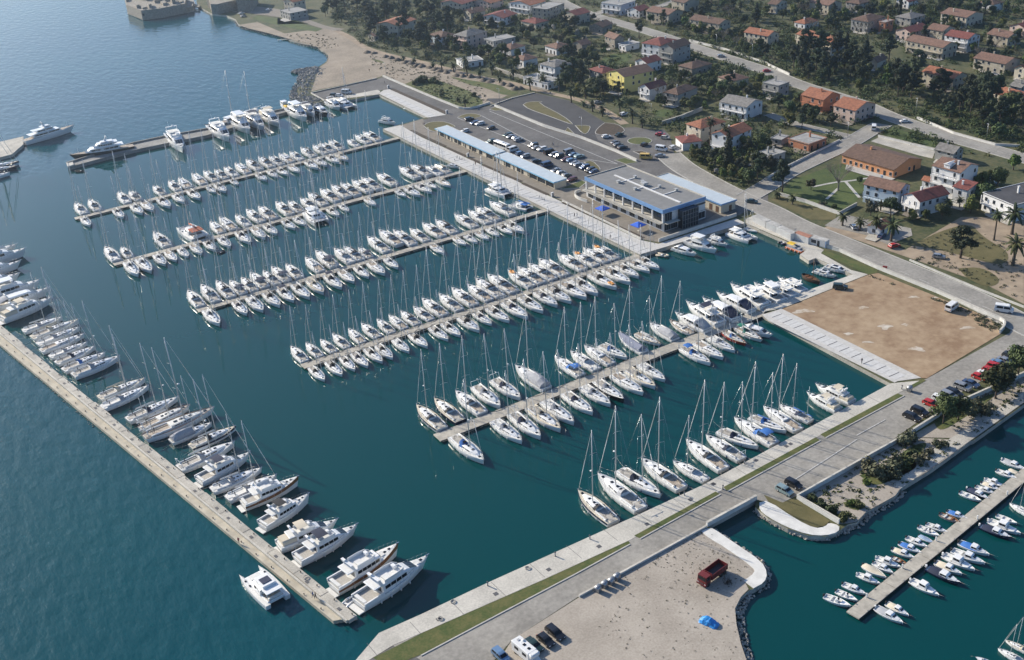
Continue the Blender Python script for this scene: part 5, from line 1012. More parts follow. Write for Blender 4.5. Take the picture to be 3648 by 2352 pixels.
RB = [('cover',945,1275,755,1165,'white boat with open stern hatch'),('cream',985,1222,830,1135,'white boat with cream cover'),('wheel',1197,1083,1000,975,'white boat with dark windscreen, alone'),('navy',1350,1002,1112,885,'white hooded boat with navy hull side'),('cream',1357,935,1172,850,'cream open boat'),('wheel',1447,907,1228,798,'white wheelhouse boat'),('cabin',1518,862,1288,768,'white boat with tall cabin'),('blue',1548,802,1338,712,'white boat with blue covers'),('navy',1707,682,1485,592,'navy hulled boat with navy bimini'),('wheel',1767,652,1545,560,'white boat behind the navy one'),('open',1742,577,1600,520,'small open white boat')]
for i, (kd, bx, by, sx, sy, lk) in enumerate(RB):
    SMB[kd].place(boat_M(G('V4', bx, by, .8), G('V4', sx, sy, .7), SML.get(kd, 6.2)), '%s, %s from the outer end, right of inlet pontoon' % (lk, ordn(i)), 'boat', 'small boats in the inlet')
SMB['console'].place(boat_M(G('V4',1455,1508,.8), G('V4',1580,1560,.7), 6.2), 'small white motorboat at the bottom edge of the inlet', 'boat', 'small boats in the inlet')
# ------------------------------------------------------------------ dinghies and work boats
def rib(c1, c2):
    P = Proto('inflatable_dinghy'); P.part('tube', MB().path([(-1.7, -.7, .35), (.9, -.7, .38), (1.6, -.35, .45), (1.85, 0, .5), (1.6, .35, .45), (.9, .7, .38), (-1.7, .7, .35)], .25, 7), c1); P.part('floor', MB().box(-1.6, 1.3, -.55, .55, .1, .22), c2); P.part('bench', MB().box(-.5, -.1, -.6, .6, .3, .45), M_GEL); P.part('outboard', MB().bbox(-2.05, -1.7, -.17, .17, .3, .95, .05), M_BLACKC)
    return P
RIBG = rib(M_GREYC, M_BLACKC); RIBY = rib(M_CREAMC, M_GREYTEAK); RIBK = rib(M_BLACKC, M_GREYC); RIBW = rib(M_GEL, M_GREYC)
def put(P, fr, x, y, ang, lab, cat, s=1., z=0., grp=None):
    p = G(fr, x, y, z); return P.place(rot(p, math.radians(ang), s, s, s), lab, cat, grp)
put(RIBY, 'FD', 1075, 1115, -65, 'yellow beige inflatable dinghy by the quay corner at the fourth pontoon', 'dinghy', 1.25)
put(RIBG, 'U4', 115, 162, -10, 'pale grey inflatable left of the orange work barge', 'dinghy', 1.2)
put(RIBK, 'T1', 560, 1203, 150, 'black dinghy afloat below the end of the mole', 'dinghy', 1.1)
put(RIBK, 'F3', 1465, 618, 20, 'dark dinghy afloat between the second farthest and middle pontoons', 'dinghy', .9)
put(RIBW, 'FA', 1690, 520, 10, 'white dinghy hanging behind the navy canvas express cruiser', 'dinghy', 1.0)
put(RIBW, 'V2', 640, 1150, 25, 'white tender behind the largest motor yacht', 'dinghy', 1.1)
put(RIBW, 'FZ', 502, 985, -60, 'small dinghy tied to the northern promenade', 'dinghy', .8)
P = Proto('work_barge'); P.part('hull', MB().bbox(-4.2, 4.2, -1.7, 1.7, -.3, .9, .25), mat('orange_hull', (.45,.10,.02), .5)); P.part('deck', MB().box(-3.9, 3.9, -1.4, 1.4, .9, .93), M_GREYC); aw = P.part('awning', MB().loft([[(x, y, 2.6-.1*y*y) for y in (-1.5, -.7, 0, .7, 1.5)] for x in (-3.6, -.4)], False), M_YELLOW)
b = MB()
for x in (-3.5, -.5):
    for s in (-1, 1): b.tube((x, s*1.4, .9), (x, s*1.4, 2.45), .04, n=4)
P.part('awning_post', b, M_SS, aw); P.part('cargo_box', MB().bbox(1.0, 2.6, -.8, .8, .93, 1.5, .05), M_GREYC)
for x in (-3, -1, 1.2, 3): P.part('fender', MB().tube((x, -1.85, .1), (x, -1.85, .7), .18, n=7), M_FEND)
P.place(boat_M(G('U4',250,215,.8), G('U4',135,175,.8), 8.4), 'orange work barge with a yellow awning below the white site office', 'boat')
P = Proto('wooden_boat'); R, sh = hull(9.5, 3.0, 1.2, 1.7, .35, .8, 1.9, draft=.4, n=13); b = MB(); b.loft(R, False, smooth=True); b.add(R[0], [tuple(range(len(R[0])))]); P.part('hull', b, mat('old_dark_wood', (.05,.03,.018), .6, var=.3, scale=2.)); b = MB(); b.loft([[(x, -w+.15, .75), (x, w-.15, .75)] for x, w, z in sh], False); P.part('sole', b, M_WOOD)
for x in (-2.8, -.8, 1.4): P.part('thwart', MB().box(x-.2, x+.2, -1.2, 1.2, .95, 1.05), M_WOOD)
P.part('mast', MB().tube((.8, 0, .6), (.6, 0, 9.0), .12, .07, n=6), M_WOOD); P.part('rigging', MB().tube((.6, 0, 9.), (4.4, 0, 1.8), .02, n=3).tube((.6, 0, 9.), (-3.5, 0, 1.4), .02, n=3).tube((.6, 0, 9.), (.3, 1.3, 1.3), .02, n=3), M_ROPE)
P.place(boat_M(G('U4',366,432,1.4), G('U4',243,372,1.2), 9.5), 'dark wooden boat with a bare mast beside two sport boats', 'boat')
P = Proto('work_boat'); sh, h = hull_parts(P, 9., 3.2, 1.0, 1.6, M_GEL, M_DECK, rk=.8); st = [(-.6, 1.2, 1.1, 1.2, 3.1), (1.2, 1.1, 1.0, 1.3, 3.1), (1.6, 1.0, .9, 1.4, 2.6)]; c = P.part('wheelhouse', house(MB(), st), M_GEL); side_panes(P, c, st, -.4, 1.1, .5, .85, 2); P.part('cargo_cover', MB().bbox(-4.0, -1.0, -1.1, 1.1, 1.1, 1.9, .2), M_YELLOW); P.part('hardtop', MB().bbox(-1.2, 1.7, -1.2, 1.2, 3.12, 3.22, .04), M_GEL); rails(P, sh, 1, 4.2, .6, 6)
P.place(boat_M(G('FC',890,325,1.2), G('FC',985,375,1.), 9), 'white work boat with yellow cargo on the seaward side of the mole', 'boat')
# ------------------------------------------------------------------ building materials
W_WHITE = mat('white_render', (.66,.66,.65), .85, var=.06, scale=.5)
W_CREAM = mat('cream_render', (.52,.47,.37), .9, var=.10, scale=.4)
W_GREY = mat('grey_render', (.33,.325,.30), .9, var=.14, scale=.4)
W_BEIGE = mat('beige_render', (.40,.36,.28), .9, var=.14, scale=.35)
W_STONE = mat('stone_wall', (.20,.18,.145), .95, c2=(.33,.295,.245), scale=.9, detail=6)
W_BRICK = mat('bare_brick', (.40,.17,.09), .9, var=.14, scale=.8)
W_YELLOW = mat('yellow_render', (.62,.55,.20), .85, var=.05, scale=.5)
W_ORANGE = mat('orange_render', (.56,.26,.12), .85, var=.06, scale=.5)
W_PINK = mat('pale_pink_render', (.52,.40,.34), .9, var=.08, scale=.4)
W_BLUE = mat('pale_blue_render', (.46,.54,.60), .85, var=.06, scale=.5)
def tile_mat(name, c):
    m = mat(name, c, .85, var=.30, scale=.9, detail=8); n = m.node_tree.nodes; L = m.node_tree.links
    tc = n.new('ShaderNodeTexCoord'); wv = n.new('ShaderNodeTexWave'); wv.bands_direction = 'Z'; wv.inputs['Scale'].default_value = 1.4; wv.inputs['Distortion'].default_value = 1.2
    L.new(tc.outputs['Object'], wv.inputs['Vector']); bp = n.new('ShaderNodeBump'); bp.inputs['Distance'].default_value = .05; L.new(wv.outputs['Fac'], bp.inputs['Height']); L.new(bp.outputs['Normal'], n['Principled BSDF'].inputs['Normal'])
    return m
R_ORANGE = tile_mat('orange_tiles', (.27,.105,.055)); R_BROWN = tile_mat('brown_tiles', (.125,.075,.052)); R_RED = tile_mat('red_tiles', (.175,.052,.04)); R_GREY = tile_mat('grey_tiles', (.19,.18,.165)); R_FADED = tile_mat('faded_tiles', (.175,.10,.07))
R_CONC = mat('concrete_roof', (.30,.295,.28), .9, var=.15, scale=.3)
M_FRAME = mat('window_frame', (.55,.55,.54), .6); M_FRAMEB = mat('brown_window_frame', (.12,.065,.035), .6)
M_PANE = mat('window_pane', (.018,.022,.028), .08)
M_SHUT = mat('green_shutter', (.05,.09,.06), .7); M_SHUTB = mat('brown_shutter', (.10,.05,.03), .7)
M_IRON = mat('railing_iron', (.07,.07,.075), .6)
def win_meshes(w, h, fm, tagn):
    fr = MB().box(-w/2-.09, w/2+.09, -.05, .05, -h/2-.09, h/2+.09).box(-w/2-.16, w/2+.16, -.14, .05, -h/2-.17, -h/2-.10).mesh('window_'+tagn, fm)
    pn = MB().box(-w/2, -.03, -.075, -.05, -h/2, h/2).box(.03, w/2, -.075, -.05, -h/2, h/2).mesh('pane_'+tagn, M_PANE)
    sh_ = MB().box(-w/2-.09-w*.48, -w/2-.09, -.07, -.02, -h/2, h/2).mesh('shutter_'+tagn, M_SHUT if fm is M_FRAME else M_SHUTB)
    return fr, pn, sh_
WIN = {'a': win_meshes(1.1, 1.35, M_FRAME, 'white'), 'b': win_meshes(1.1, 1.35, M_FRAMEB, 'brown'), 'd': win_meshes(1.0, 2.05, M_FRAMEB, 'door')}
RAIL = {}
LAND = []      # landmarks for wording: (x, y, phrase)
HOUSE_FOOT = []
def add_window(par, kind, loc, ang, shut=False):
    fr, pn, sm = WIN[kind]; o = obj('window' if kind != 'd' else 'door', fr, par, Matrix.Translation(loc)@Matrix.Rotation(ang, 4, 'Z')); obj('pane' if kind != 'd' else 'door_panel', pn, o)
    if shut:
        obj('shutter', sm, o); obj('shutter', sm, o, Matrix.Diagonal((-1, 1, 1, 1)))
def house_frame(fr, Lp, Np, Rp, h):
    Lw, Nw, Rw = [G(fr, *p, GL+h) for p in (Lp, Np, Rp)]; u = Lw-Nw; v = Rw-Nw; lu, lv = u.length, v.length
    tu, tv = math.atan2(u.y, u.x), math.atan2(v.y, v.x); du = tu-math.pi/2
    e = math.atan2(math.sin(tv-du), math.cos(tv-du)); th = du+e*(lv/(lu+lv))
    if abs(th) > math.radians(24): th = math.copysign(math.radians(24), th)
    return Nw, th, max(3.5, min(48, lv)), max(3.5, min(48, lu))
def build(name, label, cat, fr, Lp, Np, Rp, h, roof='gx', rise=1.9, wm=None, rm=None, bal=(), phrase=None, win=True, chim=1, wk='a', shut=False, wm2=None, dormer=False, dens=3.3, base=GL, over=.45, terrace=False):
    rng = random.Random(hash(label) & 0xffff if False else sum(map(ord, label)))
    Nw, th, lx, ly = house_frame(fr, Lp, Np, Rp, h); wm = wm or W_CREAM; rm = rm or R_BROWN
    root = empty(name, rot((Nw.x, Nw.y, base), th)); tag(root, label, cat)
    HOUSE_FOOT.append((Nw.x, Nw.y, th, lx, ly)); c = Matrix.Rotation(th, 3, 'Z')@Vector((lx/2, ly/2, 0)); LAND.append((Nw.x+c.x, Nw.y+c.y, phrase or label))
    b = MB(); b.box(0, lx, 0, ly, -.3, h)
    if roof == 'gx': b.add([(0, 0, h), (0, ly, h), (0, ly/2, h+rise), (lx, 0, h), (lx, ly, h), (lx, ly/2, h+rise)], [(0, 2, 1), (3, 4, 5)])
    if roof == 'gy': b.add([(0, 0, h), (lx, 0, h), (lx/2, 0, h+rise), (0, ly, h), (lx, ly, h), (lx/2, ly, h+rise)], [(0, 1, 2), (3, 5, 4)])
    wl = obj('wall', b.mesh('wall', wm), root)
    o = over; t = .16; b = MB()
    def slab(q):          # thick roof plane from a polygon
        n = len(q); b.add([Vector(p) for p in q]+[Vector(p)-Vector((0, 0, t)) for p in q], [tuple(range(n)), tuple(range(2*n-1, n-1, -1))]+[(i, n+i, n+(i+1) % n, (i+1) % n) for i in range(n)])
    z = h+.05
    if roof == 'gx':
        s = rise/(ly/2); zl = z-o*s
        slab([(-o, -o, zl), (lx+o, -o, zl), (lx+o, ly/2, h+rise+.05), (-o, ly/2, h+rise+.05)]); slab([(-o, ly/2, h+rise+.05), (lx+o, ly/2, h+rise+.05), (lx+o, ly+o, zl), (-o, ly+o, zl)])
    elif roof == 'gy':
        s = rise/(lx/2); zl = z-o*s
        slab([(-o, -o, zl), (lx/2, -o, h+rise+.05), (lx/2, ly+o, h+rise+.05), (-o, ly+o, zl)]); slab([(lx/2, -o, h+rise+.05), (lx+o, -o, zl), (lx+o, ly+o, zl), (lx/2, ly+o, h+rise+.05)])
    elif roof == 'hip':
        if lx >= ly: r1, r2 = (ly/2, ly/2), (lx-ly/2, ly/2)
        else: r1, r2 = (lx/2, lx/2), (lx/2, ly-lx/2)
        if abs(lx-ly) < .8: r1 = r2 = (lx/2, ly/2); r2 = (lx/2+.01, ly/2+.01)
        e = [(-o, -o, z-.1), (lx+o, -o, z-.1), (lx+o, ly+o, z-.1), (-o, ly+o, z-.1)]; A, B = (*r1, h+rise), (*r2, h+rise)
        if lx >= ly: slab([e[0], e[1], B, A]); slab([e[1], e[2], B]); slab([e[2], e[3], A, B]); slab([e[3], e[0], A])
        else: slab([e[0], e[1], A]); slab([e[1], e[2], B, A]); slab([e[2], e[3], B]); slab([e[3], e[0], A, B])
    elif roof == 'flat':
        slab([(-.3, -.3, h+.18), (lx+.3, -.3, h+.18), (lx+.3, ly+.3, h+.18), (-.3, ly+.3, h+.18)])
    elif roof == 'shed':
        slab([(-o, -o, z), (lx+o, -o, z+rise), (lx+o, ly+o, z+rise), (-o, ly+o, z)]); 
        b2 = MB().add([(0, 0, h), (lx, 0, h), (lx, 0, h+rise-.1), (0, ly, h), (lx, ly, h), (lx, ly, h+rise-.1)], [(0, 1, 2), (3, 5, 4), (1, 4, 5, 2)]); obj('gable_wall', b2.mesh('gable_wall', wm), root)
    rf = obj('roof', b.mesh('roof', rm), root)
    if roof == 'flat' and chim >= 0:
        b = MB()
        for q in ((-.28, lx+.28, -.28, -.1), (-.28, lx+.28, ly+.1, ly+.28), (-.28, -.1, -.1, ly+.1), (lx+.1, lx+.28, -.1, ly+.1)): b.box(*q, h+.183, h+.38)
        obj('parapet', b.mesh('parapet', wm), rf)
    for i in range(max(0, chim)):
        cx, cy = lx*rng.uniform(.25, .75), ly*rng.uniform(.3, .7); obj('chimney', MB().box(cx-.3, cx+.3, cy-.3, cy+.3, h-.2, h+rise+.75).box(cx-.38, cx+.38, cy-.38, cy+.38, h+rise+.75, h+rise+.87).mesh('chimney', wm), rf)
    if roof not in ('flat',) and rng.random() < .5:
        pass
    ns = max(1, int(round(h/2.85)))
    if win:
        for side, Ls in (('W', ly), ('S', lx), ('N', lx), ('E', ly)):
            n = max(1, int(Ls/dens)); 
            for s in range(ns):
                zc = h/ns*s+1.55
                for i in range(n):
                    p = Ls*(i+.5)/n+rng.uniform(-.25, .25)
                    if rng.random() < (.12 if side == 'W' else .30): continue
                    kind = 'd' if (s == 0 and rng.random() < .18) else wk
                    zz = zc if kind != 'd' else h/ns*s+1.12
                    loc, ang = {'W': ((0, p, zz), -math.pi/2), 'S': ((p, 0, zz), 0), 'N': ((p, ly, zz), math.pi), 'E': ((lx, p, zz), math.pi/2)}[side]
                    add_window(root, kind, loc, ang, shut and kind != 'd')
    for s in bal:                      # balconies on the sunny side at storey s
        zb = h/ns*s; d = 1.5; b_ = obj('balcony', MB().box(-d, 0, .4, ly-.4, zb-.16, zb+.02).mesh('balcony', wm), root)
        rb = MB().box(-d, -d+.07, .4, ly-.4, zb+.85, zb+.95); k = int(ly/1.1)
        for i in range(k+1): rb.box(-d+.01, -d+.05, .4+(ly-.8)*i/k-.025, .4+(ly-.8)*i/k+.025, zb+.02, zb+.85)
        obj('railing', rb.mesh('railing', M_IRON if rng.random() < .5 else wm), b_)
        for yy in (.6, ly-.6): obj('balcony_post', MB().box(-d+.05, -d+.3, yy-.12, yy+.12, zb+.03, h/ns*(s+1)-.17).mesh('balcony_post', wm), b_)
    if dormer: obj('dormer', MB().box(.2, lx*.35, ly*.4, ly*.62, h+.1, h+rise*.8).add([(-.1, ly*.37, h+rise*.8+.01), (-.1, ly*.65, h+rise*.8+.01), (-.1, ly*.51, h+rise*1.15), (lx*.45, ly*.51, h+rise*1.15)], [(0, 2, 3), (1, 3, 2), (0, 1, 2)]).mesh('dormer', wm), rf)
    yd = rng.uniform(2.5, 5.5); fx = rng.uniform(.2, .6)      # paved yard on the sunny side
    pts = [Matrix.Rotation(th, 3, 'Z')@Vector(q) for q in ((-yd, -1.2, 0), (0, -1.2, 0), (0, ly*(1-fx*.4), 0), (-yd, ly*(1-fx), 0))]
    layv('yard', [Vector((Nw.x+q.x, Nw.y+q.y, 0)) for q in pts], (C_CONC2, C_PAVE, C_KERB)[rng.randrange(3)], 9+.11*len(HOUSE_FOOT))
    if terrace: obj('terrace', MB().box(-3.5, 0, .3, ly*.8, -.2, 2.7).mesh('terrace', wm), root)
    return root
B = lambda *a, **k: build('house', a[0], 'house', *a[1:], **k)
T3 = [
 ('white house with a terrace at the top of the side street', 'T3', (648,15),(760,38),(835,5), 6.5, dict(roof='flat', wm=W_WHITE, rm=R_CONC, bal=(1,))),
 ('white house with red roof at the top edge left of the main road', 'T3', (0,12),(125,37),(215,5), 6.2, dict(roof='gx', wm=W_WHITE, rm=R_ORANGE, bal=(1,))),
 ('unfinished beige block with flat roof behind the red hipped house', 'T3', (168,50),(245,68),(328,22), 7.5, dict(roof='flat', wm=W_BEIGE, rm=R_CONC)),
 ('cream bungalow with red hipped roof left of the gabled house', 'T3', (75,143),(165,165),(242,140), 3.6, dict(roof='hip', wm=W_CREAM, rm=R_RED)),
 ('beige house with brown gable and balcony beside the main road bend', 'T3', (368,85),(448,107),(527,80), 6.2, dict(roof='gx', wm=W_BEIGE, rm=R_RED, bal=(1,))),
 ('small stone shed with brown gable below the main road', 'T3', (570,172),(632,190),(660,160), 4.2, dict(roof='gx', wm=W_STONE, rm=R_BROWN)),
 ('long beige two storey house with brown roof above the main road', 'T3', (955,72),(1095,102),(1178,72), 6.0, dict(roof='gy', wm=W_BEIGE, rm=R_FADED)),
 ('beige house with dark roof at the top edge above the side street', 'T3', (1130,0),(1205,20),(1300,-5), 6.0, dict(roof='gy', wm=W_BEIGE, rm=R_BROWN)),
 ('long two storey house with satellite dishes beside the dark wood', 'T3', (1266,128),(1450,168),(1502,142), 6.0, dict(roof='gy', wm=W_BEIGE, rm=R_BROWN, bal=(1,))),
 ('red roofed half of the tall double house below the main road', 'T3', (935,292),(1040,320),(1130,275), 8.6, dict(roof='hip', wm=W_WHITE, rm=R_RED, bal=(1,), rise=2.2)),
 ('dark roofed half of the tall double house with pink balconies', 'T3', (1042,322),(1128,340),(1240,300), 8.8, dict(roof='gx', wm=W_GREY, rm=R_BROWN, bal=(1,2), rise=2.2)),
 ('brown stone barn with steep gable in the orchard', 'T3', (642,250),(718,272),(787,262), 6.0, dict(roof='gy', wm=W_STONE, rm=R_FADED)),
 ('low white annex beside the brown stone barn', 'T3', (745,308),(795,322),(890,300), 3.2, dict(roof='flat', wm=W_WHITE, rm=R_CONC)),
 ('white bungalow with brown hipped roof in the middle gardens', 'T3', (226,320),(310,340),(415,318), 4.0, dict(roof='hip', wm=W_WHITE, rm=R_FADED)),
 ('white bungalow with brown hipped roof nearest the palm row', 'T3', (4,402),(80,422),(182,402), 4.0, dict(roof='hip', wm=W_WHITE, rm=R_FADED, wk='b')),
 ('white bungalow with grey hipped roof beside the flat roofed house', 'T3', (-86,326),(-8,345),(86,316), 4.0, dict(roof='hip', wm=W_WHITE, rm=R_FADED)),
 ('white two storey villa with arches and grey hipped roof', 'T3', (218,440),(300,470),(395,432), 6.6, dict(roof='hip', wm=W_WHITE, rm=R_GREY, bal=(1,))),
 ('white terrace building in front of the arched villa', 'T3', (120,532),(250,585),(300,552), 3.4, dict(roof='flat', wm=W_WHITE, rm=R_CONC, dens=2.4)),
 ('pale house with red hipped roof left of the yellow house', 'T3', (540,482),(630,512),(727,490), 6.0, dict(roof='hip', wm=W_GREY, rm=R_RED)),
 ('tall yellow house with brown roof', 'T3', (725,492),(785,537),(950,482), 8.7, dict(roof='gx', wm=W_YELLOW, rm=R_BROWN, rise=2.0, bal=(1,2), dens=3.0)),
 ('white house with red roof behind the yellow house', 'T3', (852,425),(945,442),(1053,417), 5.6, dict(roof='gx', wm=W_WHITE, rm=R_RED)),
 ('white house with sloping red roof right of the yellow house', 'T3', (882,607),(962,622),(1090,592), 6.0, dict(roof='gx', wm=W_WHITE, rm=R_RED, bal=(1,))),
 ('grey stone house with hipped roof and arbour', 'T3', (1072,642),(1160,662),(1290,608), 5.6, dict(roof='hip', wm=W_GREY, rm=R_BROWN, bal=(1,))),
 ('stone bungalow with long hipped roof below the main road', 'T3', (1168,456),(1260,480),(1395,442), 4.2, dict(roof='hip', wm=W_STONE, rm=R_BROWN)),
 ('square beige bungalow with brown hipped roof in a lawn', 'T3', (1445,537),(1540,567),(1655,541), 4.2, dict(roof='hip', wm=W_CREAM, rm=R_FADED)),
 ('long white house with grey tiled roof and washing lines', 'T3', (1468,706),(1640,748),(1740,702), 6.2, dict(roof='gy', wm=W_WHITE, rm=R_GREY, bal=(1,))),
 ('cream house with orange hipped roof beside the roundabout', 'T3', (1212,867),(1320,897),(1500,852), 7.4, dict(roof='hip', wm=W_CREAM, rm=R_ORANGE, bal=(1,))),
 ('low red roofed restaurant in front of the orange hipped house', 'T3', (1152,955),(1195,1000),(1322,982), 3.6, dict(roof='hip', wm=W_WHITE, rm=R_RED, rise=1.0)),
 ('white house with orange roofs behind the tall cypress', 'T3', (1395,935),(1520,962),(1680,900), 7.2, dict(roof='gx', wm=W_WHITE, rm=R_ORANGE, bal=(1,))),
 ('grey flat roofed block left of the brick house', 'T4', (-35,580),(75,602),(150,577), 6.0, dict(roof='flat', wm=W_GREY, rm=R_CONC, bal=(1,))),
 ('low pale outbuilding below the white cypress house', 'T3', (1690,1080),(1765,1112),(1850,1075), 3.3, dict(roof='flat', wm=W_GREY, rm=R_CONC)),
 ('three storey house with grey hipped roof among the pines', 'FZ', (1090,77),(1235,107),(1480,42), 7.6, dict(roof='hip', wm=W_PINK, rm=R_GREY, bal=(1,2), rise=2.4)),
 ('flat roofed concrete house left of the white bungalows', 'FZ', (1430,137),(1562,168),(1840,117), 5.4, dict(roof='flat', wm=W_GREY, rm=R_CONC, bal=(1,))),
 ('low white flat roofed building behind the palm row', 'FZ', (1100,380),(1185,428),(1440,392), 3.0, dict(roof='flat', wm=W_WHITE, rm=R_CONC)),
 ('small shed with orange roof at the foot of the pines', 'FZ', (48,78),(110,100),(165,85), 3.0, dict(roof='gx', wm=W_BEIGE, rm=R_FADED, rise=1.0)),
 ('pale blue house half hidden left of the grey hipped house', 'FZ', (800,72),(930,112),(1082,72), 5.0, dict(roof='hip', wm=W_BLUE, rm=R_BROWN)),
 ('cream house with red roof among the tall pines', 'T2', (893,152),(990,180),(1052,132), 6.6, dict(roof='gx', wm=W_CREAM, rm=R_ORANGE)),
 ('brown roofed gabled house near the top edge left of centre', 'T2', (1450,78),(1502,92),(1602,72), 4.8, dict(roof='gx', wm=W_BEIGE, rm=R_FADED)),
 ('white house with dark red roof near the top edge', 'T2', (1605,107),(1730,127),(1800,92), 5.0, dict(roof='gx', wm=W_WHITE, rm=R_RED, bal=(1,))),
 ('cream house cut by the top edge above the pines', 'T2', (1330,5),(1440,30),(1482,0), 5.0, dict(roof='gx', wm=W_CREAM, rm=R_RED)),
 ('pink house cut by the top edge with orange roof', 'T2', (1540,0),(1640,22),(1700,-5), 4.6, dict(roof='gx', wm=W_PINK, rm=R_ORANGE)),
 ('pale flat roofed boat shed beside the shore lawn', 'T2', (180,72),(237,97),(352,72), 4.6, dict(roof='flat', wm=W_GREY, rm=R_CONC)),
 ('cream house behind the flat roofed boat shed', 'T2', (200,2),(260,15),(335,-5), 7.0, dict(roof='gx', wm=W_CREAM, rm=R_ORANGE)),
 ('beige two storey house near the top edge right of centre', 'T4', (292,12),(425,37),(515,15), 5.8, dict(roof='gy', wm=W_BEIGE, rm=R_FADED)),
 ('low white bungalow with reddish roof near the villa', 'T4', (190,152),(258,167),(352,142), 3.4, dict(roof='hip', wm=W_WHITE, rm=R_ORANGE)),
 ('long cream two storey house with orange roof by the road wood', 'T4', (222,232),(440,292),(512,266), 6.0, dict(roof='gy', wm=W_CREAM, rm=R_ORANGE, bal=(1,))),
 ('grey stone villa with pillared windows and dark roof', 'T4', (598,130),(700,152),(802,112), 6.6, dict(roof='hip', wm=W_GREY, rm=R_BROWN, dens=2.6)),
 ('shadowed house with grey hipped roof above the red roofs', 'T4', (903,112),(1000,132),(1087,102), 4.8, dict(roof='hip', wm=W_GREY, rm=R_GREY)),
 ('house with broad red roof left of the white gable', 'T4', (903,207),(1000,228),(1117,192), 5.2, dict(roof='gx', wm=W_PINK, rm=R_RED)),
 ('cream gabled house between the red roofs', 'T4', (1120,197),(1222,218),(1300,190), 5.4, dict(roof='gy', wm=W_CREAM, rm=R_FADED)),
 ('long beige apartment house with brown roof among bare trees', 'T4', (978,277),(1225,332),(1312,302), 6.4, dict(roof='gy', wm=W_BEIGE, rm=R_FADED, bal=(1,))),
 ('white three storey house with dark red roof and balconies', 'T4', (1253,242),(1400,272),(1467,242), 7.4, dict(roof='gy', wm=W_WHITE, rm=R_RED, bal=(1,2))),
 ('cream two storey house with brown roof near the top right', 'T4', (1230,87),(1390,122),(1482,87), 6.0, dict(roof='gy', wm=W_CREAM, rm=R_FADED)),
 ('beige house with brown roof and dark arch at far right', 'T4', (1470,397),(1660,447),(1727,407), 5.6, dict(roof='gy', wm=W_BEIGE, rm=R_FADED)),
 ('beige two storey house with red brown roof behind the cypress', 'T4', (1108,492),(1300,547),(1367,512), 6.0, dict(roof='gy', wm=W_BEIGE, rm=R_ORANGE)),
 ('long house with orange roof at the right edge in the wood', 'T4', (1528,617),(1791,702),(1870,665), 5.6, dict(roof='gy', wm=W_CREAM, rm=R_ORANGE)),
 ('bare brick house with orange roof and open balconies', 'T4', (250,657),(388,697),(492,657), 6.4, dict(roof='gy', wm=W_BRICK, rm=R_ORANGE, bal=(1,), rise=2.4)),
 ('pinkish house with orange roof and skylights by the crossroads', 'T4', (492,727),(612,772),(715,717), 5.9, dict(roof='gy', wm=W_PINK, rm=R_ORANGE, rise=2.4)),
 ('unfinished brick bungalow with flat concrete roof', 'T4', (145,972),(285,1012),(407,967), 3.3, dict(roof='flat', wm=W_BRICK, rm=R_CONC)),
 ('low orange nursery with three brown roofs beside the lawn', 'T4', (530,1078),(880,1185),(1062,1108), 3.8, dict(roof='gy', wm=W_ORANGE, rm=R_BROWN, rise=2.4, dens=2.6)),
 ('tall white four storey house with brown roof and balconies', 'T4', (1168,1152),(1345,1207),(1457,1150), 9.4, dict(roof='gy', wm=W_WHITE, rm=R_FADED, bal=(1,2), dormer=True)),
 ('white stair tower with red cap beside the four storey house', 'T4', (1312,1300),(1395,1330),(1437,1295), 6.6, dict(roof='shed', wm=W_WHITE, rm=R_RED, rise=1.2)),
 ('brown roofed terrace house with blue balconies', 'T4', (670,1288),(915,1340),(1002,1295), 7.2, dict(roof='gy', wm=W_BLUE, rm=R_FADED, bal=(1,))),
 ('white house with dark red roof beside the blue balconied terrace', 'T4', (935,1368),(1065,1408),(1282,1360), 6.2, dict(roof='gx', wm=W_WHITE, rm=R_RED, bal=(1,))),
 ('grey shed roofed house behind the four storey house', 'T4', (1172,1042),(1300,1072),(1367,1042), 4.4, dict(roof='gy', wm=W_GREY, rm=R_GREY)),
 ('small brown roofed house hidden in the road wood', 'T4', (718,420),(765,432),(812,402), 4.0, dict(roof='gx', wm=W_CREAM, rm=R_FADED)),
 ('low shed with pale roof left of the brick bungalow', 'T4', (25,967),(92,982),(137,952), 2.6, dict(roof='flat', wm=W_GREY, rm=R_CONC)),
 ('small annex with orange roof left of the four storey house', 'T4', (1095,1255),(1140,1270),(1165,1250), 3.0, dict(roof='gy', wm=W_WHITE, rm=R_ORANGE, rise=1.0)),
 ('white house cut by the top edge at far right', 'T4', (1490,12),(1580,32),(1625,10), 4.6, dict(roof='hip', wm=W_WHITE, rm=R_BROWN)),
 ('white house cut by the top edge left of the red roofs', 'T4', (918,-5),(985,12),(1035,-10), 4.6, dict(roof='gx', wm=W_WHITE, rm=R_RED)),
 ('roadside cafe with orange roof by the palms', 'U4', (690,42),(790,62),(882,22), 3.0, dict(roof='gx', wm=W_WHITE, rm=R_ORANGE, rise=1.2)),
 ('modern flat roofed building with white bands at right edge', 'T4', (1548,1345),(1720,1440),(2060,1330), 6.4, dict(roof='flat', wm=W_WHITE, rm=mat('dark_flat_roof', (.06,.06,.065), .9, var=.2, scale=.3), bal=(1,))),
 ('beige house at the right edge below the brown roofed one', 'T4', (1740,470),(1810,490),(1880,460), 5.0, dict(roof='gx', wm=W_CREAM, rm=R_ORANGE)),
 ('pale house at the far right edge in the trees', 'T4', (1700,595),(1770,612),(1850,580), 5.0, dict(roof='gy', wm=W_GREY, rm=R_GREY)),
]
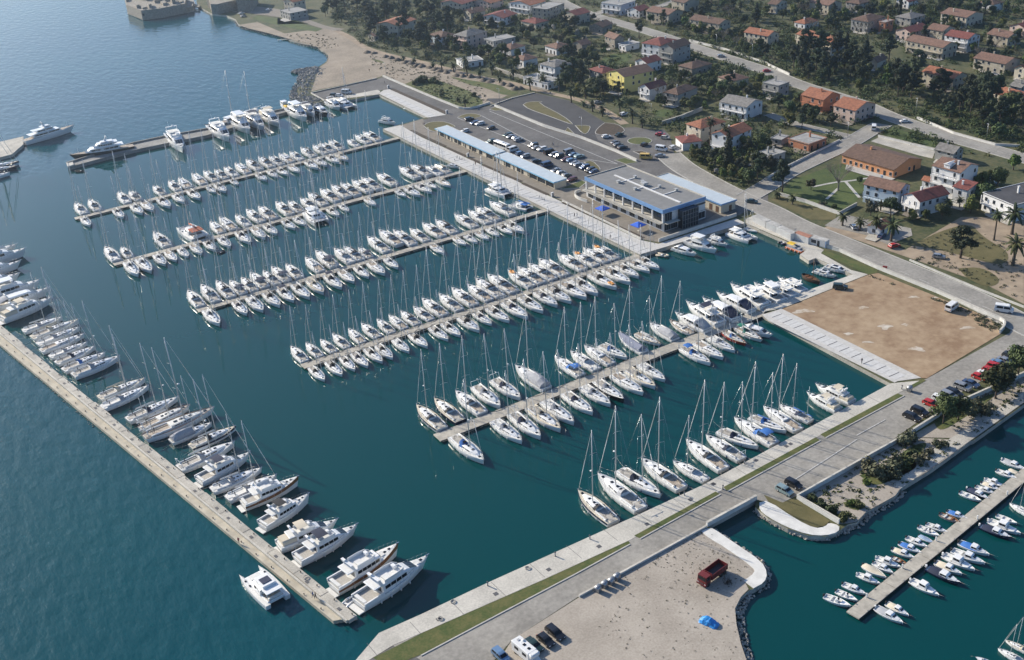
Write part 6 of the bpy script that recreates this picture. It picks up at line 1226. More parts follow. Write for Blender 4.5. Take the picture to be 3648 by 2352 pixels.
T3 += [
 ('cream house with orange roof right of the long dished house', 'T3', (1650,217),(1790,252),(1838,225), 5.6, dict(roof='gy', wm=W_CREAM, rm=R_ORANGE)),
 ('low pale flat roofed sheds below the orange roofed long house', 'T4', (385,400),(430,415),(520,392), 2.8, dict(roof='flat', wm=W_CREAM, rm=R_CONC)),
 ('bare brick extension beside the grey stone villa', 'T4', (795,150),(822,160),(858,140), 6.0, dict(roof='flat', wm=W_BRICK, rm=R_CONC)),
 ('reddish house at the right edge near the top', 'T4', (1720,175),(1800,200),(1870,170), 5.0, dict(roof='gx', wm=W_PINK, rm=R_RED)),
 ('pale house at the top edge above the low white bungalow', 'T4', (20,20),(60,32),(110,5), 5.6, dict(roof='gy', wm=W_CREAM, rm=R_BROWN)),
 ('small grey outbuilding behind the pale flat roofed shed', 'T4', (-10,1065),(55,1090),(105,1060), 3.0, dict(roof='flat', wm=W_GREY, rm=R_CONC)),
 ('grey house with brown roof at the top edge by the bare trees', 'T4', (560,10),(640,28),(700,5), 5.0, dict(roof='hip', wm=W_GREY, rm=R_BROWN)),
 ('beige house with faded roof high on the right', 'T4', (1560,230),(1680,262),(1740,232), 5.4, dict(roof='gy', wm=W_BEIGE, rm=R_FADED)),
 ('white cottage with red roof left of the long beige house', 'T3', (830,60),(890,78),(940,55), 4.6, dict(roof='gx', wm=W_WHITE, rm=R_RED)),
 ('stone cottage with brown roof between the orchard bungalows', 'T3', (430,300),(490,316),(545,298), 4.0, dict(roof='gx', wm=W_STONE, rm=R_FADED)),
]
for lab, fr, Lp, Np, Rp, h, kw in T3:
    B(lab, fr, Lp, Np, Rp, h, phrase=lab, **kw)
# ------------------------------------------------------------------ fort and waterfront stone buildings
def stone_block(parent, fr, pts, h, z=.8, name='wall', m=None):
    p = ccw([Vector((q.x, q.y, 0)) for q in GP(fr, pts, z)]); return obj(name, MB().prism(p, z-.4, z+h).mesh(name, m or W_STONE), parent)
fc = G('FE',372,242,.8); fort = empty('island_fort', Matrix.Identity(4)); tag(fort, 'grey stone fort on its own islet at the top left', 'fort')
stone_block(fort, 'FE', [(188,160),(370,238),(600,212),(905,152),(920,60),(800,-10),(300,20)], 6.3)
stone_block(fort, 'FE', [(300,95),(440,120),(520,60),(360,30)], 9.2, name='keep')
stone_block(fort, 'FE', [(880,150),(985,128),(1000,75),(920,60)], 3.2, name='bastion')
for k, (pts, h) in enumerate((([(540,150),(700,120),(690,60),(560,80)], 8.3), ([(700,118),(880,95),(870,40),(700,60)], 7.6))):
    stone_block(fort, 'FE', pts, h, name='inner_house')
    p = GP('FE', pts, .8); c = sum(p, Vector())/4; b = MB(); rr = [Vector((q.x, q.y, h+.8)) for q in p]; m1, m2 = (rr[0]+rr[3])/2+Vector((0, 0, 2.4)), (rr[1]+rr[2])/2+Vector((0, 0, 2.4)); b.add([rr[0], rr[1], m2, m1, rr[2], rr[3]], [(0, 1, 2, 3), (2, 4, 5, 3), (0, 3, 5), (1, 4, 2)]); obj('roof', b.mesh('roof', R_FADED), fort)
for k, (x, y, w_, h_) in enumerate(((200,120,26,8.2),(330,205,30,8.6),(400,215,40,7.4),(480,205,26,9.0),(650,170,40,8.0),(760,150,30,9.4),(850,140,30,7.2),(250,60,40,8.0),(620,60,50,9.0),(780,30,40,8.5))):
    stone_block(fort, 'FE', [(x-w_, y-14),(x-w_*.2, y+10),(x+w_, y-4),(x+w_*.3, y-30)], h_, name='wall_fragment')
LAND.append((fc.x, fc.y, 'the island fort'))
wf = empty('waterfront_building', Matrix.Identity(4)); tag(wf, 'stone waterfront building with a terrace right of the fort', 'building')
stone_block(wf, 'FE', [(1215,170),(1290,175),(1560,110),(1560,20),(1180,60)], 7, GL); stone_block(wf, 'FE', [(1165,90),(1240,110),(1330,60),(1250,20)], 13, GL, 'tower')
stone_block(wf, 'FE', [(1310,100),(1560,60),(1560,20),(1330,40)], 8.2, GL, 'terrace', R_CONC)
w2 = empty('waterfront_building', Matrix.Identity(4)); tag(w2, 'dim stone house at the top edge between the fort and the boat shed', 'building')
stone_block(w2, 'FE', [(1530,150),(1700,140),(1780,40),(1560,30)], 9, GL); 
for fr, pts in (('FE', [(940,75),(1060,90),(1060,60),(940,45)]),):
    br = obj('footbridge', MB().prism(ccw([Vector((q.x, q.y, 0)) for q in GP(fr, pts, 2)]), 1.5, 2.2).mesh('footbridge', W_STONE)); tag(br, 'low stone causeway linking the fort to the shore', 'bridge')
for i in range(12):        # fort windows as real openings' frames
    u = i/12; p = G('FE', 390+u*500, 236-u*80, .8); q = G('FE', 372, 238, .8); d = G('FE', 900, 152, .8)-q; add_window(fort, 'b', (p.x, p.y, 4.+2.5*(i % 2)), math.atan2(d.y, d.x))
# ------------------------------------------------------------------ marina building with blue fascia
C_BLUEF = mat('blue_fascia', (.16,.30,.52), .5, var=.03, scale=.3); C_BLUER = mat('pale_blue_roof', (.44,.505,.55), .7, var=.05, scale=.4)
C_ROOFG = mat('grey_membrane_roof', (.20,.20,.195), .85, var=.10, scale=.4); C_CURT = mat('curtain_glass', (.012,.02,.03), .05)
C_RAILG = mat('gallery_rail', (.24,.26,.27), .5, metal=.3)
Nw = G('FD',1078,625,GL+8.5); mb = empty('marina_building', rot((Nw.x, Nw.y, GL), 0)); tag(mb, 'two storey marina building with blue fascia and grey roof by the quay', 'building'); LAND.append((Nw.x+10, Nw.y+23, 'the blue fascia building')); HOUSE_FOOT.append((Nw.x-2, Nw.y-2, 0, 36, 50))
X, Y, Hh = 20.4, 46.6, 8.5; z1 = 3.5
obj('ground_floor_wall', MB().box(.6, X, 0, Y, 0, z1-.2).mesh('ground_floor_wall', W_WHITE), mb)
obj('gallery_floor', MB().box(-1.6, X-.01, -.02, Y+.02, z1-.198, z1).mesh('gallery_floor', C_CONC), mb)
obj('upper_wall', MB().box(4.2, X-.02, .3, Y-.3, z1+.002, Hh-1.3).box(.5, 4.2, .3, .5, z1+.002, Hh-1.3).mesh('upper_wall', W_WHITE), mb)
obj('roof_slab', MB().box(.25, X-.25, .25, Y-.25, Hh-.5, Hh-.35).mesh('roof_slab', C_ROOFG), mb)
obj('soffit', MB().box(.1, X-.1, .1, Y-.1, Hh-1.3, Hh-1.2).mesh('soffit', W_WHITE), mb)
obj('blue_fascia', MB().box(-.05, .15, -.05, Y+.05, Hh-1.45, Hh).mesh('blue_fascia', C_BLUEF), mb); obj('blue_fascia', MB().box(.152, X, -.05, .15, Hh-1.45, Hh).mesh('blue_fascia', C_BLUEF), mb)
obj('parapet', MB().box(X-.25, X+.05, .152, Y+.05, Hh-1.45, Hh+.1).box(.152, X-.252, Y-.25, Y+.05, Hh-1.45, Hh).mesh('parapet', C_CONC), mb)
col = MB().box(.2, .75, -.25, .25, z1+.003, Hh-1.3).mesh('column', W_WHITE); mul = MB().box(-.04, .04, -.06, .06, 0, 1).mesh('mullion', C_RAILG)
for i in range(9): obj('column', col, mb, Matrix.Translation((0, .5+(Y-1)*i/8, 0)))
pane = MB().box(-.05, 0, -1.05, 1.05, 0, 2.7).mesh('glass_panel', C_CURT)
for i in range(20): obj('glass_panel', pane, mb, Matrix.Translation((4.19, 1.6+(Y-3.2)*i/19, z1+.2)))
b = MB().box(-1.58, -1.5, 0, Y, z1+.95, z1+1.02).box(-1.57, -1.52, 0, Y, z1+.5, z1+.54)
for i in range(60): b.box(-1.57, -1.52, Y*i/59-.03 if i else 0, Y*i/59+.03, z1+.001, z1+.95)
obj('gallery_railing', b.mesh('gallery_railing', C_RAILG), mb)
wnd = MB().box(-.06, .02, -1.5, 1.5, 0, 1.9).mesh('shop_window', C_CURT)
for i in range(9):
    o = obj('shop_window', wnd, mb, Matrix.Translation((.595, 2.8+(Y-5.6)*i/8, .5)))
    for k in (-1.5, -.5, .5, 1.5): obj('mullion', mul, o, Matrix.Translation((-.06, k, 0))@Matrix.Diagonal((1, .7, 1.9, 1)))
corner = MB().box(-.02, .05, 0, 1.15, 0, 3.1).mesh('corner_glazing', C_CURT)
for i in range(4): obj('corner_glazing', corner, mb, Matrix.Translation((.45, .55+i*1.25, z1+.2)))
# south front: glass stair box, windows
gb = obj('glass_stair_box', MB().box(7.2, 14.6, -2.6, -.06, 0, 6.9).mesh('glass_stair_box', C_CURT), mb)
for i in range(7): obj('mullion', mul, gb, Matrix.Translation((7.2+7.4*i/6, -2.62, 0))@Matrix.Diagonal((1.6, 1, 6.95, 1)))
for k in range(4): obj('transom', MB().box(7.15, 14.65, -2.68, -2.6, 1.7*k+1.65, 1.7*k+1.75).mesh('transom', C_RAILG), gb)
for x0, x1, za, zb in ((.8, 3.6, .3, 3.0), (3.8, 6.8, .3, 3.0), (1.0, 4.2, z1+.3, 6.8), (15.0, 20.0, .6, 3.0), (15.0, 20.2, 5.9, 6.5)):
    o = obj('shop_window', MB().box(x0, x1, -.08, .02, za, zb).mesh('shop_window', C_CURT), mb)
    for k in range(4): obj('mullion', mul, o, Matrix.Translation((x0+(x1-x0)*k/3, -.09, za))@Matrix.Diagonal((1, .6, zb-za, 1)))
obj('entrance_canopy', MB().box(.5, 6.8, -1.9, -.05, 3.35, 3.5).mesh('entrance_canopy', C_CONC), mb)
# roof services
dk = obj('roof_duct', MB().box(9.6, 10.3, 2.0, Y-6, Hh-.347, Hh-.05).mesh('roof_duct', W_WHITE), mb)
for yy, x0, x1 in ((33., 6.4, 9.6), (33., 10.3, 14.), (23., 6.0, 9.6), (19., 10.3, 14.2), (12., 10.3, 16.2)): obj('branch_duct', MB().box(x0, x1, yy-.2, yy+.2, Hh-.347, Hh-.1).mesh('branch_duct', W_WHITE), dk)
vent = MB().bbox(-.7, .7, -.7, .7, 0, .9, .08).box(-.85, .85, -.85, .85, .95, 1.1).mesh('roof_vent', mat('vent_metal', (.5,.5,.48), .5, metal=.3))
for x, y, s in ((6., 33., 1.2), (14., 33., 1.), (6., 23., 1.), (11.5, 24.5, 1.8), (12.8, 27., 1.), (14.4, 19., 1.), (16.6, 12., 1.)): obj('roof_vent', vent, mb, Matrix.Translation((x, y, Hh-.34))@Matrix.Diagonal((s*.7, s*.7, .6+.3*s, 1)))
# annex
a0 = G('FD',1700,563,GL+3.9); a1 = G('FD',1855,502,GL+3.9); a2 = G('FD',1165,207,GL+3.9)
an = empty('annex_building', rot((a0.x, a0.y, GL), 0)); tag(an, 'low annex with pale blue roof behind the marina building', 'building'); ax, ay = (a1-a0).x, (a2-a1).y
HOUSE_FOOT.append((a0.x, a0.y, 0, ax, ay))
obj('wall', MB().box(.4, ax-.4, .4, ay-.4, 0, 3.35).mesh('wall', W_CREAM), an); obj('roof', MB().box(.1, ax-.1, .1, ay-.1, 3.6, 3.75).mesh('roof', C_BLUER), an)
obj('blue_fascia', MB().box(0, .12, 0, ay, 3.3, 3.9).box(.122, ax, 0, .12, 3.3, 3.9).mesh('blue_fascia', C_BLUEF), an); obj('parapet', MB().box(ax-.2, ax, .122, ay, 3.3, 3.95).box(.122, ax-.202, ay-.2, ay, 3.3, 3.95).mesh('parapet', C_CONC), an)
for yy in (2.5, 6., 10.): obj('door', MB().box(.33, .42, yy-.8, yy+.8, 0, 2.4).mesh('door', M_FRAMEB), an)
obj('door', MB().box(ax*.55, ax*.55+1.3, .32, .42, 0, 2.3).mesh('door', M_FRAMEB), an)
# long pavilions
def pavilion(label, nearp, leftp, rightp, plan):
    c0 = G('FQ',*nearp,GL+3.3); c1 = G('FQ',*leftp,GL+3.3); c2 = G('FQ',*rightp,GL+3.3); ly = c1.y-c0.y; lx = 6.7
    r = empty('pavilion', rot((c0.x, c0.y, GL), 0)); tag(r, label, 'building'); HOUSE_FOOT.append((c0.x, c0.y, 0, lx, ly)); LAND.append((c0.x, c0.y+ly/2, label))
    obj('wall', MB().box(.9, lx-.3, .3, ly-.3, 0, 2.75).mesh('wall', W_CREAM), r)
    obj('roof', MB().add([(.1, .1, 3.15), (lx-.1, .1, 3.32), (lx-.1, ly-.1, 3.32), (.1, ly-.1, 3.15)], [(0, 1, 2, 3)]).mesh('roof', C_BLUER), r)
    obj('eaves', MB().box(.12, lx-.12, .12, ly-.12, 2.753, 2.85).mesh('eaves', W_WHITE), r)
    obj('blue_fascia', MB().box(0, .1, 0, ly, 2.75, 3.22).box(.102, lx, 0, .1, 2.75, 3.22).mesh('blue_fascia', mat('light_blue_fascia', (.20,.42,.60), .5)), r); obj('rear_parapet', MB().box(lx-.15, lx, .102, ly, 2.75, 3.45).mesh('rear_parapet', C_CONC), r)
    for y0, y1 in plan:
        n = max(2, int((y1-y0)/1.15)); 
        for i in range(n):
            w_ = (y1-y0)/n; o = obj('window', MB().box(.84, .92, y0+i*w_+.06, y0+(i+1)*w_-.06, .35, 2.5).mesh('window', C_CURT), r)
    for i in range(int(ly/6)+1): obj('pier', MB().box(.62, .9, i*6+.35, i*6+.75, 0, 2.75).mesh('pier', W_CREAM), r)
    return r
pavilion('northern one of the two long pavilions with pale blue roofs', (868,582), (162,262), (1010,540), [(1.5,7),(10,12),(15,21),(24,26),(28,34),(38,40),(42,47)])
pavilion('southern one of the two long pavilions with pale blue roofs', (1610,920), (900,590), (1768,865), [(1.2,20),(23,28),(30,31),(33,38)])
# parasols, containers
def parasol(fr, x, y, lab):
    p = G(fr, x, y, GL); P = Proto('parasol'); b = MB(); b.add([(-2.1, -2.1, 2.5), (2.1, -2.1, 2.5), (2.1, 2.1, 2.5), (-2.1, 2.1, 2.5), (0, 0, 3.35)], [(0, 1, 4), (1, 2, 4), (2, 3, 4), (3, 0, 4)]); b.box(-2.1, 2.1, -2.1, -2.08, 2.3, 2.5).box(-2.1, 2.1, 2.08, 2.1, 2.3, 2.5).box(-2.1, -2.08, -2.08, 2.08, 2.3, 2.5).box(2.08, 2.1, -2.08, 2.08, 2.3, 2.5)
    P.part('canopy', b, mat('royal_blue_canvas', (.01,.10,.55), .7)); P.part('pole', MB().tube((0, 0, 0), (0, 0, 3.3), .05, n=7), M_SS); P.part('base', MB().bbox(-.4, .4, -.4, .4, 0, .2, .05), C_CONC); P.place(rot(p, .1), lab, 'parasol', 'blue parasols on the terrace')
parasol('FD', 440, 668, 'left one of the two blue parasols on the terrace'); parasol('FD', 818, 845, 'right one of the two blue parasols on the terrace')
C_CONT = mat('container_white', (.62,.62,.60), .6, var=.06, scale=.5); C_CROOF = mat('container_roof', (.42,.41,.38), .8, var=.2, scale=.6)
def container(fr, Np, Rp, lab, blue=False, L=None, rust=False):
    # long side faces the water; Np/Rp top corners of that side
    hgt = 2.6; a = G(fr, *Np, GL+hgt); c = G(fr, *Rp, GL+hgt); d = c-a; Lc = d.length; ang = math.atan2(d.y, d.x); P = Proto('container')
    P.part('shell', MB().box(0, Lc, 0, 2.44, .12, hgt-.06), C_CONT); b = MB(); n = int(Lc/.5)
    for i in range(n): b.box(Lc*(i+.2)/n, Lc*(i+.7)/n, -.045, 0, .25, hgt-.2)
    P.part('corrugation', b, C_CONT); P.part('roof', MB().box(-.03, Lc+.03, -.05, 2.5, hgt-.058, hgt), mat('rusty_roof', (.36,.17,.11), .8, var=.2, scale=.6) if rust else C_CROOF); P.part('base_frame', MB().box(0, Lc, 0, 2.44, 0, .118), C_STEEL)
    if blue:
        P.part('corner_post', MB().box(-.03, .12, -.04, .1, .1, hgt-.06).box(Lc-.12, Lc+.03, -.04, .1, .1, hgt-.06), C_BLUEF); P.part('window', MB().box(.7, 2.6, -.07, -.046, .9, 2.1), C_CURT); P.part('door', MB().box(3.0, 3.9, -.07, -.046, .15, 2.15), C_CURT)
    P.place(rot((a.x, a.y, GL), ang), lab, 'container', 'containers along the quay')
container('FD', (2035,682), (2170,745), 'leftmost white container by the marina annex'); container('FD', (2178,752), (2292,797), 'second white container from the left on the quay')
container('U4', (60,48), (160,98), 'third white container from the left on the quay'); container('U4', (182,88), (285,125), 'white container with a rusty red roof', rust=True); container('U4', (292,120), (405,150), 'white site office container with blue frame and window', blue=True)
# ------------------------------------------------------------------ plants
def leaf_mat(name, c, c2):
    m = mat(name, c, .75, c2=c2, scale=.7, detail=3, objvar=.42, spec=.25, huevar=.035); return m
L_BROAD = leaf_mat('foliage_broadleaf', (.034,.050,.018), (.085,.105,.034)); L_PINE = leaf_mat('foliage_pine', (.022,.034,.018), (.055,.070,.030)); L_OLIVE = leaf_mat('foliage_olive', (.05,.055,.03), (.10,.10,.055))
L_LIGHT = leaf_mat('foliage_light', (.055,.085,.016), (.11,.135,.03)); L_PALM = leaf_mat('foliage_palm', (.028,.04,.014), (.07,.078,.028)); L_BLOSSOM = leaf_mat('foliage_blossom', (.30,.28,.24), (.42,.40,.36)); L_TWIG = leaf_mat('bare_twigs', (.12,.105,.085), (.20,.18,.15))
L_SPRING = leaf_mat('foliage_spring', (.085,.10,.02), (.16,.165,.045)); L_CYP = leaf_mat('foliage_cypress', (.016,.027,.014), (.038,.052,.022))
M_BARK = mat('bark', (.075,.055,.04), .95, var=.25, scale=3.); M_PALMB = mat('palm_bark', (.11,.085,.06), .95, var=.2, scale=3.)
def leaf_cloud(centers, radii, per, size, rng, flat=1.0, droop=0.):
    """many small tilted quads gathered in clumps"""
    V, F = [], []
    for (c, r) in zip(centers, radii):
        n = max(6, int(per*(r**2)))
        d = rng.normal(size=(n, 3)); d /= np.linalg.norm(d, axis=1)[:, None]; rad = rng.uniform(.55, 1.05, size=(n, 1))
        p = np.array(c)+d*rad*np.array([r, r, r*flat]); nrm = d+rng.normal(scale=.55, size=(n, 3)); nrm[:, 2] += .35; nrm /= np.linalg.norm(nrm, axis=1)[:, None]
        a = np.cross(nrm, rng.normal(size=(n, 3))); a /= np.linalg.norm(a, axis=1)[:, None]+1e-9; b = np.cross(nrm, a); s = size*rng.uniform(.6, 1.3, size=(n, 1))
        q = np.stack([p-a*s*.5-b*s*.4, p+a*s*.5-b*s*.25, p+a*s*.35+b*s*.45, p-a*s*.4+b*s*.4], 1).reshape(-1, 3); o = len(V); V.extend(map(tuple, q)); F.extend((o+4*i, o+4*i+1, o+4*i+2, o+4*i+3) for i in range(n))
    return V, F
def mesh_vf(name, V, F, m):
    me = bpy.data.meshes.new(name); me.from_pydata(V, [], F); me.materials.append(m); me.update(); return me
def tree_proto(name, kind, seed, H, R, m, size=.6, per=60, trunk=.25, low=.35):
    rng = np.random.default_rng(seed); P = Proto(name); C, RR = [], []
    if kind == 'broad':
        n = 16
        for i in range(n):
            a = rng.uniform(0, 2*math.pi); u = rng.uniform(0, 1)**.6; z = low*H+(1-low)*H*rng.uniform(.12, .88); prof = math.sin(min(1, max(0, (z/H-low*.7)/(1-low*.7)))*math.pi)**.6; C.append((R*.68*u*prof*math.cos(a), R*.68*u*prof*math.sin(a), z)); RR.append(R*rng.uniform(.26, .46))
    if kind == 'pine':
        for i in range(20):
            a = rng.uniform(0, 2*math.pi); z = H*rng.uniform(.42, .93); prof = (1-(z/H-.42)/.62)**.5*.55+.45*math.sin((z/H)*math.pi); u = rng.uniform(.15, 1); C.append((R*.75*u*prof*math.cos(a), R*.75*u*prof*math.sin(a), z)); RR.append(R*rng.uniform(.22, .38))
    if kind == 'cyp':
        for i in range(16):
            z = H*(.06+.9*i/15); w = R*(.35+.75*math.sin(min(1, (i+1.5)/12)*math.pi*.5))*(1-.78*(i/15)**2.2); a = rng.uniform(0, 6.28); C.append((.25*w*math.cos(a), .25*w*math.sin(a), z)); RR.append(max(.35, w*rng.uniform(.8, 1.)))
    if kind == 'bush':
        for i in range(9):
            a = rng.uniform(0, 2*math.pi); u = rng.uniform(0, .75); C.append((R*u*math.cos(a), R*u*math.sin(a), H*rng.uniform(.3, .7))); RR.append(R*rng.uniform(.3, .5))
    V, F = leaf_cloud(C, RR, per, size, rng, 1.0 if kind != 'pine' else .62)
    b = MB(); top = H*(.75 if kind != 'cyp' else .9); bend = (rng.uniform(-.3, .3), rng.uniform(-.3, .3))
    pts = [Vector((bend[0]*u*u, bend[1]*u*u, top*u)) for u in (0, .25, .5, .75, 1)]
    for i in range(4): b.tube(pts[i], pts[i+1], trunk*(1-.2*i), trunk*(1-.2*(i+1)), n=6, cap=False)
    if kind in ('broad', 'pine'):
        for c in C[:10]:
            s = pts[1].lerp(pts[3], rng.uniform(0, 1)); b.tube(s, c, trunk*.4, trunk*.12, n=4, cap=False)
    if kind != 'bush': P.part('trunk', b, M_BARK)
    P.part('crown', mesh_vf(name+'_crown', V, F, m), m)
    return P
def bare_proto(seed, H, R):
    rng = np.random.default_rng(seed); P = Proto('bare_tree'); b = MB(); tw = MB()
    b.tube((0, 0, 0), (0, 0, H*.35), .28, .2, n=6, cap=False); ends = []
    for i in range(9):
        a = i*2.4; p = Vector((0, 0, H*(.25+.1*(i/9)))); q = p+Vector((R*.5*math.cos(a), R*.5*math.sin(a), H*rng.uniform(.2, .35))); b.tube(p, q, .13, .06, n=4, cap=False)
        for j in range(5):
            a2 = a+rng.uniform(-.9, .9); r = q+Vector((R*.45*math.cos(a2), R*.45*math.sin(a2), H*rng.uniform(.1, .33))); b.tube(q, r, .055, .02, n=3, cap=False); ends.append((q, r))
    for q, r in ends:
        for j in range(6):
            s = q.lerp(r, rng.uniform(.3, 1)); e = s+Vector(rng.normal(scale=.8, size=3))+Vector((0, 0, .6)); tw.tube(s, e, .02, .008, n=3, cap=False)
    P.part('trunk', b, mat('pale_bark', (.20,.18,.15), .95)); P.part('crown', tw, L_TWIG); return P
def palm_proto(seed, H, nfr=26, L=2.9):
    rng = np.random.default_rng(seed); P = Proto('palm_tree'); b = MB()
    for i in range(5): b.tube((0, 0, H*i/5), (0, 0, H*(i+1)/5), .34-.02*i if i else .42, .34-.02*(i+1), n=8, cap=False)
    b.ell((0, 0, H), (.5, .5, .6), 8, 4); P.part('trunk', b, M_PALMB); V, F = [], []
    for k in range(nfr):
        a = k*2.399; el = 1.15-1.75*(k/nfr); ln = L*rng.uniform(.85, 1.1); p = np.array([0, 0, H+.3]); d = np.array([math.cos(a)*math.cos(el), math.sin(a)*math.cos(el), math.sin(el)]); side = np.array([-math.sin(a), math.cos(a), 0]); prev = p
        for s in range(6):
            d = d+np.array([0, 0, -.20]); d /= np.linalg.norm(d); nx = prev+d*ln/6; w = .42*(1-abs(s-2)/5.5)
            for sg in (-1, 1):
                o = len(V); dn = np.array([0, 0, -.28*w]); V.extend(map(tuple, (prev, nx, nx+side*sg*w+dn, prev+side*sg*w+dn))); F.append((o, o+1, o+2, o+3) if sg > 0 else (o+3, o+2, o+1, o))
            prev = nx
    P.part('crown', mesh_vf('palm_crown', V, F, L_PALM), L_PALM); return P
TP = {'broad': [tree_proto('broadleaf_tree', 'broad', s, H, R, m, .55, 62) for s, H, R, m in ((1, 7.5, 3.6, L_BROAD), (2, 6., 3.2, L_BROAD), (3, 8.5, 4.2, L_BROAD), (4, 5.5, 2.8, L_LIGHT), (5, 6.5, 3.1, L_OLIVE), (6, 6., 3.3, L_SPRING), (7, 7., 3.0, L_LIGHT))],
 'pine': [tree_proto('pine_tree', 'pine', s, H, R, L_PINE, .5, 62, .35) for s, H, R in ((11, 13., 4.6), (12, 11., 4.2), (13, 15., 5.0), (14, 9.5, 4.2))],
 'cyp': [tree_proto('cypress_tree', 'cyp', s, H, R, L_CYP, .42, 90) for s, H, R in ((21, 14., 1.7), (22, 11., 1.4))],
 'bush': [tree_proto('bush', 'bush', s, H, R, m, .38, 110) for s, H, R, m in ((31, 1.8, 1.7, L_BROAD), (32, 2.2, 1.9, L_OLIVE), (33, 1.5, 1.5, L_LIGHT))],
 'blossom': [tree_proto('blossom_tree', 'broad', 41, 4.6, 2.2, L_BLOSSOM, .35, 80)], 'bare': [bare_proto(51, 9., 4.), bare_proto(52, 7.5, 3.4)], 'palm': [palm_proto(61, 4.6), palm_proto(62, 3.2, 22, 2.5), palm_proto(63, 9.5, 30, 2.8), palm_proto(64, 1.6, 18, 2.0)]}
def inpoly(x, y, poly):
    r = False; j = len(poly)-1
    for i in range(len(poly)):
        a, b = poly[i], poly[j]
        if (a[1] > y) != (b[1] > y) and x < (b[0]-a[0])*(y-a[1])/(b[1]-a[1]+1e-12)+a[0]: r = not r
        j = i
    return r
RSEG = [(a, b, w) for pts, w in ROADS for a, b in zip(pts[:-1], pts[1:])]
def clear(x, y, r, hr=None):
    hr = r if hr is None else hr
    for a, b, w in RSEG:
        d = b-a; t = max(0, min(1, ((x-a.x)*d.x+(y-a.y)*d.y)/(d.x*d.x+d.y*d.y+1e-9)))
        if math.hypot(x-a.x-d.x*t, y-a.y-d.y*t) < w/2+r*.55+.3: return False
    for hx, hy, th, lx, ly in HOUSE_FOOT:
        c, s = math.cos(-th), math.sin(-th); u = (x-hx)*c-(y-hy)*s; v = (x-hx)*s+(y-hy)*c
        if -hr < u < lx+hr and -hr < v < ly+hr: return False
    return True
TREES = []
SPN = {'broad': 'leafy green tree', 'pine': 'dark pine tree', 'cyp': 'narrow cypress', 'blossom': 'pale blossoming tree', 'bare': 'bare branched tree', 'bush': 'rounded bush', 'palm': 'palm tree'}
CATN = {'broad': 'tree', 'pine': 'tree', 'cyp': 'tree', 'blossom': 'tree', 'bare': 'tree', 'bush': 'bush', 'palm': 'palm'}
ZONES = [
 ('pine wood behind the beach', 'T2', [(430,60),(620,0),(900,-20),(1400,-20),(1420,120),(1300,320),(1100,330),(860,320),(720,250),(560,190)], {'pine': 30, 'broad': 14, 'cyp': 3}),
 ('gardens behind the palm row', 'FZ', [(500,170),(700,130),(1100,230),(1450,280),(1800,330),(2100,480),(2389,520),(2389,600),(1900,520),(1300,400),(800,320),(500,250)], {'broad': 26, 'pine': 5}),
 ('gardens left of the main road', 'T3', [(0,150),(350,180),(560,130),(900,230),(930,330),(640,420),(420,440),(0,380)], {'broad': 24, 'blossom': 5, 'pine': 4}),
 ('gardens around the yellow house', 'T3', [(330,420),(550,420),(730,640),(880,740),(700,760),(420,640),(300,600)], {'broad': 15, 'pine': 7}),
 ('gardens right of the yellow house', 'T3', [(1000,660),(1250,510),(1450,600),(1791,560),(1791,660),(1460,780),(1330,790),(1000,830),(830,760)], {'broad': 22, 'bare': 3, 'pine': 3}),
 ('strip above the main road', 'T3', [(750,140),(1240,240),(1500,330),(1791,420),(1791,250),(1450,200),(1200,130),(950,110)], {'broad': 20, 'pine': 5, 'bare': 3}),
 ('gardens at the top edge right of centre', 'T3', [(1300,0),(1791,0),(1791,190),(1650,200),(1520,140),(1300,80)], {'broad': 8, 'pine': 8, 'bare': 4, 'cyp': 2}),
 ('grove by the roundabout', 'T3', [(1160,1105),(1300,1095),(1560,1110),(1640,1160),(1600,1290),(1400,1250),(1230,1170)], {'broad': 26, 'blossom': 3}),
 ('wood beside the main road', 'T4', [(130,400),(350,330),(620,380),(760,420),(1000,440),(1100,560),(1110,700),(900,720),(720,660),(500,610),(200,560)], {'pine': 34, 'broad': 12, 'cyp': 5}),
 ('wood at the right edge', 'T4', [(1130,640),(1300,620),(1520,650),(1700,780),(1791,800),(1850,1000),(1600,980),(1400,920),(1150,820)], {'pine': 22, 'broad': 9}),
 ('upper right gardens', 'T4', [(0,60),(300,50),(900,30),(1700,60),(1791,200),(1850,560),(1500,560),(1400,440),(1250,420),(900,330),(520,230),(100,200)], {'broad': 56, 'bare': 16, 'pine': 22, 'cyp': 3}),
 ('gardens near the brick house', 'T4', [(0,620),(240,700),(240,820),(480,870),(480,900),(300,920),(0,860)], {'broad': 8, 'pine': 4}),
 ('gardens below the four storey house', 'T4', [(1060,1430),(1300,1440),(1460,1320),(1560,1260),(1530,1480),(1200,1560),(560,1560),(640,1490)], {'broad': 12, 'palm': 4}),
 ('gardens below the cypress house', 'T3', [(1600,1030),(1791,1020),(1850,1180),(1791,1260),(1650,1300),(1620,1180)], {'broad': 10, 'pine': 3}),
 ('top edge left of the main road', 'T2', [(1250,120),(1480,120),(1791,140),(1791,340),(1500,330),(1300,260)], {'broad': 18, 'pine': 4}),
]
rngt = random.Random(5)
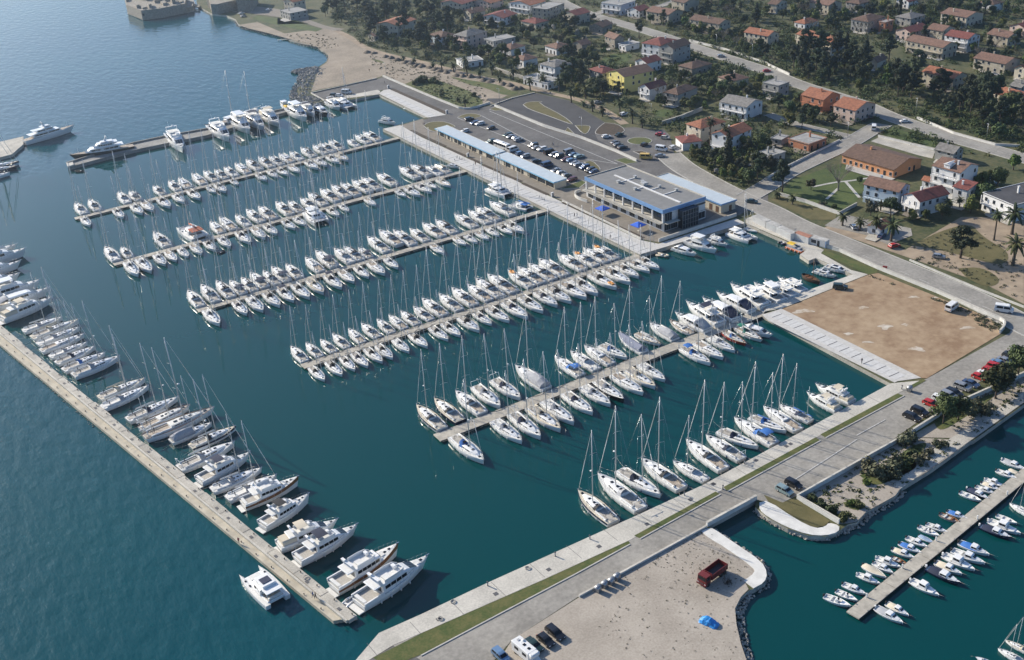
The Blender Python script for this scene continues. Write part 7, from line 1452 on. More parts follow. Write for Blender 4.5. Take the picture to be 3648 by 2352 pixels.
for zn, fr, poly, mix in ZONES:
    W = GP(fr, poly, GL); x0, x1 = min(p.x for p in W), max(p.x for p in W); y0, y1 = min(p.y for p in W), max(p.y for p in W)
    for sp, n in mix.items():
        got = 0; tries = 0; items = []
        while got < n and tries < n*60:
            tries += 1; x, y = rngt.uniform(x0, x1), rngt.uniform(y0, y1)
            if not inpoly(x, y, W): continue
            dense = 3.4 if 'wood' in zn or 'grove' in zn else 4.2
            if sp == 'cyp': dense = 2.2
            if not clear(x, y, 2.0): continue
            if any((x-t[0])**2+(y-t[1])**2 < dense**2 for t in TREES): continue
            s = rngt.uniform(.72, 1.2)*(1. if 'wood' in zn else (.72 if sp == 'pine' else .86)); TREES.append((x, y)); items.append((proj((x, y, GL))[0], x, y, s)); got += 1
        items.sort()
        for i, (px, x, y, s) in enumerate(items):
            if 'grove' in zn: s *= .82
            P = rngt.choice(TP[sp][:2] if sp == 'palm' else TP[sp]); only = len(items) == 1
            P.place(rot((x, y, GL), rngt.uniform(0, 6.28), s*rngt.uniform(.9, 1.1), s*rngt.uniform(.9, 1.1), s), '%s, %s from left in the %s' % (SPN[sp], ordn(i), zn) if not only else 'only %s in the %s' % (SPN[sp], zn), CATN[sp], SPN[sp]+'s in the '+zn)
def plant(sp, k, fr, x, y, s, lab, grp=None):
    p = G(fr, x, y, GL); TREES.append((p.x, p.y)); TP[sp][k].place(rot(p, rngt.uniform(0, 6.28), s, s, s), lab, CATN[sp], grp)
PALMS = [('FZ',x,y,k) for x, y, k in ((745,385,1),(935,505,1),(1080,535,1),(1222,500,0),(1243,580,0),(1400,610,1),(1547,575,0),(1640,668,3),(1805,632,0),(1965,645,0),(2010,765,0),(2167,725,0),(2365,775,0),(470,395,3),(600,430,3),(830,480,3))]+[('T3',x,y,k) for x, y, k in ((330,642,0),(415,720,0),(515,692,0),(500,748,3),(563,782,1),(632,815,1),(755,792,0),(842,865,0),(910,897,1))]
PALMS.sort(key=lambda q: FR[q[0]][0]+q[1]*FR[q[0]][2])
for i, (fr, x, y, k) in enumerate(PALMS): plant('palm', k, fr, x, y, 1.15, 'palm, %s from left in the row along the dirt track' % ordn(i), 'palms along the dirt track')
plant('palm', 1, 'FZ', 1220, 960, 1.1, 'short palm in the corner of the grassy waste ground', None); plant('palm', 3, 'FZ', 930, 845, 1.2, 'low palm beside the white wall of the waste ground', None); plant('palm', 3, 'FZ', 1133, 900, 1., 'tiny palm left of the short palm on the waste ground', None)
plant('palm', 2, 'T3', 1385, 1022, 1.15, 'tall fan palm in front of the orange hipped house', None); plant('palm', 2, 'T3', 1488, 1050, 1.0, 'tall fan palm right of the other beside the cypress house', None)
plant('cyp', 0, 'T3', 1507, 1195, 1.25, 'tallest narrow cypress standing in the grove by the roundabout', None)
plant('pine', 3, 'U4', 1345, 268, 1.25, 'broad lone pine on the sandy ground at upper right', None)
plant('palm', 2, 'U4', 1580, 140, .95, 'tall palm behind the lone pine', 'palms by the modern building'); plant('palm', 0, 'U4', 1705, 100, 1.6, 'thick palm beside the modern flat roofed building', 'palms by the modern building'); plant('palm', 0, 'U4', 1712, 318, 1.6, 'broad palm at the right edge over the sandy ground', 'palms by the modern building')
plant('palm', 0, 'U4', 750, 105, 1.2, 'palm left of the roadside cafe', 'palms by the roadside cafe'); plant('palm', 0, 'U4', 860, 150, 1.3, 'palm in front of the roadside cafe', 'palms by the roadside cafe'); plant('palm', 1, 'U4', 520, 40, 1.1, 'small palm at the parking bay', 'palms by the roadside cafe'); plant('palm', 1, 'U4', 640, 75, 1.1, 'second small palm at the parking bay', 'palms by the roadside cafe')
plant('palm', 3, 'T4', 62, 1388, 1.2, 'low palm at the lawn corner by the coast road', None); plant('palm', 1, 'T4', 170, 1432, .9, 'small palm right of the lawn corner', None)
plant('pine', 0, 'T4', 100, 1345, 1.05, 'dark pine at the left corner of the lawn with crossing paths', None); plant('bare', 0, 'T4', 490, 1335, 1.35, 'tall bare tree where the garden paths cross', None)
plant('broad', 4, 'T4', 300, 1330, .7, 'small olive tree on the lawn left of the bare tree', None); plant('broad', 1, 'T4', 640, 1290, .5, 'small round shrub tree on the lawn right of the bare tree', None); plant('bush', 1, 'T4', 380, 1440, .9, 'grey bush at the lower lawn edge', None); plant('bush', 0, 'T4', 460, 1455, .9, 'green bush at the lower lawn edge', None)
plant('pine', 2, 'T3', 420, 590, .95, 'huge dark pine left of the red hipped house', None); plant('pine', 0, 'T3', 480, 575, .9, 'second dark pine left of the red hipped house', None); plant('broad', 2, 'T3', 620, 680, 1.1, 'broad dark tree in front of the red hipped house', None); plant('broad', 2, 'T3', 570, 660, 1.0, 'dark tree left of the broad one by the red hipped house', None)
plant('broad', 2, 'T4', 1600, 1330, 1.0, 'round green tree behind the four storey house yard', None); plant('broad', 3, 'T4', 1715, 1190, 1.1, 'bright green tree by the right edge of the main road', None)
for i, (sp, k, x, y, s) in enumerate((('broad',2,1225,1425,.95),('broad',0,1330,1400,.9),('bush',1,1430,1370,1.6),('bush',1,1480,1340,1.5),('broad',2,1590,1250,1.15),('broad',2,1745,1110,1.1),('broad',1,1800,1060,1.1),('broad',0,1640,1190,.9))):
    plant(sp, k, 'U4', x, y, s, '%s, %s from left on the bank beside the quay road' % ('dark tree' if sp == 'broad' else 'brownish bush', ordn(i)), 'trees on the bank beside the quay road')
for i, (x, y, k, s) in enumerate(((740,230,1,1.6),(800,250,1,1.7),(860,260,1,1.4),(900,200,1,1.5),(960,180,0,1.3),(1000,120,0,1.3),(980,30,1,1.5),(1120,105,1,.8),(1210,45,1,1.0),(380,470,0,1.),(450,500,0,1.1),(530,560,0,1.1),(300,420,0,.9),(590,450,2,1.),(640,470,0,.9),(680,310,2,.9),(1060,150,1,1.2))):
    plant('bush', k, 'V4', x, y, s, 'scrubby bush, %s on the bank between wall and inlet' % ordn(i), 'bushes on the bank of the inlet')
for i, (x, y, s) in enumerate(((690,655,1.9),(640,670,1.7),(740,660,1.6),(830,665,1.6),(600,690,1.3),(870,675,1.2),(930,790,1.1),(1320,830,1.2))):
    plant('bush', 0, 'FZ', x, y, s, 'dense dark bush, %s on the grassy waste ground' % ordn(i), 'bushes on the waste ground')
# undergrowth that nobody could count: one object
def scatter_stuff(name, label, regions, m, rmin, rmax, size, per, hfac=.8, seed=3, avoid=True):
    rng = np.random.default_rng(seed); rr = random.Random(seed); C, RR = [], []
    for fr, poly, n in regions:
        W = GP(fr, poly, GL); x0, x1 = min(p.x for p in W), max(p.x for p in W); y0, y1 = min(p.y for p in W), max(p.y for p in W); got = 0; tries = 0
        while got < n and tries < n*25:
            tries += 1; x, y = rr.uniform(x0, x1), rr.uniform(y0, y1)
            if not inpoly(x, y, W): continue
            r = rr.uniform(rmin, rmax)*(1 if rr.random() < .8 else 1.25)
            if avoid and not clear(x, y, r, .5): continue
            C.append((x, y, GL+r*hfac*.55)); RR.append(r); got += 1
    V, F = leaf_cloud(C, RR, per, size, rng, hfac); o = obj(name, mesh_vf(name, V, F, m)); tag(o, label, 'undergrowth', kind='stuff'); return o
ALLZ = [(fr, poly, 80 if 'wood' in zn else 62) for zn, fr, poly, mix in ZONES]
ALLZ += [('T3', [(0,380),(420,440),(640,420),(720,470),(540,480),(330,440),(220,420)], 40), ('T3', [(950,560),(1170,480),(1260,500),(1080,600)], 40), ('T3', [(1250,400),(1791,540),(1791,560),(1400,520)], 60), ('T4', [(1150,1100),(1180,1060),(1500,1100),(1791,1150),(1791,1300),(1560,1260),(1470,1150)], 60), ('U4', [(1000,150),(1350,20),(1500,110),(1300,200)], 30), ('T4', [(700,1440),(1000,1440),(1300,1500),(1200,1550),(700,1550)], 50), ('T2', [(560,190),(720,300),(900,360),(1100,410),(1300,460),(1300,400),(1000,330),(700,230)], 70)]
VILL = [('T2',560,205),('T2',740,300),('T2',900,358),('T2',1300,452),('T2',1791,562),('T3',60,582),('T3',250,632),('T3',430,668),('T3',560,712),('T3',700,788),('T3',830,868),('T3',1050,878),('T3',1140,960),('T3',1150,1125),('T3',1320,1232),('T3',1640,1328),('T4',-50,1225),('T4',130,1160),('T4',560,975),('T4',800,955),('T4',1190,1060),('T4',1500,1085),('T4',1900,1180),('S',4150,100),('S',3950,-160),('S',1500,-150),('S',1150,-60)]
VW = [G(f, x, y, GL) for f, x, y in VILL]
FR['W'] = (0, 0, 1)
def scatter_world(name, label, poly, n, m, rmin, rmax, size, per, hfac, seed):
    rng = np.random.default_rng(seed); rr = random.Random(seed); C, RR = [], []; x0, x1 = min(p.x for p in poly), max(p.x for p in poly); y0, y1 = min(p.y for p in poly), max(p.y for p in poly); tries = 0
    cl = [(rr.uniform(x0, x1), rr.uniform(y0, y1), rr.uniform(8, 26)) for _ in range(90)]
    while len(C) < n and tries < n*40:
        tries += 1
        if rr.random() < .6: cx, cy, cr = rr.choice(cl); x, y = rr.gauss(cx, cr), rr.gauss(cy, cr)
        else: x, y = rr.uniform(x0, x1), rr.uniform(y0, y1)
        if not inpoly(x, y, poly): continue
        px, py = proj((x, y, GL))
        if not (-60 < px < 3720 and -90 < py < 2400): continue
        r = rr.uniform(rmin, rmax)
        if not clear(x, y, r, .4): continue
        C.append((x, y, GL+r*hfac*.5)); RR.append(r)
    V, F = leaf_cloud(C, RR, per, size, rng, hfac); o = obj(name, mesh_vf(name, V, F, m)); tag(o, label, 'undergrowth', kind='stuff')
scatter_world('undergrowth', 'dark garden undergrowth and hedges between the houses', VW, 3600, leaf_mat('foliage_undergrowth', (.036,.052,.016), (.085,.105,.034)), .9, 3.0, .55, 17, .8, 3)
scatter_world('light_undergrowth', 'mid green shrubs between the houses', VW, 2600, leaf_mat('foliage_shrub', (.06,.085,.020), (.13,.15,.042)), .6, 1.9, .45, 24, .75, 14)
scatter_world('dry_undergrowth', 'dry brownish shrubs between the houses', VW, 1100, leaf_mat('foliage_scrub', (.085,.078,.045), (.16,.14,.09)), .5, 1.7, .42, 22, .7, 24)
scatter_stuff('weeds', 'small dark weeds dotted over the pale gravel yard', [('V3', [(700,1000),(1370,620),(1500,770),(1690,900),(1620,990),(1560,1180),(1600,1420),(1640,1540),(900,1540),(500,1250)], 260), ('V3', [(760,940),(1340,640),(1480,760),(1640,900),(1500,1000),(1000,900)], 160)], L_OLIVE, .07, .24, .13, 300, .8, 8, avoid=False)
scatter_stuff('weeds', 'scattered scrub on the sandy ground behind the beach', [('FZ', [(60,300),(900,540),(1400,690),(1500,900),(1000,920),(560,700),(250,600),(60,430)], 260), ('T2', [(200,240),(560,240),(560,330),(480,380),(300,290)], 80), ('U4', [(700,390),(1560,690),(1640,780),(1560,740),(1000,490),(720,400)], 70), ('U4', [(1430,670),(1640,720),(1600,790),(1480,750)], 40), ('U4', [(930,180),(1400,60),(1791,200),(1791,560),(1500,440),(1000,270)], 160)], L_OLIVE, .25, .75, .3, 60, .55, 9, avoid=False)
scatter_stuff('weeds', 'tufts of grass over the verges and the inlet bank', [('V4', [(230,420),(480,560),(600,560),(830,410),(930,320),(1400,0),(950,0)], 260), ('U4', [(1150,1400),(1791,1080),(1791,1250),(1440,1500)], 120), ('FZ', [(560,640),(900,640),(1250,760),(1480,900),(1200,970),(760,800)], 240)], L_LIGHT, .2, .7, .3, 60, .5, 10, avoid=False)
# ------------------------------------------------------------------ rocks
def rocks(name, label, fr_lines, n, smin, smax, spread, seed, z0=.1, m=None):
    rng = np.random.default_rng(seed); b = MB()
    base = [(1,0,0),(-1,0,0),(0,1,0),(0,-1,0),(0,0,1),(0,0,-1)]; fs = [(0,2,4),(2,1,4),(1,3,4),(3,0,4),(2,0,5),(1,2,5),(3,1,5),(0,3,5)]
    for fr, line, k, wdt in fr_lines:
        P_ = GP(fr, line, .6)
        for i in range(k):
            u = rng.uniform(0, len(P_)-1.001); j = int(u); p = P_[j].lerp(P_[j+1], u-j); t = (P_[j+1]-P_[j]).normalized(); q = rng.uniform(-1, 1)*wdt; s = rng.uniform(smin, smax)
            c = Vector((p.x-t.y*q, p.y+t.x*q, z0+rng.uniform(0, 1.)*(1-abs(q)/wdt)*spread)); R_ = Matrix.Rotation(rng.uniform(0, 6.28), 3, 'Z')@Matrix.Rotation(rng.uniform(0, 3), 3, 'X')
            b.add([c+R_@Vector((v[0]*s*rng.uniform(.7, 1.2), v[1]*s*rng.uniform(.6, 1.1), v[2]*s*rng.uniform(.5, .9))) for v in base], fs)
    o = obj(name, b.mesh(name, m or C_ROCK)); tag(o, label, 'rocks', kind='stuff')
rocks('riprap', 'grey boulder slope at the root of the mole', [('T2', [(440,480),(345,490),(260,508)], 260, 4.5), ('T2', [(420,490),(395,540),(350,600),(325,650),(335,690),(400,725)], 900, 7.0), ('T2', [(400,480),(390,520),(360,560)], 260, 7), ('T2', [(330,690),(380,700),(450,712)], 220, 5)], 0, .5, 1.1, 1.2, 1, .5, mat('riprap_stone', (.20,.195,.18), .95, c2=(.36,.345,.32), scale=.6))
rocks('shore_stones', 'broken stones along the shores of the inlet', [('V3', [(1640,1560),(1605,1420),(1575,1290),(1565,1190),(1600,1105),(1655,1058)], 420, 1.6), ('V4', [(500,640),(560,590),(625,575),(690,500),(835,425),(930,338)], 420, 1.5), ('V3', [(1700,1045),(1780,1000),(1791,935),(1750,850),(1560,725),(1410,622)], 260, .8), ('V4', [(-90,475),(0,550),(140,625),(280,672),(400,680),(490,645)], 260, .8)], 0, .15, .5, .9, 2, .1)
rocks('beach_stones', 'line of stones where the beach meets the water', [('FE', [(1500,250),(1535,310),(1650,350),(1900,410),(2389,545)], 300, 1.5), ('T2', [(230,285),(430,335),(500,380),(512,408),(495,442),(440,478)], 260, 1.2)], 0, .2, .6, .4, 4, .0)
rocks('gravel_heaps', 'loose stones along the breakwater outer foot', [('U1', [(0,872),(775,1540)], 120, .4), ('V1', [(0,0),(10,5)], 2, .2)], 0, .1, .3, .3, 5, .0)
mound = []
for s in range(3):
    rng = np.random.default_rng(70+s); b = MB(); R = []
    for j in range(5): R.append([((1-j/4.3)*2.6*math.cos(i*math.pi/6)*rng.uniform(.85, 1.15), (1-j/4.3)*2.2*math.sin(i*math.pi/6)*rng.uniform(.85, 1.15), 1.5*(j/4)**.8) for i in range(12)])
    b.loft(R, True, (False, True), True); mound.append(b.mesh('soil_mound', mat('heaped_soil', (.10,.085,.065), .95, c2=(.19,.15,.11), scale=.9)))
MD = [(30,300),(110,310),(250,350),(320,370),(400,395),(490,425),(560,435),(630,460),(690,470),(780,485),(850,510),(910,530),(990,545),(1110,580),(1190,590),(1290,600),(1440,640),(1520,655),(1680,690),(1760,700),(1830,745),(1890,740)]
for i, (x, y) in enumerate(MD):
    p = G('FZ', x, y, GL); tag(obj('soil_mound', mound[i % 3], None, rot((p.x, p.y, GL), rngt.uniform(0, 6), rngt.uniform(.9, 1.3), rngt.uniform(.9, 1.3), rngt.uniform(.8, 1.2))), 'brown soil heap, %s from left beside the dirt track' % ordn(i), 'soil heap', 'soil heaps along the dirt track')
# ------------------------------------------------------------------ vehicles
V_COL = {'silver': mat('car_silver', (.38,.39,.40), .3, metal=.5, coat=.5), 'white': mat('car_white', (.72,.72,.70), .3, coat=.5), 'black': mat('car_black', (.012,.012,.014), .25, coat=.6), 'dark': mat('car_dark_grey', (.045,.048,.055), .3, metal=.3, coat=.5), 'blue': mat('car_blue', (.06,.10,.19), .3, metal=.3, coat=.5), 'green': mat('car_dark_green', (.025,.055,.05), .3, metal=.3, coat=.5), 'red': mat('car_red', (.42,.02,.015), .3, coat=.5), 'maroon': mat('car_maroon', (.11,.025,.025), .3, coat=.5), 'teal': mat('car_pale_teal', (.30,.40,.40), .3, metal=.4, coat=.5), 'yellow': mat('van_yellow', (.62,.42,.12), .45), 'cream': mat('car_cream', (.55,.50,.40), .35, coat=.4), 'grey': mat('car_grey', (.17,.18,.19), .3, metal=.4, coat=.5), 'lblue': mat('car_light_blue', (.16,.27,.42), .3, metal=.3, coat=.5)}
CN = {'silver': 'silver', 'white': 'white', 'black': 'black', 'dark': 'dark grey', 'blue': 'dark blue', 'green': 'dark green', 'red': 'red', 'maroon': 'maroon', 'teal': 'pale teal', 'yellow': 'yellow', 'cream': 'cream', 'grey': 'grey', 'lblue': 'light blue'}
M_TYRE = mat('tyre', (.018,.018,.018), .85); M_RIM = mat('rim', (.35,.35,.36), .35, metal=.7); M_LAMP = mat('headlamp_glass', (.6,.6,.6), .1); M_TAIL = mat('tail_lamp', (.30,.01,.01), .3); M_PLATE = mat('bumper_grey', (.05,.05,.055), .6)
def car_proto(name, L, W, prof, glass, wheels, wr=.32, tumble=.16):
    """prof: side outline (x, z) from the rear bottom over the roof to the front bottom; glass: (rear x, front x, z low, z high)"""
    P = Proto(name); b = MB(); n = len(prof); zs = [z for x, z in prof]; zw = glass[2]; zt = max(zs)
    def hw(z): return W/2 if z <= zw else W/2-tumble*(z-zw)/(zt-zw+1e-6)
    A = [(x, -hw(z), z) for x, z in prof]; C = [(x, hw(z), z) for x, z in prof]; inn = [(x, -hw(z)+.10, z+.02) for x, z in prof]; inn2 = [(x, hw(z)-.10, z+.02) for x, z in prof]
    b.loft([A, inn, inn2, C], False); b.add(A, [tuple(range(n))[::-1]]); b.add(C, [tuple(range(n))]); bd = P.part('body', b, V_COL['silver'])
    xr, xf, z0, z1 = glass; k = (xf-xr)
    for s in (-1, 1):      # side glass, two panes
        for u0, u1 in ((.04, .47), (.53, .96)):
            def pt(u, v):
                zz = z0+.04+(z1-z0-.1)*v; xx = xr+k*u+(.28*(0.5-u)*2)*v*.8; return (xx, s*(hw(zz)+.012), zz)
            q = [pt(u0, 0), pt(u1, 0), pt(u1, 1), pt(u0, 1)]; P.part('side_window', MB().add(q if s < 0 else q[::-1], [(0, 1, 2, 3)]), M_GLASS, bd)
    # windscreen and rear window follow the profile segments that rise steeply
    for i in range(n-1):
        (xa, za), (xb, zb) = prof[i], prof[i+1]
        if min(za, zb) >= z0-.08 and abs(zb-za) > .28:
            (x0_, z0_), (x1_, z1_) = ((xa, za), (xb, zb)); lo, hi = .12, .9; p = lambda t: (x0_+(x1_-x0_)*t, z0_+(z1_-z0_)*t)
            a_, c_ = p(lo), p(hi); dx = .03 if zb < za else -.03
            P.part('windscreen' if zb < za else 'rear_window', MB().add([(a_[0]+dx, -hw(a_[1])+.14, a_[1]+.02), (a_[0]+dx, hw(a_[1])-.14, a_[1]+.02), (c_[0]+dx, hw(c_[1])-.14, c_[1]+.02), (c_[0]+dx, -hw(c_[1])+.14, c_[1]+.02)], [(0, 1, 2, 3)]), M_GLASS, bd)
    for x in wheels:
        for s in (-1, 1):
            w_ = P.part('wheel', MB().tube((x, s*(W/2-.2), wr), (x, s*(W/2+.02), wr), wr, n=12), M_TYRE); P.part('rim', MB().tube((x, s*(W/2+.02), wr), (x, s*(W/2+.035), wr), wr*.62, n=10), M_RIM, w_)
    for s in (-1, 1):
        P.part('headlight', MB().box(L/2-.12, L/2+.01, s*(W/2-.32)-.17, s*(W/2-.32)+.17, .60, .74), M_LAMP); P.part('tail_light', MB().box(-L/2-.01, -L/2+.1, s*(W/2-.2)-.12, s*(W/2-.2)+.12, .72, .95), M_TAIL)
        P.part('mirror', MB().box(xf-.35, xf-.15, s*(W/2+.02)-.06, s*(W/2+.1)+.06, z0, z0+.16), M_PLATE, bd)
    P.part('bumper', MB().box(L/2-.05, L/2+.05, -W/2+.12, W/2-.12, .28, .5), M_PLATE); P.part('bumper', MB().box(-L/2-.05, -L/2+.05, -W/2+.12, W/2-.12, .3, .52), M_PLATE)
    return P
CARS = {'hatch': car_proto('parked_car', 4.1, 1.72, [(-2.05,.25),(-2.05,.85),(-1.95,.95),(-1.55,1.42),(-.2,1.48),(.45,1.40),(1.15,.95),(1.9,.80),(2.05,.65),(2.05,.25)], (-1.8,1.05,.93,1.42), (-1.25,1.3)),
 'sedan': car_proto('parked_car', 4.5, 1.75, [(-2.25,.25),(-2.25,.85),(-2.15,.95),(-1.55,.98),(-.95,1.40),(.1,1.44),(.5,1.38),(1.2,.95),(2.1,.80),(2.25,.62),(2.25,.25)], (-1.4,1.1,.94,1.40), (-1.35,1.4)),
 'wagon': car_proto('parked_car', 4.7, 1.8, [(-2.35,.25),(-2.35,.9),(-2.28,1.0),(-2.0,1.46),(0,1.52),(.5,1.45),(1.25,.98),(2.2,.82),(2.35,.65),(2.35,.25)], (-2.2,1.15,.97,1.47), (-1.4,1.45)),
 'suv': car_proto('parked_car', 4.6, 1.9, [(-2.3,.35),(-2.3,1.05),(-2.22,1.15),(-2.05,1.70),(.2,1.76),(.6,1.70),(1.1,1.15),(2.15,1.02),(2.3,.85),(2.3,.35)], (-2.2,1.05,1.13,1.7), (-1.4,1.42), .38),
 'van': car_proto('parked_van', 5.3, 2.0, [(-2.65,.3),(-2.65,1.2),(-2.62,1.3),(-2.55,2.28),(1.2,2.34),(1.5,2.26),(2.05,1.32),(2.55,1.12),(2.65,.9),(2.65,.3)], (-2.3,1.95,1.3,2.1), (-1.6,1.7), .35, .1),
 'mpv': car_proto('parked_car', 4.2, 1.75, [(-2.1,.28),(-2.1,.95),(-2.05,1.05),(-1.85,1.58),(0,1.64),(.6,1.54),(1.4,1.05),(1.95,.88),(2.1,.7),(2.1,.28)], (-1.95,1.3,1.03,1.57), (-1.25,1.32))}
CLN = {'hatch': 'hatchback', 'sedan': 'saloon car', 'wagon': 'estate car', 'suv': 'off-roader', 'van': 'van', 'mpv': 'compact people carrier'}
def car(kd, colr, fr, x, y, ang, lab, grp=None, z=GL+.12):
    p = G(fr, x, y, GL+.5); return CARS[kd].place(rot((p.x, p.y, z), math.radians(ang)), '%s %s %s' % (CN[colr], CLN[kd], lab), 'van' if kd == 'van' else 'car', grp, swap={'body': V_COL[colr]})
rowA = [(535,297,'white','hatch'),(850,432,'green','suv'),(1118,530,'white','van'),(1205,572,'lblue','mpv'),(1270,606,'silver','mpv'),(1395,665,'dark','wagon'),(1532,716,'blue','van'),(1640,776,'silver','sedan'),(1705,806,'silver','hatch'),(1770,838,'grey','hatch'),(1832,887,'maroon','wagon')]
for i, (x, y, c, k) in enumerate(rowA): car(k, c, 'FQ', x, y, random.choice((0, 180))+random.uniform(-6, 6), '%s from left in the row behind the pavilions' % ordn(i), 'cars behind the pavilions', GL+.05)
rowB = [(585,156,'dark','suv'),(655,200,'blue','wagon'),(715,209,'white','wagon'),(850,262,'black','hatch'),(1055,346,'green','wagon'),(1092,366,'silver','sedan'),(1155,386,'silver','hatch'),(1185,406,'silver','wagon'),(1365,476,'black','suv'),(1402,501,'silver','sedan'),(1470,517,'white','wagon'),(1562,562,'black','van'),(1615,586,'silver','mpv'),(1675,606,'dark','suv'),(1755,646,'maroon','hatch'),(1830,655,'lblue','wagon'),(1870,690,'silver','sedan'),(1918,712,'silver','wagon'),(1990,742,'blue','suv'),(2055,777,'black','suv'),(2100,793,'blue','hatch')]
for i, (x, y, c, k) in enumerate(rowB): car(k, c, 'FQ', x, y, random.choice((0, 180))+random.uniform(-5, 5), '%s from left in the middle row of the car park' % ordn(i), 'cars in the middle of the car park', GL+.05)
for i, (x, y, c, k) in enumerate([(1800,560,'silver','van'),(1855,586,'lblue','sedan'),(1925,608,'teal','wagon')]): car(k, c, 'FQ', x, y, random.uniform(-6, 6), '%s of three parked beyond the middle row' % ordn(i), 'cars beyond the middle row', GL+.05)
for x, y, c, k, a, l in [(660,958,'white','hatch',-20,'at the left of the roundabout'),(750,945,'green','sedan',10,'right of the white one at the roundabout'),(722,1000,'grey','sedan',0,'first of three parked left of the roundabout island'),(742,1017,'grey','wagon',0,'second of three parked left of the roundabout island'),(772,1035,'dark','wagon',0,'third of three parked left of the roundabout island'),(925,1013,'dark','hatch',20,'driving beside the roundabout island'),(1038,943,'red','sedan',-50,'above the cream one by the restaurant'),(1072,966,'cream','hatch',-60,'below the red one by the restaurant'),(1130,1033,'white','wagon',10,'beside the restaurant and grove'),(1045,1048,'white','van',-70,'leaving the roundabout towards the coast road'),(1037,1092,'silver','sedan',-35,'behind the yellow van'),(938,1105,'yellow','van',-50,'turning out of the car park'),(600,719,'silver','hatch',-20,'under the palms by the dirt track'),(782,800,'white','wagon',10,'parked below the white sloping roof house'),(1462,394,'silver','hatch',-30,'driving on the main road'),(1676,1412,'green','sedan',-60,'on the coast road by the marina annex'),(1783,498,'red','hatch',-30,'on the main road near the wood')]: car(k, c, 'T3', x, y, a, l, None, GL+.14 if k != 'x' else GL)
for x, y, c, k, a, l in [(740,901,'white','van',40,'turning into the side street'),(957,850,'white','sedan',-25,'crossing at the main road junction'),(1517,1250,'white','hatch',10,'in the yard of the four storey house'),(1562,1277,'lblue','van',80,'beside the white one in the four storey house yard'),(720,818,'grey','hatch',40,'parked beside the pinkish house')]: car(k, c, 'T4', x, y, a, l)
for x, y, c, k, a, l in [(597,50,'white','hatch',60,'in the parking bay by the palms'),(797,112,'blue','hatch',15,'in front of the roadside cafe'),(882,183,'red','hatch',-10,'by the coast road below the cafe'),(1195,258,'silver','hatch',-60,'alone on the sandy ground left of the pine'),(505,472,'green','suv',-50,'alone on the tan gravel lot'),(1285,617,'white','van',10,'parked on the tan gravel lot'),(1650,632,'white','van',-60,'driving on the coast road at the right')]: car(k, c, 'U4', x, y, a, l)
rowR = [(1008,1380,'black','wagon'),(1062,1345,'black','suv'),(1137,1287,'red','hatch'),(1203,1257,'white','mpv'),(1268,1227,'silver','wagon'),(1302,1211,'black','wagon'),(1360,1172,'silver','suv'),(1420,1146,'blue','sedan'),(1480,1102,'red','hatch'),(1518,1081,'white','sedan'),(1560,1061,'red','wagon'),(1592,1034,'red','suv'),(1612,1005,'lblue','sedan'),(1658,986,'silver','sedan'),(1700,957,'dark','wagon'),(1740,928,'silver','hatch')]
for i, (x, y, c, k) in enumerate(rowR): car(k, c, 'U4', x, y, -84+random.uniform(-4, 4), '%s from left in the row by the quay road trees' % ordn(i), 'cars along the quay road', GL+.08)
car('mpv','teal','V4',115,357,-84,'left of two by the culvert'); car('mpv','black','V4',178,313,-84,'right of two by the culvert')
car('wagon','black','V3',302,1352,-86,'rightmost of three at the gravel yard edge', None, GL+.09); car('hatch','black','V3',236,1403,-86,'middle of three at the gravel yard edge', None, GL+.09); car('sedan','green','V3',152,1437,-86,'left of three beside the camper', None, GL+.09); car('mpv','lblue','V2',1712,1512,-86,'at the bottom edge left of the camper', None, GL+.09)
for x, y, c, k, a, l in [(545,666,'green','hatch',-50,'leftmost of three on the northern quay'),(582,671,'white','hatch',-50,'middle of three on the northern quay'),(634,650,'white','van',-50,'rightmost of three on the northern quay')]: car(k, c, 'T2', x, y, a, l)
for x, y, c, l in [(1570,165,'white','by the shore below the stone houses'),(1592,198,'silver','second by the shore below the stone houses'),(1900,120,'white','near the boat shed')]: car('sedan', c, 'FE', x, y, 20, l)
# bus
P = Proto('bus'); P.part('body', MB().bbox(-5, 5, -1.2, 1.2, .35, 3.0, .18), V_COL['white']); 
for s in (-1, 1):
    for i in range(6): P.part('side_window', MB().box(-4.6+i*1.5, -3.25+i*1.5, s*1.21-.01, s*1.21+.01, 1.5, 2.5), M_GLASS)
P.part('windscreen', MB().box(4.99, 5.02, -1.05, 1.05, 1.2, 2.6), M_GLASS)
for x in (-3, 3.2):
    for s in (-1, 1): P.part('wheel', MB().tube((x, s*1.0, .48), (x, s*1.22, .48), .48, n=12), M_TYRE)
P.part('roof_unit', MB().bbox(-1.6, 1.2, -.6, .6, 3.0, 3.2, .06), V_COL['white']); P.part('roof_hatch', MB().bbox(2.2, 3.0, -.4, .4, 3.0, 3.1, .04), M_GREYC)
P.place(boat_M(G('FQ',1065,500,GL+1.5), G('FQ',905,440,GL+1.5), 10)@Matrix.Translation((0, 0, 0)), 'white coach with dark windows behind the northern pavilion', 'bus'); bpy.data.objects['bus'].location.z = GL+.05
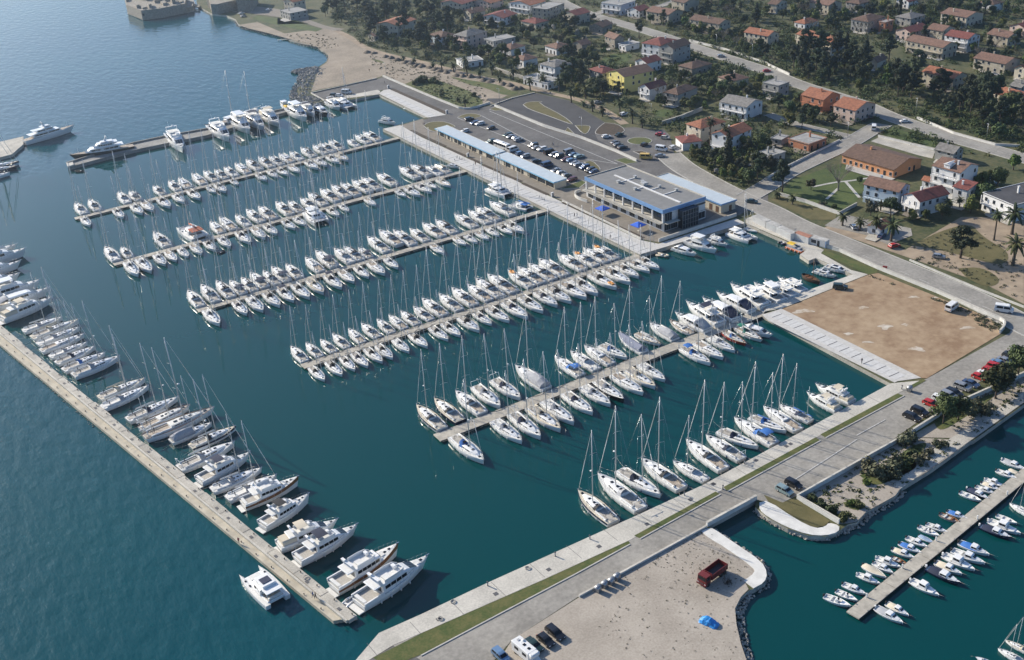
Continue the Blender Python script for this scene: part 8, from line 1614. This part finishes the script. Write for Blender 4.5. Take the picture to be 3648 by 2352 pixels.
# camper
P = Proto('camper_van'); P.part('body', MB().bbox(-3.2, 2.2, -1.15, 1.15, .45, 2.85, .15), V_COL['white']); P.part('cab', MB().loft([[(2.2, -1.0, .45), (2.2, 1.0, .45), (2.2, 1.0, 2.1), (2.2, -1.0, 2.1)], [(3.0, -.98, .45), (3.0, .98, .45), (2.75, .9, 1.5), (2.75, -.9, 1.5)], [(3.6, -.9, .5), (3.6, .9, .5), (3.5, .85, 1.1), (3.5, -.85, 1.1)]], True, (True, True)), V_COL['white']); P.part('overcab', MB().bbox(1.9, 3.1, -1.1, 1.1, 2.1, 2.83, .2), V_COL['white'])
for s in (-1, 1):
    for x in (-2.2, .2): P.part('side_window', MB().box(x, x+1.2, s*1.16-.01, s*1.16+.01, 1.5, 2.2), M_GLASS)
for x in (-2.2, -.4, 1.0): P.part('roof_hatch', MB().bbox(x-.3, x+.3, -.3, .3, 2.85, 2.95, .04), M_GLASS if x > -1 else M_GREYC)
P.part('roof_dome', MB().ell((-1.4, .6, 2.9), (.35, .35, .25), 8, 4), V_COL['white'])
for x in (-2.1, 2.4):
    for s in (-1, 1): P.part('wheel', MB().tube((x, s*.9, .35), (x, s*1.12, .35), .35, n=12), M_TYRE)
p = G('V3',98,1478,GL+1.5); P.place(rot((p.x, p.y, GL+.09), math.radians(-84)), 'white camper van with roof hatches at the bottom edge of the gravel yard', 'camper van')
# red tipper truck
M_TRED = mat('truck_red', (.14,.016,.016), .5, var=.15, scale=1.2)
P = Proto('tipper_truck'); P.part('chassis', MB().box(-3.6, 3.6, -.5, .5, .6, .9), M_PLATE)
cb = P.part('cab', MB().loft([[(1.9, -1.2, .6), (1.9, 1.2, .6), (1.9, 1.15, 2.75), (1.9, -1.15, 2.75)], [(3.5, -1.2, .6), (3.5, 1.2, .6), (3.35, 1.1, 2.7), (3.35, -1.1, 2.7)]], True, (True, True)), M_TRED); P.part('windscreen', MB().add([(3.48, -1.0, 1.65), (3.48, 1.0, 1.65), (3.40, .95, 2.5), (3.40, -.95, 2.5)], [(0, 1, 2, 3)]), M_GLASS, cb)
for s in (-1, 1): P.part('side_window', MB().box(2.3, 3.2, s*1.19-.01, s*1.19+.01, 1.7, 2.4), M_GLASS, cb); P.part('headlight', MB().box(3.5, 3.53, s*.9-.18, s*.9+.18, .75, .95), M_LAMP, cb)
P.part('cab_bumper', MB().box(3.5, 3.7, -1.2, 1.2, .45, .72), M_TRED, cb)
bd = P.part('tipper_body', MB().box(-3.7, 1.6, -1.25, 1.25, 1.05, 1.2).box(-3.7, 1.6, -1.25, -1.15, 1.2, 2.45).box(-3.7, 1.6, 1.15, 1.25, 1.2, 2.45).box(1.5, 1.6, -1.15, 1.15, 1.2, 2.75).box(-3.7, -3.6, -1.15, 1.15, 1.2, 2.35), M_TRED); P.part('load_bed', MB().box(-3.58, 1.48, -1.13, 1.13, 1.21, 1.3), M_PLATE, bd)
for i in range(6): 
    for s in (-1, 1): P.part('side_rib', MB().box(-3.5+i*.98, -3.4+i*.98, s*1.28-.03, s*1.28+.03, 1.1, 2.4), M_TRED, bd)
for x in (-2.9, -1.7, 2.6):
    for s in (-1, 1): P.part('wheel', MB().tube((x, s*.85, .5), (x, s*1.2, .5), .5, n=14), M_TYRE)
fr_, re_ = G('V3',1338,985,GL+1.2), G('V3',1462,885,GL+1.5); d_ = fr_-re_; c_ = (fr_+re_)/2; P.place(rot((c_.x, c_.y, GL+.09), math.atan2(d_.y, d_.x)), 'dark red tipper truck with empty bed on the gravel yard', 'truck')
# car under a blue tarpaulin, debris heap
rng = np.random.default_rng(9); b = MB(); R = []
for i in range(13):
    u = i/12; x = -2.3+4.6*u; hh = (.75+.75*math.exp(-((u-.45)/.28)**4)) if 0 < i < 12 else .25; w_ = .95 if 0 < i < 12 else .6
    R.append([(x+rng.normal(0, .06), w_*y*(1+rng.normal(0, .05)), max(.03, hh*f+rng.normal(0, .06))) for y, f in ((-1.25, .0), (-1.08, .35), (-.95, .72), (-.55, .97), (0, 1.03), (.55, .97), (.95, .72), (1.08, .35), (1.25, .0))])
b.loft(R, False); b.add(R[0], [tuple(range(9))]); b.add(R[-1], [tuple(range(9))[::-1]])
p = G('V3',1378,1268,GL+.6); tag(obj('covered_car', b.mesh('covered_car', mat('blue_tarpaulin', (.02,.24,.62), .45, var=.12, scale=2.)), None, rot((p.x, p.y, GL+.09), math.radians(-70), .86, .86, .9)), 'car wrapped in a crumpled bright blue tarpaulin', 'covered car')
rng = np.random.default_rng(12); b = MB()
for i in range(40):
    a = rng.uniform(0, 6.28); r_ = rng.uniform(0, 1.2); q = Vector((r_*math.cos(a), r_*math.sin(a), .2)); b.tube(q, q+Vector(rng.normal(scale=.5, size=3))+Vector((0, 0, .3)), .06, .03, n=4)
p = G('V3',1510,1005,GL); tag(obj('debris_heap', b.mesh('debris_heap', M_BARK), None, rot((p.x, p.y, GL+.1), 0)), 'dark heap of scrap behind the red truck', 'scrap heap')
# ------------------------------------------------------------------ street furniture
def bin_proto():
    P = Proto('waste_bin'); P.part('body', MB().loft([[(-.6, -.55, .2), (.6, -.55, .2), (.6, .55, .2), (-.6, .55, .2)], [(-.7, -.62, 1.1), (.7, -.62, 1.1), (.7, .62, 1.1), (-.7, .62, 1.1)]], True, (True, True)), C_STEEL)
    P.part('lid', MB().loft([[(x, -.62*math.cos(t), 1.1+.42*math.sin(t)) for t in [i*math.pi/8 for i in range(9)]] for x in (-.72, .72)], False, (True, True), True), C_STEEL)
    for x in (-.5, .5):
        for y in (-.45, .45): P.part('castor', MB().tube((x-.05, y, .1), (x+.05, y, .1), .1, n=8), M_TYRE)
    return P
BIN = bin_proto()
for i, (fr, x, y) in enumerate((('V3',602,1052),('V3',648,1022),('V3',695,1000),('V3',733,970))): p = G(fr, x, y, GL+.3); BIN.place(rot((p.x, p.y, GL+.09), math.radians(20)), '%s from left of four steel waste bins by the quay road' % ordn(i), 'bin', 'steel waste bins')
p = G('U4',990,1192,GL+.3); BIN.place(rot((p.x, p.y, GL+.1), .3), 'lone steel waste bin at the corner of the south quay', 'bin', 'steel waste bins')
def lamp(fr, x, y, h, lab, arm=1.2, m=None):
    P = Proto('street_lamp'); P.part('pole', MB().tube((0, 0, 0), (0, 0, h), .11, .06, n=8), C_STEEL); P.part('base', MB().bbox(-.25, .25, -.25, .25, 0, .3, .05), C_CONC); a = P.part('arm', MB().tube((0, 0, h), (arm, 0, h+.15), .05, n=6), C_STEEL); P.part('lamp_head', MB().bbox(arm-.1, arm+.55, -.16, .16, h+.08, h+.24, .05), mat('lamp_head_grey', (.5,.5,.5), .4), a)
    p = G(fr, x, y, GL); P.place(rot(p, math.radians(200)), lab, 'lamp post', 'lamp posts')
for fr, x, y, h, l in [('T2',913,540,8,'at the end of the northern quay wall'),('T2',1706,742,9,'at the corner of the fresh asphalt'),('T3',490,968,10,'standing at the white parapet of the car park'),('T3',1680,418,9,'on the upper road left of the wood'),('T3',1636,1532,10,'beside the marina annex and containers'),('T3',798,150,8,'at the side street junction'),('T3',1090,200,7,'on the upper road by the long beige house'),('T3',1430,325,7,'on the upper road behind the tall double house'),('T4',1030,822,9,'at the crossroads by the wood'),('T4',1525,992,8,'on the main road along the right hand wood'),('T4',205,490,7,'on the upper road at the left of the wood'),('T4',555,962,7,'beside the pinkish house corner'),('T3',975,780,4,'in the garden below the grey stone house')]: lamp(fr, x, y, h, 'street lamp '+l)
CAB = Proto('service_cabinet'); CAB.part('body', MB().bbox(-.55, .55, -.35, .35, 0, 1.7, .06), W_WHITE); CAB.part('door', MB().box(-.45, .45, -.37, -.352, .2, 1.5), C_STEEL)
for i, (fr, x, y, l) in enumerate((('FQ',315,85,'at the southern end of the northern promenade'),('FQ',572,612,'beside the northern pavilion forecourt'),('FQ',1598,1095,'on the forecourt below the pavilion end'),('FZ',287,735,'at the northern end of the northern promenade'))): p = G(fr, x, y, GL); CAB.place(rot((p.x, p.y, GL+.1), .1), 'white service cabinet '+l, 'cabinet', 'service cabinets')
PED = Proto('mooring_pedestal'); PED.part('post', MB().tube((0, 0, 0), (0, 0, 1.0), .16, .14, n=8), C_STEEL); PED.part('cap', MB().tube((0, 0, 1.0), (0, 0, 1.15), .22, .18, n=8), M_PLATE)
for i, (fr, x, y) in enumerate((('V2',1622,1022),('V3',303,815),('V3',545,695),('V3',1206,390),('V3',1475,345),('V3',1626,170),('FB',1470,880),('U4',935,1185))): p = G(fr, x, y, GL); PED.place(rot((p.x, p.y, GL+.1), 0), 'service pedestal, %s from left along the south quay' % ordn(i), 'pedestal', 'service pedestals on the south quay')
TYR = Proto('rope_coil'); TYR.part('coil', MB().path([(.55*math.cos(i*.7), .55*math.sin(i*.7), .08+.01*i) for i in range(19)], .07, 5), M_ROPE)
for i, (fr, x, y) in enumerate((('V3',108,900),('V2',1378,1135),('V2',1290,1255),('V2',350,965))): p = G(fr, x, y, GL); TYR.place(rot((p.x, p.y, GL+.1), i), ['rope coil on the south quay left of the pedestals', 'rope coil on the south quay near the entrance', 'rope coil by the grating near the quay end', 'rope coil on the breakwater near the classic cruiser'][i], 'rope', None)
sg = Proto('road_sign'); sg.part('post', MB().tube((0, 0, 0), (0, 0, 2.2), .04, n=6), C_STEEL); sg.part('plate', MB().box(-.02, .02, -.7, .7, .7, 1.9), mat('sign_red', (.55,.05,.03), .5)); p = G('U4',815,358,GL); sg.place(rot(p, .6), 'red board on the white roadside wall', 'sign')
# bicycles
BK = Proto('bicycle'); BK.part('wheel', MB().path([(-.52+.33*math.cos(i*math.pi/6), 0, .34+.33*math.sin(i*math.pi/6)) for i in range(13)], .025, 4), M_TYRE); BK.part('wheel', MB().path([(.52+.33*math.cos(i*math.pi/6), 0, .34+.33*math.sin(i*math.pi/6)) for i in range(13)], .025, 4), M_TYRE); BK.part('frame', MB().path([(-.52, 0, .34), (-.15, 0, .85), (.4, 0, .85), (-.05, 0, .35), (-.52, 0, .34)], .02, 5).tube((.4, 0, .95), (.52, 0, .34), .02, n=5), V_COL['blue']); BK.part('handlebar', MB().path([(.35, -.28, 1.0), (.4, 0, 1.0), (.35, .28, 1.0)], .018, 4), M_PLATE); BK.part('saddle', MB().box(-.28, -.02, -.07, .07, .9, .96), M_PLATE)
for i, (fr, x, y, a) in enumerate((('FQ',410,660,70),('FQ',440,630,40),('FQ',470,640,50),('FQ',500,650,30),('FQ',525,655,60),('FQ',1440,1110,40),('FQ',1470,1130,60),('FQ',1500,1150,50))): p = G(fr, x, y, GL); BK.place(rot((p.x, p.y, GL+.14), math.radians(a)), 'bicycle, %s from left of those parked on the promenade' % ordn(i), 'bicycle', 'bicycles on the promenade')
# ------------------------------------------------------------------ people
def person_rig(name, pose):
    """one skinned body: pelvis root, legs, torso, head, arms, hands with five fingers"""
    J = {'pel': (0, 0, .95, .135), 'bel': (.01, 0, 1.10, .135), 'che': (.02, 0, 1.32, .155), 'nec': (.02, 0, 1.50, .06), 'hd0': (.03, 0, 1.58, .085), 'hd1': (.035, 0, 1.70, .095), 'hd2': (.02, 0, 1.76, .07)}
    E = [('pel', 'bel'), ('bel', 'che'), ('che', 'nec'), ('nec', 'hd0'), ('hd0', 'hd1'), ('hd1', 'hd2')]
    st, sw = (.22, .18) if pose == 'walk' else (.03, .03)
    for s, n in ((1, 'l'), (-1, 'r')):
        f = st*s; g = -sw*s
        J['hip'+n] = (0, .09*s, .90, .10); J['kne'+n] = (f*.6+.03, .10*s, .50, .065); J['ank'+n] = (f, .10*s, .09, .045); J['toe'+n] = (f+.17, .11*s, .04, .04)
        J['sho'+n] = (.01, .19*s, 1.42, .06); J['elb'+n] = (g*.5-.02, .24*s, 1.13, .045); J['wri'+n] = (g+.05, .24*s, .88, .03); J['pal'+n] = (g+.07, .235*s, .81, .035)
        E += [('pel', 'hip'+n), ('hip'+n, 'kne'+n), ('kne'+n, 'ank'+n), ('ank'+n, 'toe'+n), ('che', 'sho'+n), ('sho'+n, 'elb'+n), ('elb'+n, 'wri'+n), ('wri'+n, 'pal'+n)]
    keys = list(J); me = bpy.data.meshes.new(name); me.from_pydata([J[k][:3] for k in keys], [(keys.index(a), keys.index(b)) for a, b in E], []); o = bpy.data.objects.new(name, me); COL.objects.link(o)
    md = o.modifiers.new('s', 'SKIN')
    for i, k in enumerate(keys): me.skin_vertices[0].data[i].radius = (J[k][3], J[k][3]*(1.25 if k in ('che', 'bel', 'pel') else 1)); me.skin_vertices[0].data[i].use_root = (k == 'pel')
    o.modifiers.new('u', 'SUBSURF').levels = 1
    return o, J
def person_finish(name, o, J, mats, dg):
    body = bpy.data.meshes.new_from_object(o.evaluated_get(dg))
    b = MB(); b.v = [tuple(v.co) for v in body.vertices]; b.f = [tuple(p.vertices) for p in body.polygons]; b.m = [0]*len(b.f); b.sm = [True]*len(b.f)
    for s, n in ((1, 'l'), (-1, 'r')):
        p = Vector(J['pal'+n][:3])
        for k, (dx, ln) in enumerate(((-.03, .075), (-.01, .085), (.012, .08), (.032, .06))): q = p+Vector((dx, 0, -.02)); m_ = q+Vector((.005, 0, -ln*.55)); b.tube(q, m_, .009, .008, n=5); b.tube(m_, m_+Vector((.012, -.012*s, -ln*.45)), .008, .006, n=5)
        q = p+Vector((.03, 0, .02)); b.tube(q, q+Vector((.035, -.005*s, -.05)), .010, .008, n=5)
    b.ell((.125, 0, 1.67), (.02, .014, .022), 5, 3)
    me2 = b.mesh(name, mats)
    for f in me2.polygons:
        c = f.center; f.material_index = 3 if (c.z > 1.735 or (c.z > 1.63 and c.x < .01)) else (2 if c.z > 1.50 or (abs(c.y) > .17 and c.z < 1.12) else (1 if c.z > .97 else (0 if c.z > .10 else 4)))
    return me2
SKIN = mat('skin', (.42,.26,.18), .6); HAIR = mat('dark_hair', (.03,.02,.015), .7); SHOE = mat('shoe', (.03,.03,.03), .7)
CL = {'dark': mat('dark_cloth', (.02,.022,.03), .9), 'red': mat('red_shirt', (.35,.03,.04), .9), 'blue': mat('blue_shirt', (.06,.12,.30), .9), 'white': mat('white_shirt', (.6,.6,.58), .9), 'jeans': mat('denim', (.05,.08,.16), .9), 'tan': mat('tan_trousers', (.28,.22,.15), .9), 'brown': mat('brown_jacket', (.12,.06,.03), .9)}
PM = {}
RIGS = {ps: person_rig('person', ps) for ps in ('walk', 'stand')}; dg = bpy.context.evaluated_depsgraph_get()
for ps in ('walk', 'stand'):
    for sh_, tr in (('dark', 'dark'), ('red', 'tan'), ('blue', 'jeans'), ('white', 'jeans'), ('brown', 'dark')): PM[(ps, sh_)] = person_finish('person', *RIGS[ps], [CL[tr], CL[sh_], SKIN, HAIR, SHOE], dg)
for o, _ in RIGS.values(): bpy.data.objects.remove(o)
SHN = {'dark': 'dark clothes', 'red': 'a red shirt', 'blue': 'a blue top', 'white': 'a white shirt', 'brown': 'a brown jacket'}
for fr, x, y, c, ps, a, l in [('U4',655,1004,'dark','walk',200,'walking on the promenade beside the gravel lot'),('FD',520,932,'dark','walk',100,'walking on the promenade below the terrace'),('FD',140,702,'dark','walk',90,'left of two on the promenade by the terrace'),('FD',167,697,'white','walk',90,'right of two on the promenade by the terrace'),('V2',402,1106,'blue','walk',130,'left of two strolling on the breakwater end'),('V2',420,1112,'brown','walk',130,'right of two strolling on the breakwater end'),('V1',1672,718,'red','stand',60,'standing alone on the breakwater'),('FQ',28,235,'dark','stand',0,'left of two at the northern corner of the forecourt'),('FQ',42,235,'dark','stand',180,'right of two at the northern corner of the forecourt'),('FQ',1596,478,'dark','walk',-60,'left of two crossing the car park'),('FQ',1611,478,'white','walk',-60,'right of two crossing the car park'),('FQ',590,572,'brown','stand',0,'standing at the northern pavilion door'),('FQ',655,570,'dark','stand',180,'sitting place right of the northern pavilion door'),('FQ',1908,792,'dark','walk',40,'walking near the end of the middle car row'),('FZ',243,682,'dark','stand',0,'standing on the northern quay road'),('FZ',55,535,'brown','walk',30,'walking on the sandy ground behind the beach'),('T2',575,332,'dark','stand',0,'standing on the beach by the soil heaps'),('FQ',662,718,'brown','stand',90,'on the promenade edge by the second pontoon root')]:
    p = G(fr, x, y, GL); o = obj('person', PM[(ps, c)], None, rot((p.x, p.y, (GL if fr != 'V1' else .9)+.1), math.radians(a))); tag(o, 'person in %s %s' % (SHN[c], l.replace('sitting place', 'standing')), 'person', 'people around the marina')
# small timber jetty on the beach
P = Proto('bathing_jetty'); P.part('deck', MB().box(-9, 9, -.9, .9, 1.3, 1.5), C_CONC); 
for x in (-7.5, -2, 3): P.part('pile', MB().tube((x, 0, -2), (x, 0, 1.3), .3, n=8), C_CONC2)
a_, c_ = G('T2',148,272,1.4), G('T2',245,265,1.4); P.place(boat_M(c_, a_, 18), 'small concrete bathing jetty on the curved beach', 'jetty')
# ------------------------------------------------------------------ thin blue air over the far shore
hm = bpy.data.materials.new('haze_air'); hm.use_nodes = True; n = hm.node_tree.nodes; n.remove(n['Principled BSDF'])
pv = n.new('ShaderNodeVolumePrincipled'); pv.inputs['Color'].default_value = (.66,.82,1.0, 1); pv.inputs['Density'].default_value = .00017; pv.inputs['Anisotropy'].default_value = .78
hm.node_tree.links.new(pv.outputs[0], n['Material Output'].inputs['Volume'])
hz = obj('haze', MB().box(-6000, 8000, -4000, 10000, -4.5, 175).mesh('haze', hm)); tag(hz, 'thin blue haze over the whole scene', 'haze', kind='stuff')
